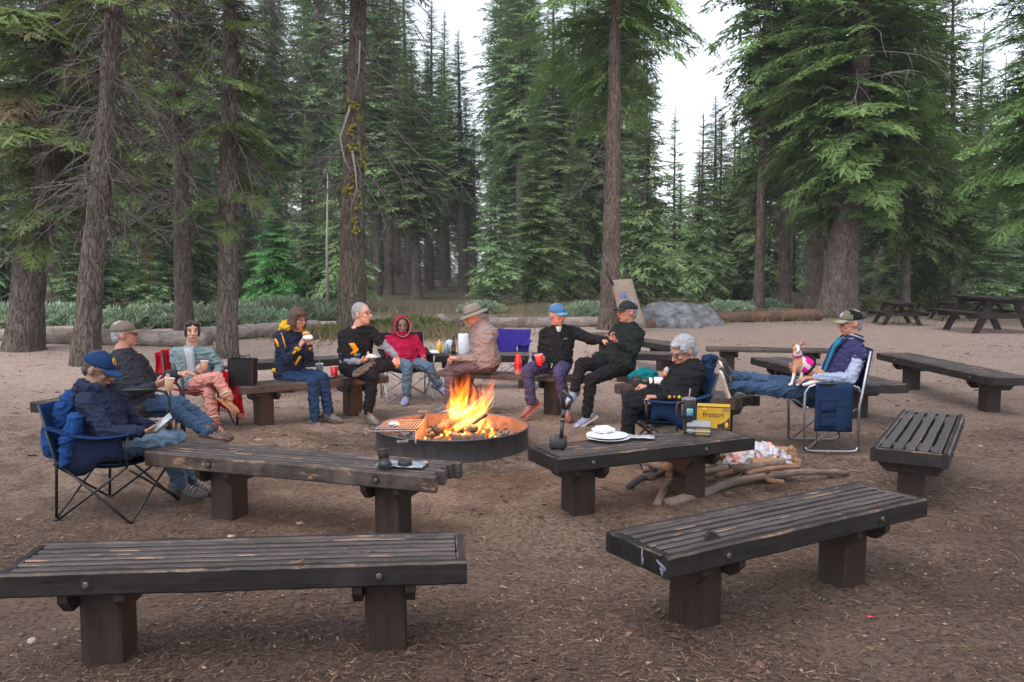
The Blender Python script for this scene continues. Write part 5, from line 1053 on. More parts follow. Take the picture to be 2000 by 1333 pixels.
# ---------------------------------------------------------------- fire ring
RC = V3((P(882, 800).x, 7.90, 0)); RC.x = (882 - 1000) / F_PX * 7.90; RR = 0.715; RZ = 0.19
m, n, l, bs = nodes('fire_ring_steel'); v = coord(n, l); f = nz(n, l, v, 6, 6, 0.7); g = nz(n, l, coord(n, l, (8, 8, 1)), 3, 4)
l.new(ramp(n, l, mixc(n, l, 0.5, f, g), [(0.35, (0.045, 0.042, 0.045)), (0.6, (0.085, 0.08, 0.085)), (0.75, (0.12, 0.085, 0.07))]), bs.inputs['Base Color']); setp(bs, Roughness=0.6, Metallic=0.35); bump(n, l, bs, f, 0.4, 0.005); M_STEEL = m
M_RUST = simple('rusty_hot_steel', (0.11, 0.06, 0.04), 0.75, 0.35, 14, 0.5, c2=(0.24, 0.135, 0.095), metal=0.2)
M_ASH = simple('wood_ash', (0.10, 0.085, 0.08), 0.95, 0.5, 40, 1.0, 0.02, c2=(0.32, 0.29, 0.28))
M_COAL = simple('charcoal', (0.012, 0.010, 0.010), 0.8, 0.3, 40, 0.8, 0.01, c2=(0.05, 0.045, 0.045))
M_LOGB = simple('burning_log_bark', (0.02, 0.014, 0.011), 0.85, 0.3, 22, 0.9, 0.01, c2=(0.16, 0.10, 0.065))
M_EMB = emit('glowing_embers', (1.0, 0.16, 0.03), 5)
t = thing('fire_ring', RC, 0, 'round steel fire ring with a burning campfire in the middle of the benches', 'fire ring')
mb = MB(); mb.lathe([(RR, -0.05), (RR, RZ - .012), (RR + .012, RZ - .008), (RR + .014, RZ), (RR + .006, RZ + .008), (RR - .004, RZ + .004), (RR - .012, RZ - .006)], 96, cap=False); mb.build('ring_wall', M_STEEL, t)
mb = MB(); mb.lathe([(RR - .013, RZ - .004), (RR - .014, -0.02)], 96, cap=False); mb.build('inner_wall', M_RUST, t)
g = []
for i in range(26):
    r_ = (RR - .016) * i / 25; g.append([(r_ * math.cos(a), r_ * math.sin(a), .045 + .03 * noise.noise(V3((r_ * math.cos(a) * 6, r_ * math.sin(a) * 6, 0))) + .02 * noise.noise(V3((r_ * math.cos(a) * 22, r_ * math.sin(a) * 22, 0))) + .05 * math.exp(-r_ * r_ / .05)) for a in [2 * math.pi * j / 90 for j in range(91)]])
mb = MB(); mb.sheet(g); mb.build('ash_bed', M_ASH, t)
rs = random.Random(4); ca = MB(); em = MB(); aw = MB()
for k in range(520):
    a = rs.random() * 6.283; r_ = (RR - .05) * math.sqrt(rs.random()); x, y = r_ * math.cos(a), r_ * math.sin(a); s_ = rs.uniform(.008, .026)
    q = Matrix.Translation((x, y, .065 + .05 * math.exp(-r_ * r_ / .05) + rs.uniform(0, .012))) @ Matrix.Rotation(rs.random() * 3, 4, 'Z') @ Matrix.Rotation(rs.random() * 3, 4, 'X')
    hot = r_ < .30 and rs.random() < .55 * (1 - r_ / .33); (em if hot else (ca if rs.random() < .55 else aw)).box((0, 0, 0), (s_ * rs.uniform(1, 2), s_, s_ * rs.uniform(.5, 1)), q, ch=s_ * .2)
tag(ca.build('charcoal_pieces', M_COAL, t, smooth=False), kind='stuff'); tag(em.build('embers', M_EMB, t, smooth=False), kind='stuff'); tag(aw.build('ash_flakes', M_ASH, t, smooth=False), kind='stuff')
def RP(px, py, z=RZ): q = P(px, py, z); return q - RC
d0, d1 = RP(809, 858), RP(835, 810); dd = (d1 - d0).normalized(); mb = MB(); mb.box(((d0.x + d1.x) / 2, (d0.y + d1.y) / 2, RZ - .06), ((d1 - d0).length * .985, .012, .15), Matrix.Identity(4) if 0 else None)
mb = MB(); Mx = Matrix.Translation(((d0.x + d1.x) / 2, (d0.y + d1.y) / 2, RZ - .055)) @ Matrix.Rotation(math.atan2(dd.y, dd.x), 4, 'Z'); mb.box((0, 0, 0), ((d1 - d0).length * .99, .02, .14), Mx, ch=.003); mb.build('divider_plate', M_RUST, t, smooth=False)
# cooking grate
gt = thing('cooking_grate', RC + V3((-.45, 0, RZ + .03)), 0, 'rusty cooking grate over the left side of the fire ring', 'grate'); M_GR = simple('grate_steel', (0.16, 0.13, 0.12), 0.6, 0.3, 30, 0.3, metal=0.3, c2=(0.34, 0.29, 0.27))
zz = RZ + .03; gA, gB, gC, gD = P(733, 838, zz), P(760, 822, zz), P(828, 821, zz), P(812, 838, zz)
mb = MB()
for i in range(13): u = i / 12; mb.tube([gA.lerp(gD, u), gB.lerp(gC, u)], .0055, 6)
mb.build('bars', M_GR, gt, world=True)
mb = MB(); fr_ = P(718, 843, zz), P(812, 842, zz); mb.tube([gA, gB, gC, gD, gA], .008, 6); mb.tube([fr_[0], fr_[1]], .008, 8)
c_ = fr_[0]; mb.tube([c_ + V3((.02 * math.cos(a) - .01, 0, .02 * math.sin(a))) for a in [6.283 * i / 10 for i in range(11)]], .006, 6, cap=False); mb.build('frame', M_GR, gt, world=True)
for (a, b, q) in [((812, 842), (812, 866), 0), ((816, 805), (836, 804), 1), ((775, 864), (797, 862), 1)]:
    mb = MB(); A_, B_ = P(a[0], a[1], zz), P(b[0], b[1], RZ + .01)
    if q: mb.tube([A_.lerp(B_, i / 60) + V3((0, .012 * math.cos(i * .9), .012 * math.sin(i * .9))) for i in range(61)], .004, 5)
    else: mb.tube([A_, B_], .006, 6)
    mb.build('handle_coil' if q else 'support_arm', M_GR, gt, world=True)
m, n, l, bs = nodes('crumpled_foil'); setp(bs, Metallic=1.0, Roughness=0.25); bs.inputs['Base Color'].default_value = (.75, .75, .78, 1); bump(n, l, bs, nz(n, l, coord(n, l), 60, 4, .8), 1.0, .01); M_FOIL = m
def blob(name, c, r, mat, label, cat, seed=0, amp=.25, fr=3, axes=None, part='wrap'):
    t = thing(name, c, 0, label, cat); bm = bmesh.new(); bmesh.ops.create_icosphere(bm, subdivisions=4, radius=1)
    for v in bm.verts: k = 1 + amp * noise.noise(v.co * fr + V3((seed, 0, 0))) + amp * .5 * noise.noise(v.co * fr * 2.7 + V3((seed, 0, 0))); v.co = V3((v.co.x * r[0] * k, v.co.y * r[1] * k, v.co.z * r[2] * k))
    me = bpy.data.meshes.new(name); bm.to_mesh(me); bm.free(); link(part, me, mat, t, True); return t
blob('foil_packet', P(769, 829, zz + .03) + V3((0, 0, 0)), (.048, .03, .028), M_FOIL, 'crumpled foil packet lying on the cooking grate', 'foil packet', 1)
# logs in the fire
fl = thing('burning_wood', RC + V3((.08, 0, .06)), 0, 'charred crossed logs burning inside the fire ring', 'firewood'); Yf = RC.y
def lg(a, b, r, mat=M_LOGB, name='log'):
    mb = MB(); A_, B_ = V3(a), V3(b); n_ = 14; rs_ = random.Random(int(a[0] * 1000)); ring = [A_.lerp(B_, i / n_) for i in range(n_ + 1)]
    mb.tube([q + V3((rs_.uniform(-1, 1), rs_.uniform(-1, 1), rs_.uniform(-1, 1))) * r * .12 for q in ring], [r * rs_.uniform(.85, 1.1) for _ in ring], 10); return mb.build(name, mat, fl, world=True)
lg(D(850, 843, Yf - .15), D(932, 797, Yf + .12), .042); lg(D(858, 868, Yf - .35), D(950, 810, Yf + .05), .02, M_COAL); lg(D(880, 858, Yf - .3), D(946, 857, Yf - .28), .052); lg(D(905, 848, Yf - .1), D(926, 836, Yf - .25), .045); lg(D(958, 850, Yf + .05), D(900, 830, Yf + .1), .035)
lg(D(870, 850, Yf + .12), D(968, 842, Yf + .1), .03, M_COAL); lg(D(842, 852, Yf - .1), D(890, 835, Yf + .1), .022)
# flames: real bodies of glowing gas
def flamemat(name, c, s):
    m = bpy.data.materials.new(name); m.use_nodes = True; n = m.node_tree.nodes; n.clear(); o = n.new('ShaderNodeOutputMaterial'); e = n.new('ShaderNodeEmission'); e.inputs[0].default_value = (*c, 1); e.inputs[1].default_value = s
    m.node_tree.links.new(e.outputs[0], o.inputs['Volume']); return m
FH = flamemat('flame_fringe_gas', (1, .13, .006), 3.2); FO, FI = flamemat('outer_flame_gas', (1, .22, .015), 13), flamemat('inner_flame_gas', (1, .50, .07), 34)
ft = thing('campfire_flames', RC + V3((.1, 0, .08)), 0, 'bright yellow and orange flames rising from the logs in the fire ring', 'flames')
def tongue(path, r, mat, seed, name):
    pts = [D(a, b, Yf + dy) for a, b, dy in path]; k = 26; mb = MB(); rings = []
    for i in range(k + 1):
        u = i / k * (len(pts) - 1); a = min(int(u), len(pts) - 2); q = pts[a].lerp(pts[a + 1], u - a); w_ = i / k
        q = q + V3((noise.noise(V3((seed, w_ * 4, 0))) * .035, noise.noise(V3((seed, w_ * 4, 5))) * .03, 0)) * min(1, w_ * 3)
        rad = r * (min(1, .45 + w_ * 3.0) * (1 - w_) ** .8 + .004) * (1 + .35 * noise.noise(V3((seed * 3, w_ * 7, 0))))
        rings.append([q + V3((rad * math.cos(b) * (1 + .3 * math.sin(b * 3 + w_ * 8 + seed)), rad * .8 * math.sin(b), rad * .3 * math.sin(b * 2 + seed))) for b in [2 * math.pi * j / 14 for j in range(14)]])
    mb.loft(rings); return mb.build(name, mat, ft, world=True)
TG = [([(905, 846, 0), (902, 800, 0), (908, 765, .02), (914, 736, .03)], .085), ([(892, 842, -.05), (888, 795, -.03), (896, 765, 0), (892, 742, .02)], .07), ([(895, 835, .05), (890, 800, .05), (882, 770, .06), (879, 746, .06)], .05), ([(930, 850, .05), (938, 810, .06), (952, 770, .08), (968, 738, .1)], .06), ([(925, 845, 0), (925, 810, 0), (940, 780, .02), (946, 752, .04)], .06),
      ([(875, 850, -.15), (868, 830, -.12), (872, 812, -.1)], .05), ([(948, 848, .1), (955, 825, .1), (950, 805, .1)], .05), ([(905, 862, -.3), (912, 848, -.3), (906, 836, -.28)], .045), ([(940, 866, -.3), (946, 852, -.28), (944, 838, -.25)], .035), ([(915, 840, .1), (922, 800, .1), (926, 770, .1), (922, 748, .1)], .055), ([(880, 866, -.32), (878, 855, -.3), (882, 846, -.28)], .028), ([(898, 840, .03), (897, 790, .03), (904, 760, .03), (900, 738, .05)], .035), ([(918, 840, .03), (930, 800, .05), (936, 775, .06), (932, 757, .08)], .035), ([(938, 835, .06), (948, 800, .08), (962, 776, .1), (960, 750, .12)], .03), ([(888, 835, .0), (880, 805, .0), (886, 785, .02), (876, 764, .04)], .03), ([(912, 845, -.1), (918, 815, -.08), (912, 790, -.05)], .045), ([(955, 856, 0), (962, 840, 0), (958, 825, .02)], .03)]
for i, (p_, r_) in enumerate(TG):
    tongue(p_, r_, FO, i + .5, 'outer_flame'); tongue([(a, b - 4 * j, c) for j, (a, b, c) in enumerate(p_)], r_ * 1.35, FH, i + .9, 'flame_fringe')
    if i < 5 or i == 9: q = [(a + 0, b if j == 0 else b + (840 - b) * .28, c) for j, (a, b, c) in enumerate(p_)]; tongue(q, r_ * .58, FI, i + .5, 'inner_flame')
    else: tongue([(a, b + (p_[0][1] - b) * .3, c) for a, b, c in p_], r_ * .5, FI, i + .5, 'inner_flame')
ld = bpy.data.lights.new('fire_light', 'POINT'); lo = bpy.data.objects.new('fire_light', ld); COL.objects.link(lo); lo.location = RC + V3((.1, 0, .40)); ld.energy = 50; ld.color = (1, .38, .10); ld.shadow_soft_size = .14

# ---------------------------------------------------------------- chairs
M_POLE = simple('dark_steel_tube', (0.03, 0.03, 0.033), 0.4, 0.2, 20, 0, metal=0.7); M_ALU = simple('grey_aluminium_tube', (0.30, 0.31, 0.34), 0.35, 0.15, 20, 0, metal=0.8); M_PLAS = simple('black_plastic', (0.015, 0.015, 0.016), 0.5, 0.2, 20, 0)
def camp_chair(loc, yaw, cloth_m, under, label, pole=M_POLE, seat=.40, back=.86, group='folding chairs around the fire', fwd=.12, s=1.0):
    loc = loc + V3((math.cos(R(yaw)), math.sin(R(yaw)), 0)) * fwd
    t = thing('camp_chair', (loc.x, loc.y, 0), R(yaw), label, 'camping chair', group); t.scale = (s, s, s)
    Wd, Dp = .29, .27
    for sy in (-1, 1):
        m = MB(); m.tube([(Dp, sy * Wd, 0), (-Dp + .02, sy * Wd, seat + .02)], .0085, 8); m.tube([(-Dp, sy * Wd, 0), (Dp - .02, sy * Wd, seat)], .0085, 8); m.build('side_cross', pole, t)
        m = MB(); m.tube([(-Dp, sy * Wd, 0.0), (-Dp + .02, sy * Wd, seat), (-Dp - .10, sy * (Wd - .01), back)], .0095, 8); m.ell((-Dp, sy * Wd, .012), (.02, .02, .014), n=8); m.build('back_pole', pole, t)
        m = MB(); m.tube([(Dp - .02, sy * Wd, seat), (Dp + .0, sy * (Wd + .01), .60)], .0095, 8); m.build('arm_post', pole, t)
        m = MB(); m.sheet([[(-Dp - .04 + u * (2 * Dp + .06), sy * (Wd + .005) + y, .63 - .045 * math.sin(u * 3.14) + (-.03 * u)) for y in (-.035, -.012, .012, .035)] for u in [i / 12 for i in range(13)]], .008); m.build('armrest', cloth_m, t)
    for sx, a, b in ((Dp, .0, seat - .02), (-Dp, .0, seat)):
        m = MB(); m.tube([(sx, -Wd, a + .015), (sx * .95, Wd, b)], .008, 8); m.build('cross_tube', pole, t)
        m = MB(); m.tube([(sx * 1.05, Wd, a + .015), (sx, -Wd, b)], .008, 8); m.build('cross_tube', pole, t)
    m = MB(); m.sheet([[(-Dp + .03 + u * (2 * Dp - .05), y * (Wd - .01), seat - .01 - .07 * (1 - y * y) * math.sin(.5 + u * 2.2) + .03 * u) for y in [-1 + j / 6 for j in range(13)]] for u in [i / 10 for i in range(11)]], .006); m.build('seat', under, t)
    m = MB(); m.sheet([[(-Dp + .03 - .12 * u - .05 * (1 - y * y), y * (Wd - .005), seat - .02 + u * (back - seat + .02) - .015 * (1 - y * y) * u) for y in [-1 + j / 6 for j in range(13)]] for u in [i / 10 for i in range(11)]], .008); m.build('backrest', cloth_m, t)
    for sy in (-1, 1):
        m = MB(); m.sheet([[(-Dp + .05 + u * (2 * Dp - .1), sy * (Wd - .004), seat + .20 - .02 * math.sin(u * 3.14) - v_ * (.20 + .06 * math.sin(u * 6))) for v_ in (0, .33, .66, 1)] for u in [i / 8 for i in range(9)]], .006); m.build('side_panel', under, t)
    return t
a1, a2 = A[1], A[10]
camp_chair(a1['pel'] + V3((-.02, 0, 0)), -8, cloth('deep_blue_nylon', (.008, .024, .08)), cloth('navy_black_nylon', (.008, .012, .03)), 'blue camp chair with crossed black legs under the navy hooded person', seat=.38, back=.78)
camp_chair(a2['pel'] + V3((-.05, 0, 0)), 192, C_DBLUE, C_DBLUE, 'blue camp chair under the silver haired person', back=.80)
camp_chair(A[6]['pel'] + V3((0, .05, 0)), -72, C_BLACK, C_BLACK, 'grey legged camp chair under the person in the raspberry fleece', pole=M_ALU, back=.84)
camp_chair(D(994, 700, 12.6), -112, C_PBLUE, C_PBLUE, 'empty violet blue folding chair behind the person in the bucket hat', pole=M_ALU, back=.80, s=.95)
camp_chair(V3((D(1222, 780, 8.6).x, 8.6, 0)), 170, C_BLACK, C_BLACK, 'black folding chair half hidden behind the bench with the teal bag', back=.60, s=.8) if 0 else None
def frame_chair(loc, yaw, cloth_m, tube, label, pocket=None, W=.28, back=.88, arm=.64, runner=True):
    loc = loc + V3((math.cos(R(yaw)), math.sin(R(yaw)), 0)) * .08
    t = thing('folding_chair', (loc.x, loc.y, 0), R(yaw), label, 'folding chair', 'folding chairs around the fire')
    for sy in (-1, 1):
        y = sy * W; m = MB()
        pts = [(.26, y, .015), (.27, y, .40), (.265, y, arm - .07), (.235, y, arm - .02), (.18, y, arm), (-.14, y, arm), (-.20, y, arm - .02), (-.22, y, arm - .07)]; m.tube(pts, .0125, 10); m.build('armrest_tube', tube, t)
        m = MB(); m.tube([(-.22, y, .02), (-.215, y, .42), (-.30, y, back)], .0125, 10); m.build('back_leg', tube, t)
        if runner: m = MB(); m.tube([(.26, y, .05), (.235, y, .02), (.19, y, .012), (-.15, y, .012), (-.20, y, .02), (-.22, y, .06)], .011, 8); m.build('runner', tube, t)
        m = MB(); m.tube([(.22, y * .93, .03), (-.20, y * .93, .41)], .009, 8); m.build('strut', tube, t)
        m = MB(); m.sheet([[(-.12 + u * .28, y + q * .03, arm + .016 - .004 * q * q) for q in (-1, -.5, 0, .5, 1)] for u in (0, .5, 1)], .012); m.build('arm_pad', M_PLAS, t)
    m = MB(); m.tube([(.24, -W, .41), (.24, W, .41)], .010, 8); m.build('seat_rail', tube, t)
    m = MB(); m.sheet([[(-.21 + u * .46, q * (W - .01), .415 - .035 * (1 - q * q)) for q in [-1 + j / 5 for j in range(11)]] for u in [i / 6 for i in range(7)]], .008); m.build('seat', cloth_m, t)
    m = MB(); m.sheet([[(-.245 - .07 * u - .05 * (1 - q * q), q * (W + .008), .56 + u * (back - .55)) for q in [-1 + j / 5 for j in range(11)]] for u in [i / 6 for i in range(7)]], .012); m.build('backrest', cloth_m, t)
    if pocket:
        m = MB(); y = pocket * (W + .018); m.sheet([[(-.15 + u * .33, y + pocket * .012 * math.sin(u * 3.14 * 2), arm + .018 - v_ * .44) for v_ in [j / 8 for j in range(9)]] for u in [i / 8 for i in range(9)]], .012); pk = m.build('side_pocket', cloth_m, t)
        for (u0, v0, w_, h_) in ((-.005, .20, .14, .11), (-.005, .34, .14, .11), (-.10, .25, .10, .24)):
            m = MB(); m.box((u0 + w_ / 2, y + pocket * .014, arm + .018 - v0 - h_ / 2 + .06), (w_, .022, h_), ch=.008); m.build('pocket_pouch', cloth_m, pk); m = MB(); m.box((u0 + w_ / 2, y + pocket * .026, arm + .018 - v0 + .052), (w_ + .006, .008, .022), ch=.003); m.build('pocket_flap', C_NAVY, pk)
        m = MB(); m.tube([(.16, y, arm - .42), (.158, y + .01, arm - .50), (.165, y, arm - .56)], .004, 5); m.build('hanging_strap', C_BLACK, t)
    return t
p11 = A[11]
frame_chair(V3((p11['pel'].x + .02, p11['pel'].y, 0)), 176, C_DBLUE, M_ALU, 'navy folding chair with grey tube frame and side pocket under the person with the dog', pocket=1, back=.93, arm=.62)
p2 = A[2]; frame_chair(V3((p2['pel'].x + .04, p2['pel'].y, 0)), 12, C_BLACK, M_POLE, 'dark tube armchair under the person in the khaki cap', back=.72, arm=.60)
p3 = A[3]; frame_chair(V3((p3['pel'].x, p3['pel'].y + .02, 0)), -48, C_REDB, M_POLE, 'folding chair draped in red blankets under the person in the puffer jacket', back=.80, arm=.60)
# red blankets over that chair
bl = thing('red_blanket', V3((D(455, 760, 8.75).x, 8.75, 0)), 0, 'red fringed blanket hanging over the right arm of the chair beside the black bag', 'blanket')
mb = MB(); g = []
for i in range(15):
    v_ = i / 14; row = []
    for j in range(11):
        u = j / 10; x = 435 + u * (38 + 8 * v_) - 6 * v_ + 4 * math.sin(u * 9 + v_ * 4) * v_; y = 722 + v_ * (66 + 26 * u) + 5 * math.sin(u * 5)
        row.append(D(x, y, 8.72 + .05 * math.sin(u * 14 + v_ * 2) * (.3 + v_)))
    g.append(row)
mb.sheet(g, .012); mb.build('blanket_cloth', C_REDB, bl, world=True)
mb = MB()
for j in range(18):
    q = V3(g[-1][0]).lerp(V3(g[-1][-1]), j / 17); mb.tube([q, q + V3((.004, -.01, -.07))], .004, 4)
tag(mb.build('fringe', C_REDB, bl, world=True), kind='stuff')
bl = thing('red_blanket', V3((D(318, 700, 9.15).x, 9.15, 0)), 0, 'red blanket folded over the chair back left of the puffer jacket', 'blanket')
mb = MB(); mb.sheet([[D(303 + u * 44 + 2 * math.sin(v_ * 5), 690 + v_ * 62 - 5 * math.sin(u * 3.1), 9.10 + .05 * math.sin(u * 9 + v_)) for u in [j / 8 for j in range(9)]] for v_ in [i / 8 for i in range(9)]], .02); mb.build('blanket_cloth', C_REDB, bl, world=True)
mb = MB(); 
# blue jacket hanging on the back of the front left chair
Yj = a1['pel'].y - .02; jk = thing('hanging_jacket', V3((D(125, 850, Yj).x, Yj, 0)), 0, 'royal blue jacket hanging over the back of the front left camp chair', 'jacket')
e = MB(); cone(e, D(118, 815, Yj), D(108, 870, Yj - .05), .10, .085); cone(e, D(140, 780, Yj), D(120, 830, Yj), .07, .09); cone(e, D(140, 840, Yj - .25), D(125, 905, Yj - .25), .055, .035); cone(e, D(150, 820, Yj - .22), D(135, 860, Yj - .24), .05, .06); cone(e, D(100, 850, Yj), D(98, 880, Yj), .06, .05)
fuse('jacket_cloth', e, C_RBLUE, jk, .009, 5, .011, 12, 3)
Yj = a2['pel'].y; jk = thing('hanging_jacket', V3((D(1390, 700, Yj).x, Yj, 0)), 0, 'dark blue jacket hanging over the chair back of the silver haired person', 'jacket')
e = MB(); cone(e, D(1378, 702, Yj), D(1394, 700, Yj + .1), .042, .035); cone(e, D(1382, 705, Yj), D(1378, 760, Yj), .042, .05); cone(e, D(1389, 705, Yj + .1), D(1388, 745, Yj + .05), .034, .038); fuse('jacket_cloth', e, C_DBLUE, jk, .009, 5, .011, 12, 5)

# ---------------------------------------------------------------- clothing details
def att(person_, name, mb, mat, **k): return mb.build(name, mat, person_['t'], world=True, **k)
# gold emblem on the navy cap, mark on trucker cap
def emblem(pp, bars, mat, off=(0, .105, .085), name='cap_emblem'):
    H = pp['H']; mb = MB()
    for (x0, z0, x1, z1, th) in bars:
        def s_(x, z): a = math.asin(max(-1, min(1, (z - .036) / .088))); b = x / .09; return H(.0885 * math.cos(a) * math.sin(b), -.010 + .1085 * math.cos(a) * math.cos(b), .036 + .0905 * math.sin(a))
        mb.tube([s_(x0, z0), s_((x0 + x1) / 2, (z0 + z1) / 2), s_(x1, z1)], th, 5)
    mb.build(name, mat, pp['t'], world=True)
emblem(A[1], [(-.018, .070, -.018, .102, .005), (-.018, .102, .0, .102, .004), (.0, .102, .014, .094, .004), (.014, .094, .014, .078, .004), (.014, .078, 0, .070, .004), (0, .070, -.018, .070, .004)], C_YEL)
emblem(A[11], [(-.02, .066, .0, .098, .004), (.0, .098, .02, .066, .004), (-.02, .066, .02, .066, .004), (-.006, .066, .006, .09, .003)], C_STRIPE)
emblem(A[8], [(-.02, .08, .02, .08, .004)], C_YEL)
# gold shoulder flashes, pocket trim and waistband of the navy hoodie
def on_limb(pp, a, b, r, pts, mat, name, th=.006, view=(0, -1, 0)):
    """a stripe lying on the sleeve between two joints; pts = (fraction along, angle)"""
    A_, B_ = pp[a], pp[b]; d = (B_ - A_).normalized(); n_ = V3(view); n_ = (n_ - d * n_.dot(d)).normalized(); s_ = d.cross(n_); mb = MB()
    mb.tube([A_.lerp(B_, u) + (n_ * math.cos(w_) + s_ * math.sin(w_)) * r for u, w_ in pts], th, 6); att(pp, name, mb, mat)
p4 = A[4]
on_limb(p4, 'sR', 'eR', .064, [(-.1, -.9), (.2, -.9), (.55, -.8)], C_YEL, 'sleeve_stripe', .008); on_limb(p4, 'sR', 'eR', .066, [(.05, .5), (.2, .3), (.42, .35)], C_YEL, 'sleeve_stripe', .014); on_limb(p4, 'eR', 'wR', .05, [(.6, .2), (.8, .2)], C_YEL, 'sleeve_stripe', .012); on_limb(p4, 'sR', 'sL', .075, [(.5, .9), (.9, 1.3)], C_YEL, 'sleeve_stripe', .009)
mb = MB(); q = p4['pel']; mb.sheet([[q + V3((-.13 + x, -.155 + abs(x - .05) * .25, .03 + z)) for x in (0, .04, .08, .11)] for z in (0, .05)], .01); att(p4, 'hem_patch', mb, C_YEL)
mb = MB(); q = p4['nk'].lerp(p4['pel'], .55) + p4['chf'] * .16; mb.tube([q + p4['chr'] * -.04, q + V3((0, 0, -.05)), q + p4['chr'] * .03 + V3((0, 0, -.09))], .016, 6); att(p4, 'pocket_trim', mb, C_YEL)
# t-shirt print: generic orange bolt over a blue patch
p5 = A[5]
def chest(pp, u, x, off=.13): off = off * 1.0 + (.022 if u > .05 else 0); c_ = pp['nk'].lerp(pp['pel'], u); return c_ + pp['chr'] * x + pp['chf'] * (off * math.sqrt(max(.05, 1 - (x / .2) ** 2)))
mb = MB(); mb.sheet([[chest(p5, u, x + dx, .142) for x in (-.03, 0, .03)] for u, dx in ((.32, .05), (.42, .02), (.50, -.01), (.58, .02), (.68, -.02))], .004); att(p5, 'shirt_print', mb, cloth('orange_print', (.5, .22, .02)))
mb = MB(); mb.sheet([[chest(p5, u, x, .138) for x in (-.06, -.02, .03, .08)] for u in (.60, .68, .76)], .004); att(p5, 'shirt_print', mb, cloth('blue_print', (.02, .14, .33)))
# zips and stripes
p8 = A[8]; mb = MB(); mb.tube([chest(p8, .04, 0, .10), chest(p8, .16, 0, .122), chest(p8, .30, 0, .132)], .004, 6); att(p8, 'zip', mb, M_PLAS); mb = MB(); mb.tube([chest(p8, .30, -.10, .128), chest(p8, .30, -.06, .132)], .0035, 5); att(p8, 'chest_mark', mb, C_STRIPE)
mb = MB(); mb.sheet([[chest(p8, u, x, .088 + u * .2) for x in (-.03 + u * .12, 0, .03 - u * .12)] for u in (-.03, .04, .10)], .004); att(p8, 'undershirt', mb, simple('pale_tee', (.35, .38, .33), .9))
p3 = A[3]; mb = MB(); mb.sheet([[chest(p3, u, x, .132) for x in (-.045, -.02, .02, .045)] for u in (.02, .2, .4, .6, .72)], .006); att(p3, 'grey_top', mb, cloth('pale_grey_tee', (.27, .28, .31)))
for k in range(7):
    for sd_ in (-1, 1):
        u = .10 + k * .10; mb = MB(); mb.tube([chest(p3, u, sd_ * .052, .138), chest(p3, u + .02, sd_ * .11, .130), chest(p3, u - .01, sd_ * .16, .10)], .0035, 5); att(p3, 'quilt_seam', mb, cloth('seam_shadow', (.115, .155, .165)))
for q in (-1, 1): mb = MB(); mb.tube([chest(p3, -.03, q * .05, .09), chest(p3, .2, q * .05, .14), chest(p3, .5, q * .05, .142), chest(p3, .75, q * .055, .135)], .007, 6); att(p3, 'jacket_edge', mb, C_PUFF)
for q, wd in (('R', .052), ('L', .052)):
    k_, a_ = p3['k' + q], p3['a' + q]; d = (a_ - k_).normalized(); mb = MB(); mb.tube([a_ - d * .06, a_ - d * .005], [.056, .058], 14); att(p3, 'boot_shaft', mb, S_TAN)
    mb = MB(); mb.tube([a_ - d * .075, a_ - d * .055], [.060, .062], 14); att(p3, 'boot_cuff', mb, C_CREAM)
# varsity jacket: open front over a teal shirt, striped cuffs and collar
mb = MB(); mb.sheet([[chest(p11, u, x, .136) for x in (-.035, -.012, .012, .035)] for u in (.05, .25, .5, .75, .9)], .006); att(p11, 'teal_shirt', mb, cloth('bright_teal_tee', (.008, .16, .24)))
for q in ('R', 'L'):
    d = (p11['w' + q] - p11['e' + q]).normalized()
    for k in range(3): mb = MB(); mb.tube([p11['w' + q] - d * (.012 + k * .02), p11['w' + q] - d * (.020 + k * .02)], .040, 14); att(p11, 'cuff_stripe', mb, C_VARS)
for q in (-1, 1): mb = MB(); mb.tube([chest(p11, -.02, q * .05, .09), chest(p11, .25, q * .040, .142), chest(p11, .6, q * .040, .146), chest(p11, .9, q * .040, .14)], .010, 6); att(p11, 'jacket_edge', mb, C_VARS)
N = p11['nk']
for k in range(3): mb = MB(); rn = .070 + .012 * k; mb.tube([N + p11['up'] * (.045 - .018 * k) + p11['chr'] * rn * math.cos(a) + p11['chf'] * rn * math.sin(a) for a in [6.283 * i / 18 for i in range(19)]], .007, 6, cap=False); att(p11, 'collar_stripe', mb, [C_VARS, C_STRIPE, C_VARS][k])
# colourful motif on the silver haired person's sweatshirt
p10 = A[10]
for i, (u, x, c_) in enumerate([(.35, .10, (.5, .06, .03)), (.40, .07, (.5, .28, .02)), (.32, .06, (.3, .35, .45)), (.45, .11, (.45, .05, .2))]): mb = MB(); mb.ell(chest(p10, u, x, .165), (.022, .022, .03), n=8); att(p10, 'chest_motif', mb, cloth('motif_%d' % i, c_))
for i, (u, c_) in enumerate([(.35, (.4, .45, .02)), (.5, (.5, .08, .06)), (.65, (.5, .3, .03))]):
    A_, B_ = p10['eL'], p10['wL']; mb = MB(); mb.ell(A_.lerp(B_, u) + V3((0, -.048, .012)), (.014, .006, .014), n=8); att(p10, 'sleeve_motif', mb, cloth('smotif_%d' % i, c_))
# purple trousers side marks
on_limb(p8, 'pel', 'kL', .094, [(.35, .9), (.55, .6), (.75, .9)], C_STRIPE, 'leg_mark', .004)
# watch
p2 = A[2]; d = (p2['wL'] - p2['eL']).normalized(); mb = MB(); mb.tube([p2['wL'] - d * .006, p2['wL'] + d * .012], .031, 12); att(p2, 'watch', mb, M_ALU)

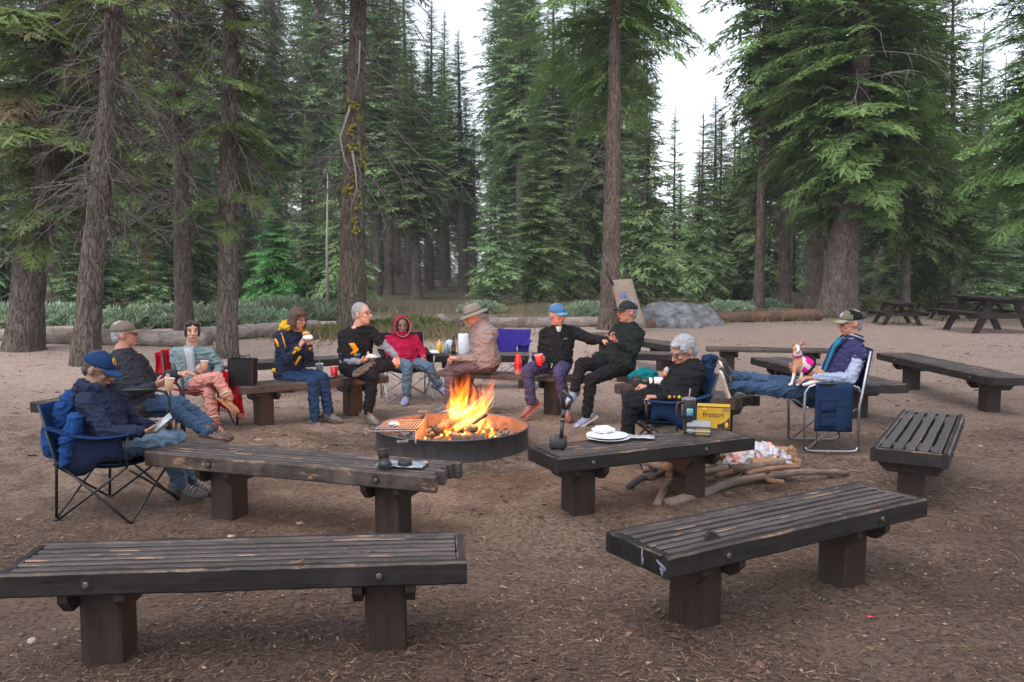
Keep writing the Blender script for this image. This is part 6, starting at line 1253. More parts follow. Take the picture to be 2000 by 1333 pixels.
# ---------------------------------------------------------------- things held in hands
M_KRAFT = simple('kraft_paper', (.36, .22, .14), .85, .15, 20, .1); M_PAPER = simple('white_paper', (.62, .62, .66), .8, .06, 20, .2); M_REDP = simple('red_plastic', (.60, .012, .015), .35, .05, 10, 0); M_WHP = simple('white_plastic', (.6, .6, .62), .4, .05, 10, 0); M_PINKP = simple('dusty_pink_plastic', (.50, .17, .20), .4, .1, 10, 0)
def cup(c, r0, r1, h, mat, label, tilt=(0, 0), rim=None, name='cup', cat='cup', inner=None):
    t = thing(name, c, 0, label, cat); t.rotation_euler = (tilt[0], tilt[1], 0)
    MB().lathe([(r0 - .002, 0), (r0, .002), (r1, h), (r1 - .003, h), (r0 - .003, .006)], 24).build('body', mat, t); m = MB(); m.tube([(r1 * math.cos(a), r1 * math.sin(a), h) for a in [6.283 * i / 24 for i in range(25)]], .003, 6, cap=False); m.build('rim', rim or mat, t); return t
def grip(pp, q, f=.075, pn=(0, 0, -1), off=.03):
    return pp['w' + q] + (pp['w' + q] - pp['e' + q]).normalized() * f
Yc = p2['wR'].y - .03; cup(D(329, 764, Yc), .030, .042, .115, M_KRAFT, 'brown paper cup in the hand of the person in the khaki cap', (-.05, .12), M_PAPER)
Yc = p3['wR'].y - .06; cup(D(399, 724, Yc), .028, .038, .10, M_KRAFT, 'brown paper cup in the hand of the person in the puffer jacket', (0, .05), M_PAPER)
Yc = p8['wR'].y - .10; cup(D(1055, 714, Yc), .031, .046, .12, M_REDP, 'red cup in the hand of the person in the blue cap', (.1, -.15), M_WHP)
p1 = A[1]; ph = thing('smartphone', D(318, 826, p1['wR'].y), 0, 'dark smartphone held by the person in the navy hoodie', 'phone'); ph.rotation_euler = (.5, -.7, .3)
m = MB(); m.box((0, 0, 0), (.15, .075, .009), ch=.003); m.build('case', M_PLAS, ph); m = MB(); m.box((0, 0, .0052), (.14, .068, .001)); m.build('screen', simple('phone_screen', (.25, .28, .3), .1, .1, 5, 0), ph)
blob('wrapped_sandwich', D(601, 660, p4['wR'].y - .03), (.055, .035, .04), M_FOIL, 'foil wrapped sandwich held up to the mouth by the person in the gold trimmed hoodie', 'sandwich', 3); o = blob('sandwich_bread', D(598, 652, p4['wR'].y - .03), (.04, .03, .025), simple('bread_crust', (.42, .22, .08), .8, .3, 30, .6), 'bitten bread showing above the foil near the mouth', 'bread', 5, part='crust')
blob('foil_wrap', D(725, 697, p5['wR'].y - .03), (.06, .035, .03), M_FOIL, 'half opened foil wrap in the hand of the person in the black t-shirt', 'foil wrap', 7)

# ---------------------------------------------------------------- dog
dg = thing('small_dog', V3((D(1572, 720, 7.7).x, 7.7, 0)), 0, 'small white and tan dog in a pink harness sitting on the lap', 'dog'); Yd = 7.68
hd = D(1556, 681, Yd - .05); e = MB()
cone(e, D(1594, 732, Yd + .02), D(1562, 706, Yd - .02), .072, .058); e.ell(D(1560, 712, Yd - .02), (.052, .055, .07), None, 14); e.ell(D(1598, 736, Yd + .02), (.085, .07, .06), None, 14)
cone(e, D(1560, 703, Yd - .02), D(1557, 688, Yd - .045), .044, .036); e.ell(hd, (.038, .040, .036), None, 14); cone(e, hd + V3((-.002, -.02, -.012)), hd + V3((-.010, -.075, -.026)), .022, .011); e.ell(hd + V3((-.001, -.026, -.004)), (.030, .024, .024), None, 12)
for sx, fx in ((-1, 0), (1, 0)):
    e.loft([[hd + V3((sx * (.028 + a * .018) + b_ * (.019 * (1 - a * .92)), .0 - .004 * a + c_ * .007, .020 + a * .068)) for b_, c_ in ((-1, 0), (0, -1), (1, 0), (0, 1))] for a in (0, .25, .5, .75, 1)])
for (sx, dz) in ((1551, 0), (1566, .02)):
    cone(e, D(sx + 2, 718, Yd - .03 + dz), D(sx - 1, 736, Yd - .04 + dz), .022, .014); cone(e, D(sx - 1, 736, Yd - .04 + dz), D(sx - 5, 750, Yd - .05 + dz), .0135, .011); cone(e, D(sx - 5, 750, Yd - .05 + dz), D(sx - 9, 752, Yd - .08 + dz), .0135, .012)
cone(e, D(1600, 742, Yd - .05), D(1578, 750, Yd - .08), .036, .018); cone(e, D(1578, 750, Yd - .08), D(1570, 752, Yd - .10), .016, .014); cone(e, D(1612, 744, Yd), D(1622, 752, Yd), .016, .008)
W_FUR = simple('white_fur', (.60, .50, .46), .9, .12, 40, .6, .004); T_FUR = simple('tan_fur', (.42, .22, .13), .9, .2, 40, .6, .004); T_EAR = simple('pink_inner_ear', (.45, .16, .10), .8, .1, 20, 0)
rl = lambda q: q
def furm(c):
    r_ = c - hd
    if r_.z > .025 and abs(r_.x) > .02: return 1
    if abs(r_.x) > .013 and -.02 < r_.z < .05 and r_.length < .07: return 1
    if c.x > D(1570, 720, Yd).x and noise.noise(c * 9) > -.25 and c.z > D(1570, 742, Yd).z: return 1
    if abs(r_.x) < .05 and r_.z < -.06 and noise.noise(c * 8 + V3((3, 0, 0))) > .15 and c.z > D(1560, 728, Yd).z: return 1
    return 0
fuse('body', e, [W_FUR, T_FUR], dg, .0045, 2, face_mat=furm)
for sx in (-1, 1):
    m = MB(); m.ell(hd + V3((sx * .017, -.041, .002)), (.0085, .005, .0085), n=8); m.build('eye', M_EYE, dg, world=True)
    m = MB(); m.sheet([[hd + V3((sx * (.028 + a * .018) + b_ * (.012 * (1 - a * .9)), -.010 - .004 * a, .022 + a * .062)) for b_ in (-1, 0, 1)] for a in (0, .3, .6, .95)], .002); m.build('inner_ear', T_EAR, dg, world=True)
m = MB(); m.ell(hd + V3((-.010, -.087, -.022)), (.009, .006, .007), n=8); m.build('nose', M_EYE, dg, world=True)
C_HP = cloth('hot_pink_nylon', (.60, .01, .22)); C_COL = cloth('magenta_collar', (.28, .02, .13))
q = D(1558, 694, Yd - .035); m = MB(); m.tube([q + V3((.041 * math.cos(a), .041 * math.sin(a), .010 * math.sin(a) + .008 * math.cos(a))) for a in [6.283 * i / 20 for i in range(21)]], .008, 6, cap=False); m.build('collar', C_COL, dg, world=True)
c0 = D(1572, 713, Yd); ax = (D(1594, 732, Yd) - D(1562, 706, Yd)).normalized(); s1 = V3((0, 1, 0)); s2 = ax.cross(s1).normalized()
for off, w_, mt in ((-.045, .058, C_BLACK), (.045, .076, C_BLACK)):
    m = MB(); c_ = c0 + ax * off; m.sheet([[c_ + ax * x + (s1 * math.cos(a) + s2 * math.sin(a)) * (w_ + .004) for a in [6.283 * i / 20 for i in range(21)]] for x in (-.012, .012)], .005); m.build('harness_strap', mt, dg, world=True)
m = MB(); m.sheet([[c0 + ax * x + (s1 * math.cos(a) + s2 * math.sin(a)) * (.068 + .10 * max(-.05, x) * 1.0 + .004) for a in [-1.57 - 1.25 + 2.5 * i / 12 for i in range(13)]] for x in (-.045, -.02, .01, .045)], .006); m.build('harness_pad', C_HP, dg, world=True)
m = MB(); m.sheet([[c0 + ax * x + (s1 * math.cos(a) + s2 * math.sin(a)) * (.068 + .10 * max(-.05, x) * 1.0 + .004) for a in [1.57 - 1.25 + 2.5 * i / 12 for i in range(13)]] for x in (-.045, -.02, .01, .045)], .006); m.build('harness_pad', C_HP, dg, world=True)

# ---------------------------------------------------------------- things on the benches
ZT = 0.46
def on(px, py, z=ZT): return P(px, py, z)
# shopping bag
M_BAG = simple('black_glossy_bag', (.007, .007, .008), .45, .2, 6, .3, .01, spec=.25)
c_ = on(475, 752); t = thing('shopping_bag', c_, R(-6), 'black shopping bag standing on the left end of the brown plank bench', 'bag')
m = MB(); m.loft([[(x * w_ + dx, y * d_, z) for x, y in ((-1, -1), (-.3, -1.08), (.3, -.95), (1, -1), (1.04, 0), (1, 1), (0, 1.04), (-1, 1), (-1.03, 0))] for z, w_, d_, dx in ((0, .12, .075, 0), (.09, .125, .08, .003), (.18, .13, .075, -.004), (.275, .135, .07, .004))], cap=False); m.build('bag_body', M_BAG, t, fix=True)
for sy in (-1, 1): m = MB(); m.tube([(-.06, sy * .068, .27), (-.05, sy * .05, .31), (.0, sy * .02, .30), (.05, sy * .05, .31), (.06, sy * .068, .27)], .004, 5); m.build('handle', M_BAG, t)
c_ = on(624, 735); t = thing('iced_drink_cup', c_, 0, 'clear plastic cup with a straw standing beside the navy and gold hoodie', 'cup'); m, n, l, b = nodes('clear_plastic'); setp(b, Roughness=.1, IOR=1.3); b.inputs['Transmission Weight'].default_value = .85; b.inputs['Base Color'].default_value = (.75, .8, .85, 1); M_CLR = m
M_ICE = simple('iced_drink', (.12, .14, .19), .4, .4, 60, .5)
MB().lathe([(.033, 0), (.046, .13), (.044, .13), (.031, .004)], 20).build('cup_wall', M_CLR, t); MB().lathe([(.030, .005), (.040, .10)], 20).build('drink', M_ICE, t); MB().lathe([(.048, .13), (.048, .138), (.03, .15), (.006, .152)], 20).build('lid', M_CLR, t); m = MB(); m.tube([(0, 0, .02), (.006, 0, .20)], .0035, 6); m.build('straw', simple('green_straw', (.05, .25, .15), .5, .1), t)
cup(on(653, 738), .031, .047, .125, M_REDP, 'red cup standing on the bench between the gold hoodie and the black t-shirt', rim=M_WHP)
def plate(c, r, mat, label, name='paper_plate', tilt=(0, 0)):
    t = thing(name, c, 0, label, 'plate'); t.rotation_euler = (*tilt, 0); MB().lathe([(.001, .003), (r * .62, .004), (r * .72, .010), (r, .020), (r, .023), (r * .70, .013), (r * .6, .007), (.001, .006)], 28).build('dish', mat, t); return t
plate(on(646, 739.5) + V3((0, .0, .002)), .04, simple('blue_plate', (.1, .25, .4), .6), 'edge of a small blue plate beside the red cup')
plate(V3((D(724, 711, p5['kL'].y).x, p5['kL'].y - .02, D(724, 711, p5['kL'].y - .02).z)), .115, M_PAPER, 'paper plate resting on the thigh of the person in the black t-shirt')
# bench used as a table
zt = .5
plate(P(846, 690, zt), .12, M_PAPER, 'paper plate stack on the table bench left of the mustard bottle'); blob('food_heap', P(848, 689, zt + .03), (.07, .06, .03), M_PAPER, 'crumpled napkin heap lying on the plates near the mustard', 'napkin', 8, part='paper')
t = thing('mustard_bottle', P(858, 691, zt), 0, 'yellow mustard bottle on the table bench', 'bottle'); MB().lathe([(.03, 0), (.036, .01), (.036, .11), (.028, .14), (.014, .155), (.014, .17), (.008, .175), (.004, .20)], 18).build('bottle_body', simple('mustard_yellow', (.62, .36, .01), .4, .1, 10, 0), t)
t = thing('metal_pitcher', P(870, 693, zt), 0, 'small grey metal mug right of the mustard bottle', 'mug'); MB().lathe([(.035, 0), (.037, .01), (.033, .14), (.030, .145)], 18).build('mug_body', M_ALU, t); m = MB(); m.tube([(.033, 0, .12), (.065, 0, .10), (.062, 0, .05), (.036, 0, .03)], .005, 6); m.build('handle', M_ALU, t)
M_CBAG = simple('clear_blue_print_bag', (.30, .38, .5), .35, .4, 25, .8, .02, c2=(.62, .66, .72)); blob('plastic_bag', P(877, 690, zt) + V3((0, .12, .08)), (.07, .05, .09), M_CBAG, 'crumpled clear bag with blue print behind the beer bottle', 'plastic bag', 9, .35, part='film')
M_BRG = simple('brown_glass', (.045, .016, .006), .12, .1, 10, 0); prof = [(.028, 0), (.031, .006), (.031, .12), (.026, .15), (.014, .185), (.0125, .235), (.0145, .24), (.0145, .25)]
t = thing('beer_bottle', P(886, 692, zt), 0, 'brown glass beer bottle left of the paper towel roll', 'bottle'); MB().lathe(prof, 18).build('glass', M_BRG, t); MB().lathe([(.0316, .04), (.0316, .10)], 18, cap=False).build('bottle_label', simple('bottle_paper_label', (.14, .05, .04), .7, .3, 30), t)
t = thing('paper_towel_roll', P(905, 692, zt), 0, 'white paper towel roll standing on the table bench', 'paper towel'); MB().lathe([(.068, 0), (.070, .004), (.070, .275), (.068, .28), (.022, .28), (.022, .27)], 26).build('paper_roll', simple('quilted_paper', (.66, .66, .70), .9, .05, 40, .6, .01), t); MB().lathe([(.022, .262), (.022, .283), (.020, .283)], 16).build('cardboard_core', M_KRAFT, t)
# stacked cups and glass bottle on the plank bench
zb = .45; t = thing('stacked_cups', P(1012, 731, zb), 0, 'stack of upside down red and pink cups beside the clear bottle', 'cups'); z_ = 0
for k in range(7):
    MB().lathe([(.046, z_), (.044, z_ + .012), (.031, z_ + .115), (.029, z_ + .117)], 20).build('cup', M_PINKP if k < 3 else M_REDP, t); z_ += .019
for k in range(0): pass
t = thing('glass_bottle', P(1036, 729, zb), 0, 'empty clear glass bottle standing on the plank bench', 'bottle'); M_GLS = simple('bottle_glass', (.22, .24, .25), .08, .1, 10, 0); MB().lathe([(.03, 0), (.033, .006), (.033, .11), (.024, .15), (.013, .18), (.012, .235), (.0145, .24), (.0145, .252)], 18).build('glass', M_CLR, t)
# teal bag and camera with white lens
zz = .46; c_ = P(1252, 752, zz); blob('teal_bag', c_ + V3((.05, .10, .075)), (.15, .09, .085), C_TEAL, 'crumpled teal cloth bag on the bench beside the camera', 'bag', 12, .4, 2.2, part='cloth')
t = thing('camera', P(1250, 756, zz) + V3((0, .0, 0)), R(4), 'black camera with a long white telephoto lens on the bench', 'camera'); t.location.z += .05; m = MB(); m.box((-.04, 0, 0), (.075, .13, .095), ch=.012); m.ell((-.045, 0, .055), (.03, .035, .022), n=12); m.build('camera_body', M_PLAS, t)
Rx = Matrix.Rotation(math.pi / 2, 4, 'Y'); M_WL = simple('white_lens_paint', (.55, .54, .52), .45, .08, 10, 0)
MB().lathe([(.036, 0), (.036, .035), (.043, .05), (.043, .09)], 24, Rx).build('lens_mount', M_PLAS, t); MB().lathe([(.0445, .088), (.0445, .125)], 24, Rx).build('lens_barrel', M_WL, t); MB().lathe([(.0455, .12), (.0455, .145)], 24, Rx).build('focus_ring', M_PLAS, t); MB().lathe([(.046, .14), (.050, .17), (.050, .25), (.045, .25)], 24, Rx).build('lens_hood', M_WL, t)
# folding shovel
sh = thing('folding_shovel', P(1085, 878, ZT), 0, 'black folding shovel standing on the bench leaning on its blade', 'shovel'); Ys = P(1088, 878, ZT).y
b0, b1_, jt, h0 = D(1090, 880, Ys), D(1096, 856, Ys), D(1099, 820, Ys + .02), D(1101, 800, Ys + .03)
m = MB(); m.sheet([[b0 + V3((x * w_, dy, z)) for x in (-1, -.5, 0, .5, 1)] for z, w_, dy in ((0, .035, 0), (.025, .058, -.01), (.06, .060, -.004), (.10, .056, .004), (.105, .02, .01))], .006); m.build('blade', M_PLAS, sh, world=True)
m = MB(); m.tube([b1_, jt], .014, 10); m.tube([jt, h0], .015, 10); m.build('shaft', M_PLAS, sh, world=True)
m = MB(); m.lathe([(.019, -.012), (.021, 0), (.019, .012)], 14, Matrix.Translation(jt)); m.build('locking_collar', M_BOLT, sh, world=True)
m = MB(); m.tube([h0, D(1096, 768, Ys + .03), D(1099, 763, Ys + .03), D(1117, 778, Ys + .03), D(1116, 784, Ys + .03), h0 + V3((.012, 0, .0))], .012, 8); m.build('triangle_grip', M_PLAS, sh, world=True)
# plates, cutlery and packet
pl = plate(on(1188, 859), .155, M_PAPER, 'oval stack of white paper plates next to the shovel'); plate(on(1186, 858) + V3((0, 0, .012)), .15, M_PAPER, 'top paper plate of the stack, holding a napkin')
blob('paper_napkin', on(1178, 853) + V3((0, 0, .05)), (.07, .03, .03), M_PAPER, 'twisted white napkin lying on the paper plates', 'napkin', 14, .5, 2.5, part='paper')
t = thing('foil_pouch', on(1245, 858) + V3((0, 0, .012)), R(-10), 'flat crumpled silver pouch right of the paper plates', 'packet'); g = [[(x * .12, y * .05, .012 * noise.noise(V3((x * 3, y * 3, 1))) + .006) for y in (-1, -.5, 0, .5, 1)] for x in [-1 + i / 4 for i in range(9)]]; m = MB(); m.sheet(g, .005); m.build('pouch', simple('silver_pouch', (.36, .36, .40), .4, .3, 22, .6, metal=.3), t)
# tumbler
t = thing('insulated_tumbler', on(1344, 846), R(0), 'tall black tumbler with a side handle and straw', 'tumbler'); M_TB = simple('black_matte_steel', (.015, .014, .015), .45, .2, 20, .1)
MB().lathe([(.036, 0), (.037, .01), (.038, .09), (.050, .115), (.052, .24), (.051, .245)], 28).build('tumbler_body', M_TB, t); MB().lathe([(.053, .243), (.053, .262), (.03, .268), (.006, .268)], 28).build('lid', simple('smoky_lid', (.12, .10, .12), .25, .1, 10, 0), t)
m = MB(); m.tube([(-.048, -.01, .225), (-.082, -.02, .228), (-.09, -.022, .21), (-.088, -.022, .135), (-.078, -.02, .120), (-.045, -.01, .118)], .008, 8); m.build('handle', M_TB, t); m = MB(); m.tube([(.002, 0, .25), (.010, 0, .33)], .005, 8); m.build('straw', simple('dusty_straw', (.28, .2, .2), .5), t)
m = MB(); m.sheet([[(.0535 * math.sin(a), -.0535 * math.cos(a), z) for a in [-.45 + .9 * i / 6 for i in range(7)]] for z in (.135, .19)], .0015); st = m.build('sticker', simple('blue_sticker', (.03, .35, .5), .5), t)
for (x0, z0, x1, z1) in ((-.010, .182, .010, .182), (-.012, .182, -.012, .165), (.0, .178, .014, .165), (-.012, .156, .008, .156), (.008, .156, .008, .143), (-.010, .148, -.002, .142)):
    m = MB(); m.tube([(x0, -.0555, z0), (x1, -.0555, z1)], .0028, 5); m.build('sticker_print', C_YEL if z0 > .17 else cloth('coral_print', (.6, .12, .06)), st)
# boxes with lettering
def text(s_, size, mat, parent, M, name='lettering', ext=.0006, sx=1.0):
    cu = bpy.data.curves.new(name, 'FONT'); cu.body = s_; cu.size = size; cu.extrude = ext; cu.align_x = 'CENTER'; cu.align_y = 'CENTER'; tmp = bpy.data.objects.new('tmp', cu); COL.objects.link(tmp)
    dgr = bpy.context.evaluated_depsgraph_get(); me = bpy.data.meshes.new_from_object(tmp.evaluated_get(dgr)); bpy.data.objects.remove(tmp); me.transform(M @ Matrix.Diagonal((sx, 1, 1, 1))); me.materials.clear(); o = link(name, me, mat, parent, False); return o
def carton(c, yaw, sz, mat, label, name='firestarter_box'):
    t = thing(name, c, R(yaw), label, 'box'); m = MB(); m.box((0, 0, sz[2] / 2), sz, ch=.002); m.build('carton', mat, t, smooth=False); return t
M_YBOX = simple('yellow_card', (.44, .25, .008), .6, .12, 10, 0); M_KB = simple('black_card', (.015, .015, .015), .5, .1, 10, 0)
sx, sy, sz = .245, .13, .17; t = carton(on(1398, 838) + V3((0, .08, 0)), -14, (sx, sy, sz), M_YBOX, 'yellow box with firestart lettering standing on the right end of the bench')
def front(x, z, y=-sy / 2 - .0012): return Matrix.Translation((x, y, z)) @ Matrix.Rotation(math.pi / 2, 4, 'X')
text('firestart', .058, M_KB, t, front(.0, .105), sx=.85); m = MB(); m.box((0, -sy / 2 - .0006, .163), (sx * .98, .001, .008)); m.build('black_band', M_KB, t, smooth=False)
m = MB(); m.sheet([[(.03 + u * .09, -sy / 2 - .0008, .004 + v_ * (.03 + .055 * u * u)) for v_ in (0, .5, 1)] for u in [i / 8 for i in range(9)]], .001); m.build('dark_corner', M_KB, t, smooth=False)
m = MB(); m.ell((.098, -sy / 2 - .0012, .03), (.014, .0012, .022), n=10); m.build('flame_picture', simple('flame_print', (.7, .25, .02), .5), t); m = MB(); m.ell((-.07, -sy / 2 - .0012, .145), (.02, .0012, .012), n=10); m.build('flame_picture', simple('flame_print', (.7, .25, .02), .5), t)
m = MB(); m.box((.092, -sy / 2 - .0010, .146), (.055, .001, .030)); m.build('picture_panel', simple('brown_photo_panel', (.12, .05, .02), .5, .5, 60, 0, c2=(.4, .2, .05)), t, smooth=False)
Ms = Matrix.Translation((-sx / 2 - .0012, 0, .10)) @ Matrix.Rotation(-math.pi / 2, 4, 'Z') @ Matrix.Rotation(math.pi / 2, 4, 'X'); text('firestart', .034, M_KB, t, Ms, sx=.8)
t = carton(on(1368, 852) + V3((0, .06, 0)), -14, (.175, .10, .062), simple('dark_green_card', (.02, .03, .022), .4, .2, 10, 0), 'low dark box with its lid open in front of the yellow box', 'small_carton')
m = MB(); m.box((.03, -.051, .03), (.10, .001, .045)); m.build('printed_panel', simple('coloured_print', (.45, .05, .03), .5, .6, 55, 0, c2=(.15, .28, .06)), t, smooth=False); m = MB(); m.sheet([[(-.085, .04 * v_ - .02 + y, .064 + .035 * v_) for y in (0,)] + [(.085, .04 * v_ - .02, .064 + .035 * v_)] for v_ in (-1, 0, 1)], .003); m.build('open_flap', simple('grey_flap', (.16, .165, .18), .5, .2, 10, 0), t, smooth=False)
for k in range(3): m = MB(); m.box((-.055, -.0515, .045 - k * .012), (.045 - k * .008, .001, .003)); m.build('print_line', simple('print_white', (.5, .5, .5), .6), t, smooth=False)
# lens, lens cap and plastic bag on the broken bench
m, n, l, b = nodes('plastic_film'); v = coord(n, l); l.new(ramp(n, l, nz(n, l, v, 18, 4, .7), [(.35, (.10, .13, .17)), (.6, (.38, .42, .47))]), b.inputs['Base Color']); setp(b, Roughness=.3); b.inputs['Alpha'].default_value = .8; bump(n, l, b, nz(n, l, v, 14, 4), 1, .02); M_FILM = m
t = thing('plastic_bag', on(785, 911) + V3((0, 0, .01)), R(-8), 'flat shiny plastic bag under the camera lens on the broken bench', 'plastic bag'); m = MB(); m.sheet([[(x * .15, y * .085, .010 * noise.noise(V3((x * 3, y * 3, 4))) + .006) for y in [-1 + j / 4 for j in range(9)]] for x in [-1 + i / 6 for i in range(13)]], .003); m.build('film', M_FILM, t)
t = thing('camera_lens', on(752, 916) + V3((0, 0, .016)), 0, 'black camera lens standing tilted on the plastic bag', 'lens'); t.rotation_euler = (-.1, -.14, 0); prof = [(.040, 0), (.042, .003), (.042, .022), (.034, .03), (.032, .06), (.034, .062), (.034, .09), (.031, .095), (.028, .095)]
MB().lathe(prof, 28).build('barrel', M_PLAS, t); MB().lathe([(.0346, .066), (.0352, .070), (.0352, .086), (.0346, .088)], 28, cap=False).build('focus_ring', simple('ribbed_rubber', (.01, .01, .01), .8, .1, 90, 1), t); MB().lathe([(.0335, .094), (.0335, .105), (.030, .108)], 28).build('lens_cap', M_PLAS, t)
t = thing('lens_hood_cap', on(791, 914) + V3((0, 0, .016)), 0, 'short black round lens cap right of the tilted lens', 'lens cap'); MB().lathe([(.042, 0), (.044, .003), (.044, .026), (.041, .030), (.034, .030), (.033, .027)], 28).build('cap', M_PLAS, t); MB().lathe([(.020, .0275), (.020, .0295)], 20).build('badge_disc', M_PLAS, t)

# ---------------------------------------------------------------- firewood under the bench
M_ST = logwood('stick_bark', (.06, .042, .033), (.15, .108, .082), (.26, .2, .16)); M_STP = logwood('bare_branch', (.11, .08, .06), (.20, .15, .115), (.30, .235, .185)); M_SPL = logwood('split_timber', (.20, .10, .055), (.32, .18, .10), (.44, .28, .17)); M_STO = logwood('red_bark_stick', (.10, .045, .025), (.22, .11, .06), (.32, .19, .12))
def stick(pts, r, mat, label, name='firewood_stick', n=10, cat='stick', group='pile of firewood under the bench'):
    P3 = [V3(q) for q in pts]; t = thing(name, (P3[0].x, P3[0].y, 0), 0, label, cat, group); k = 22; path = []
    rs_ = random.Random(int(P3[0].x * 997)); 
    for i in range(k + 1):
        u = i / k * (len(P3) - 1); a = min(int(u), len(P3) - 2); w_ = u - a; p0 = P3[max(a - 1, 0)]; p1_ = P3[a]; p2_ = P3[a + 1]; p3_ = P3[min(a + 2, len(P3) - 1)]
        q = .5 * ((2 * p1_) + (p2_ - p0) * w_ + (2 * p0 - 5 * p1_ + 4 * p2_ - p3_) * w_ ** 2 + (3 * p1_ - p0 - 3 * p2_ + p3_) * w_ ** 3); path.append(q + V3((rs_.uniform(-1, 1), rs_.uniform(-1, 1), rs_.uniform(-1, 1))) * r[0] * .08)
    rad = [(r[0] + (r[-1] - r[0]) * i / k) * rs_.uniform(.9, 1.1) for i in range(k + 1)]; m = MB(); m.tube(path, rad, n); m.build('branch_wood', mat, t, world=True); return t
def G(px, py, h=.02): return P(px, py, h)
stick([G(1303, 985), G(1380, 962, .03), G(1440, 940, .05), G(1540, 924, .08), G(1600, 922, .06), G(1655, 924, .02)], (.038, .022), M_STP, 'long pale curved branch lying in front of the firewood pile', 'long_branch', cat='branch')
stick([G(1283, 986), G(1305, 950, .04), G(1340, 930, .07), G(1420, 915, .10)], (.028, .03), M_STP, 'thick pale branch bending down left of the bench post')
stick([G(1290, 966), G(1320, 935, .06), G(1400, 905, .14)], (.022, .02), M_STP, 'slim pale branch behind the long curved one')
stick([G(1228, 952), G(1250, 936, .02), G(1280, 926, .05)], (.025, .03), M_COAL, 'short stick with a blackened end left of the pile')
ss = [((1245, 928), (1350, 920), .03, M_STO, 'reddish stick pointing left from the pile'), ((1255, 918), (1400, 905), .026, M_ST, 'grey stick near the back left of the pile'), ((1270, 905), (1345, 925), .032, M_ST, 'thick dark stick slanting left of the post'), ((1300, 912), (1350, 908), .035, M_SPL, 'orange split piece left of the bench post'),
      ((1395, 905), (1470, 935), .028, M_ST, 'brown stick right of the post, slanting down'), ((1400, 930), (1500, 900), .024, M_STO, 'red barked stick right of the post'), ((1410, 895), (1480, 890), .03, M_ST, 'stick at the back right of the pile'), ((1430, 915), (1530, 905), .03, M_ST, 'grey stick under the long curved branch'),
      ((1400, 945), (1470, 915), .018, M_ST, 'thin stick in front of the pile'), ((1500, 938), (1528, 942), .02, M_SPL, 'small orange chip right of the pile'), ((1270, 935), (1320, 915), .02, M_ST, 'thin grey stick at the left of the pile'), ((1305, 928), (1345, 900), .028, M_STO, 'upper reddish stick left of the post'),
      ((1395, 915), (1440, 880), .03, M_ST, 'upper dark stick right of the post'), ((1440, 905), (1500, 925), .022, M_COAL, 'blackened stick right of the post'), ((1335, 905), (1420, 890), .03, M_ST, 'back stick passing behind the post'), ((1460, 925), (1560, 912), .018, M_STO, 'thin red stick near the split timber')]
rs = random.Random(77)
for i, (a, b, r_, mt, lab) in enumerate(ss):
    h = .02 + .055 * (i % 4); stick([G(a[0], a[1], h), G((a[0] + b[0]) / 2 + rs.uniform(-5, 5), (a[1] + b[1]) / 2 + rs.uniform(-4, 4), h + .02), G(b[0], b[1], h + rs.uniform(-.01, .05))], (r_, r_ * rs.uniform(.6, .95)), mt, lab)
stick([G(1462, 940, .02), G(1455, 915, .10), G(1447, 893, .18)], (.012, .008), M_ST, 'forked twig standing up from the pile, left prong'); stick([G(1466, 940, .02), G(1470, 915, .12), G(1478, 885, .22)], (.012, .008), M_ST, 'forked twig standing up from the pile, right prong')
for i, (px, py, sx_, sy_, sz_, yw, tl, lab) in enumerate([(1520, 912, .15, .12, .14, 20, .1, 'split firewood block with a sharp edge right of the plastic bundle'), (1548, 905, .10, .10, .15, -15, -.15, 'upright orange split block at the right of the pile'), (1556, 912, .08, .09, .07, 35, .3, 'small split wedge at the right foot of the pile'), (1530, 895, .10, .2, .10, 60, .1, 'split log behind the orange blocks')]):
    t = thing('split_log', P(px, py, 0), R(yw), lab, 'firewood', 'split logs'); m = MB(); tri = [(-1, -1), (1, -1), (.75, .1), (.1, 1), (-.5, .7)]; m.loft([[(x * sx_ / 2 + z * tl * .1, z * sy_ - sy_ / 2 + .02 * x, (y + 1) * sz_ / 2) for x, y in tri] for z in (0, .33, .66, 1)]); m.build('wood', M_SPL, t, fix=True, smooth=False)
# plastic wrapped bundle
e = thing('firewood_bundle', P(1480, 915, 0), 0, 'torn clear plastic wrap with orange print around a firewood bundle', 'firewood bundle')
m, n, l, b = nodes('printed_wrap'); v = coord(n, l); f = nz(n, l, v, 9, 4, .7, .8); l.new(ramp(n, l, f, [(.36, (.48, .48, .52)), (.46, (.30, .30, .34)), (.52, (.55, .52, .54)), (.60, (.62, .13, .06)), (.66, (.55, .5, .5)), (.75, (.08, .08, .09))]), b.inputs['Base Color']); setp(b, Roughness=.2); bump(n, l, b, nz(n, l, v, 20, 4, .6, 1), 1, .02); M_WRAP = m
mb = MB(); cone(mb, P(1440, 900, .14), P(1520, 905, .13), .10, .105); cone(mb, P(1452, 880, .2), P(1500, 890, .2), .08, .09); cone(mb, P(1435, 872, .2), P(1450, 885, .2), .05, .06); fuse('plastic_wrap', mb, M_WRAP, e, .009, 3, .022, 13, 4)
for k, (x0, y0, z0) in enumerate(((1518, 905, .16), (1522, 900, .09), (1512, 912, .06))): mb = MB(); q = P(x0, y0, z0); mb.tube([q - V3((.2, 0, 0)), q + V3((.05, .01, 0))], .045, 6); mb.build('log', M_SPL, e, world=True, smooth=False)
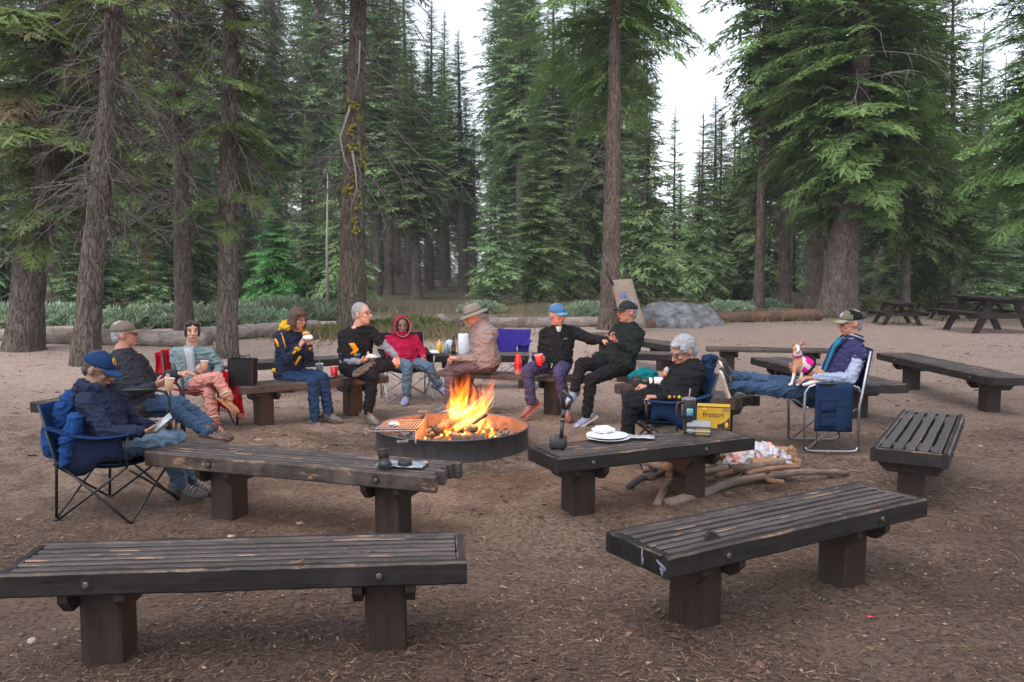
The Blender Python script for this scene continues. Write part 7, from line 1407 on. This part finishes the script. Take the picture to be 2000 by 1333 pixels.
# single bits lying about on the dirt
def bit(px, py, r, mat, lab, name='stone', cat='stone', seed=0, am=.3): blob(name, P(px, py, r[2] * .5), r, mat, lab, cat, seed, am, 1.8, part='lump')
bit(451, 1052, (.026, .02, .022), simple('pale_stone', (.30, .25, .21), .85, .2, 20, .4), 'pale stone at the foot of the broken bench, by its left post', seed=2)
bit(62, 1252, (.022, .015, .014), simple('pale_stone', (.30, .25, .21), .85), 'smooth beige stone under the left foreground bench', seed=3)
bit(925, 1226, (.045, .02, .008), simple('tan_bark', (.34, .22, .14), .9, .3, 20, .6), 'flat tan bark chip right of the left foreground bench', 'bark_chip', 'bark chip', 4, .6); bit(1222, 1246, (.02, .013, .008), simple('tan_bark', (.34, .22, .14), .9), 'small orange wood chip in front of the right foreground post', 'wood_chip', 'wood chip', 5, .5)
bit(1699, 1205, (.016, .006, .004), simple('pink_plastic_scrap', (.55, .03, .08), .6), 'tiny bright pink scrap on the dirt under the right foreground bench', 'plastic_scrap', 'scrap', 6, .2)
bit(1577, 1112, (.022, .012, .010), M_BARK, 'fallen brown cone under the right foreground bench, upper one', 'fir_cone', 'cone', 7); bit(1607, 1170, (.03, .014, .012), M_BARK, 'fallen brown cone under the right foreground bench, lower one', 'fir_cone', 'cone', 8)
bit(580, 1098, (.03, .012, .006), simple('tan_bark', (.34, .22, .14), .9), 'leaf shaped wood flake', 'wood_flake', 'wood flake', 9) if 0 else None
t = thing('wood_flake', P(580, 1099, ZT + .003), R(25), 'loose brown wood flake lying on the left foreground bench', 'wood flake'); m = MB(); m.sheet([[(x * .028, y * .008 * (1 - x * x * .6), .003 + .006 * x * x) for y in (-1, 0, 1)] for x in (-1, -.5, 0, .5, 1)], .003); m.build('flake', simple('brown_flake', (.16, .09, .06), .9), t)
t = thing('splintered_block', P(1388, 1050, ZT), R(14), 'dark pointed block of wood standing up on the right foreground bench', 'wood block'); m = MB(); m.loft([[(-.03 * w_, -.014, z), (.045 * w_ + dx, -.014, z), (.045 * w_ + dx, .014, z), (-.03 * w_, .014, z)] for z, w_, dx in ((-.05, 1, 0), (.0, 1, 0), (.028, .3, -.005))]); m.build('block', M_BENCH, t, fix=True, smooth=False)
rs = random.Random(12)
for i, (px, py, ln, an) in enumerate([(1510, 1155, .09, .5), (1035, 1110, .03, 2), (590, 985, .12, 1.2), (700, 985, .08, .3), (1610, 1120, .14, -.3), (1770, 1230, .16, .2), (860, 1215, .16, .5), (930, 1290, .2, .9), (1300, 1295, .22, 1.9), (1860, 1120, .13, .4), (520, 1240, .22, .6)]):
    q = P(px, py, .008); d = V3((math.cos(an), math.sin(an), 0)); t = thing('fallen_twig', q, 0, 'thin dry twig on the dirt ' + ['under the right foreground bench', 'between the two foreground benches', 'below the middle of the broken bench', 'near the right post of the broken bench', 'under the right half of the right foreground bench', 'in the bottom right corner', 'right of the left foreground bench post', 'at the bottom centre', 'in front of the right foreground bench post', 'at the right edge beyond the foreground bench', 'under the middle of the left foreground bench'][i], 'twig', 'twigs on the dirt')
    m = MB(); m.tube([q - d * ln / 2, q + V3((rs.uniform(-.01, .01), rs.uniform(-.01, .01), .006)), q + d * ln / 2 + V3((.0, .02, 0))], [.0025, .002, .001], 5); m.build('twig_wood', M_STP, t, world=True)

build_ground(); build_litter()
# ---------------------------------------------------------------- evening haze and smoke in the air
def haze():
    mb = MB(); mb.box((0, 70, 27), (420, 300, 58)); o = mb.build('haze', [], smooth=False)
    m = bpy.data.materials.new('haze_air'); m.use_nodes = True; n = m.node_tree.nodes; l = m.node_tree.links; n.clear()
    out = n.new('ShaderNodeOutputMaterial'); v = n.new('ShaderNodeVolumePrincipled')
    v.inputs['Color'].default_value = (0.80, 0.88, 1.0, 1); v.inputs['Density'].default_value = 0.0005
    l.new(v.outputs[0], out.inputs['Volume']); o.data.materials.append(m); tag(o, kind='stuff'); o['label'] = 'thin bluish evening haze between the far firs'
haze()
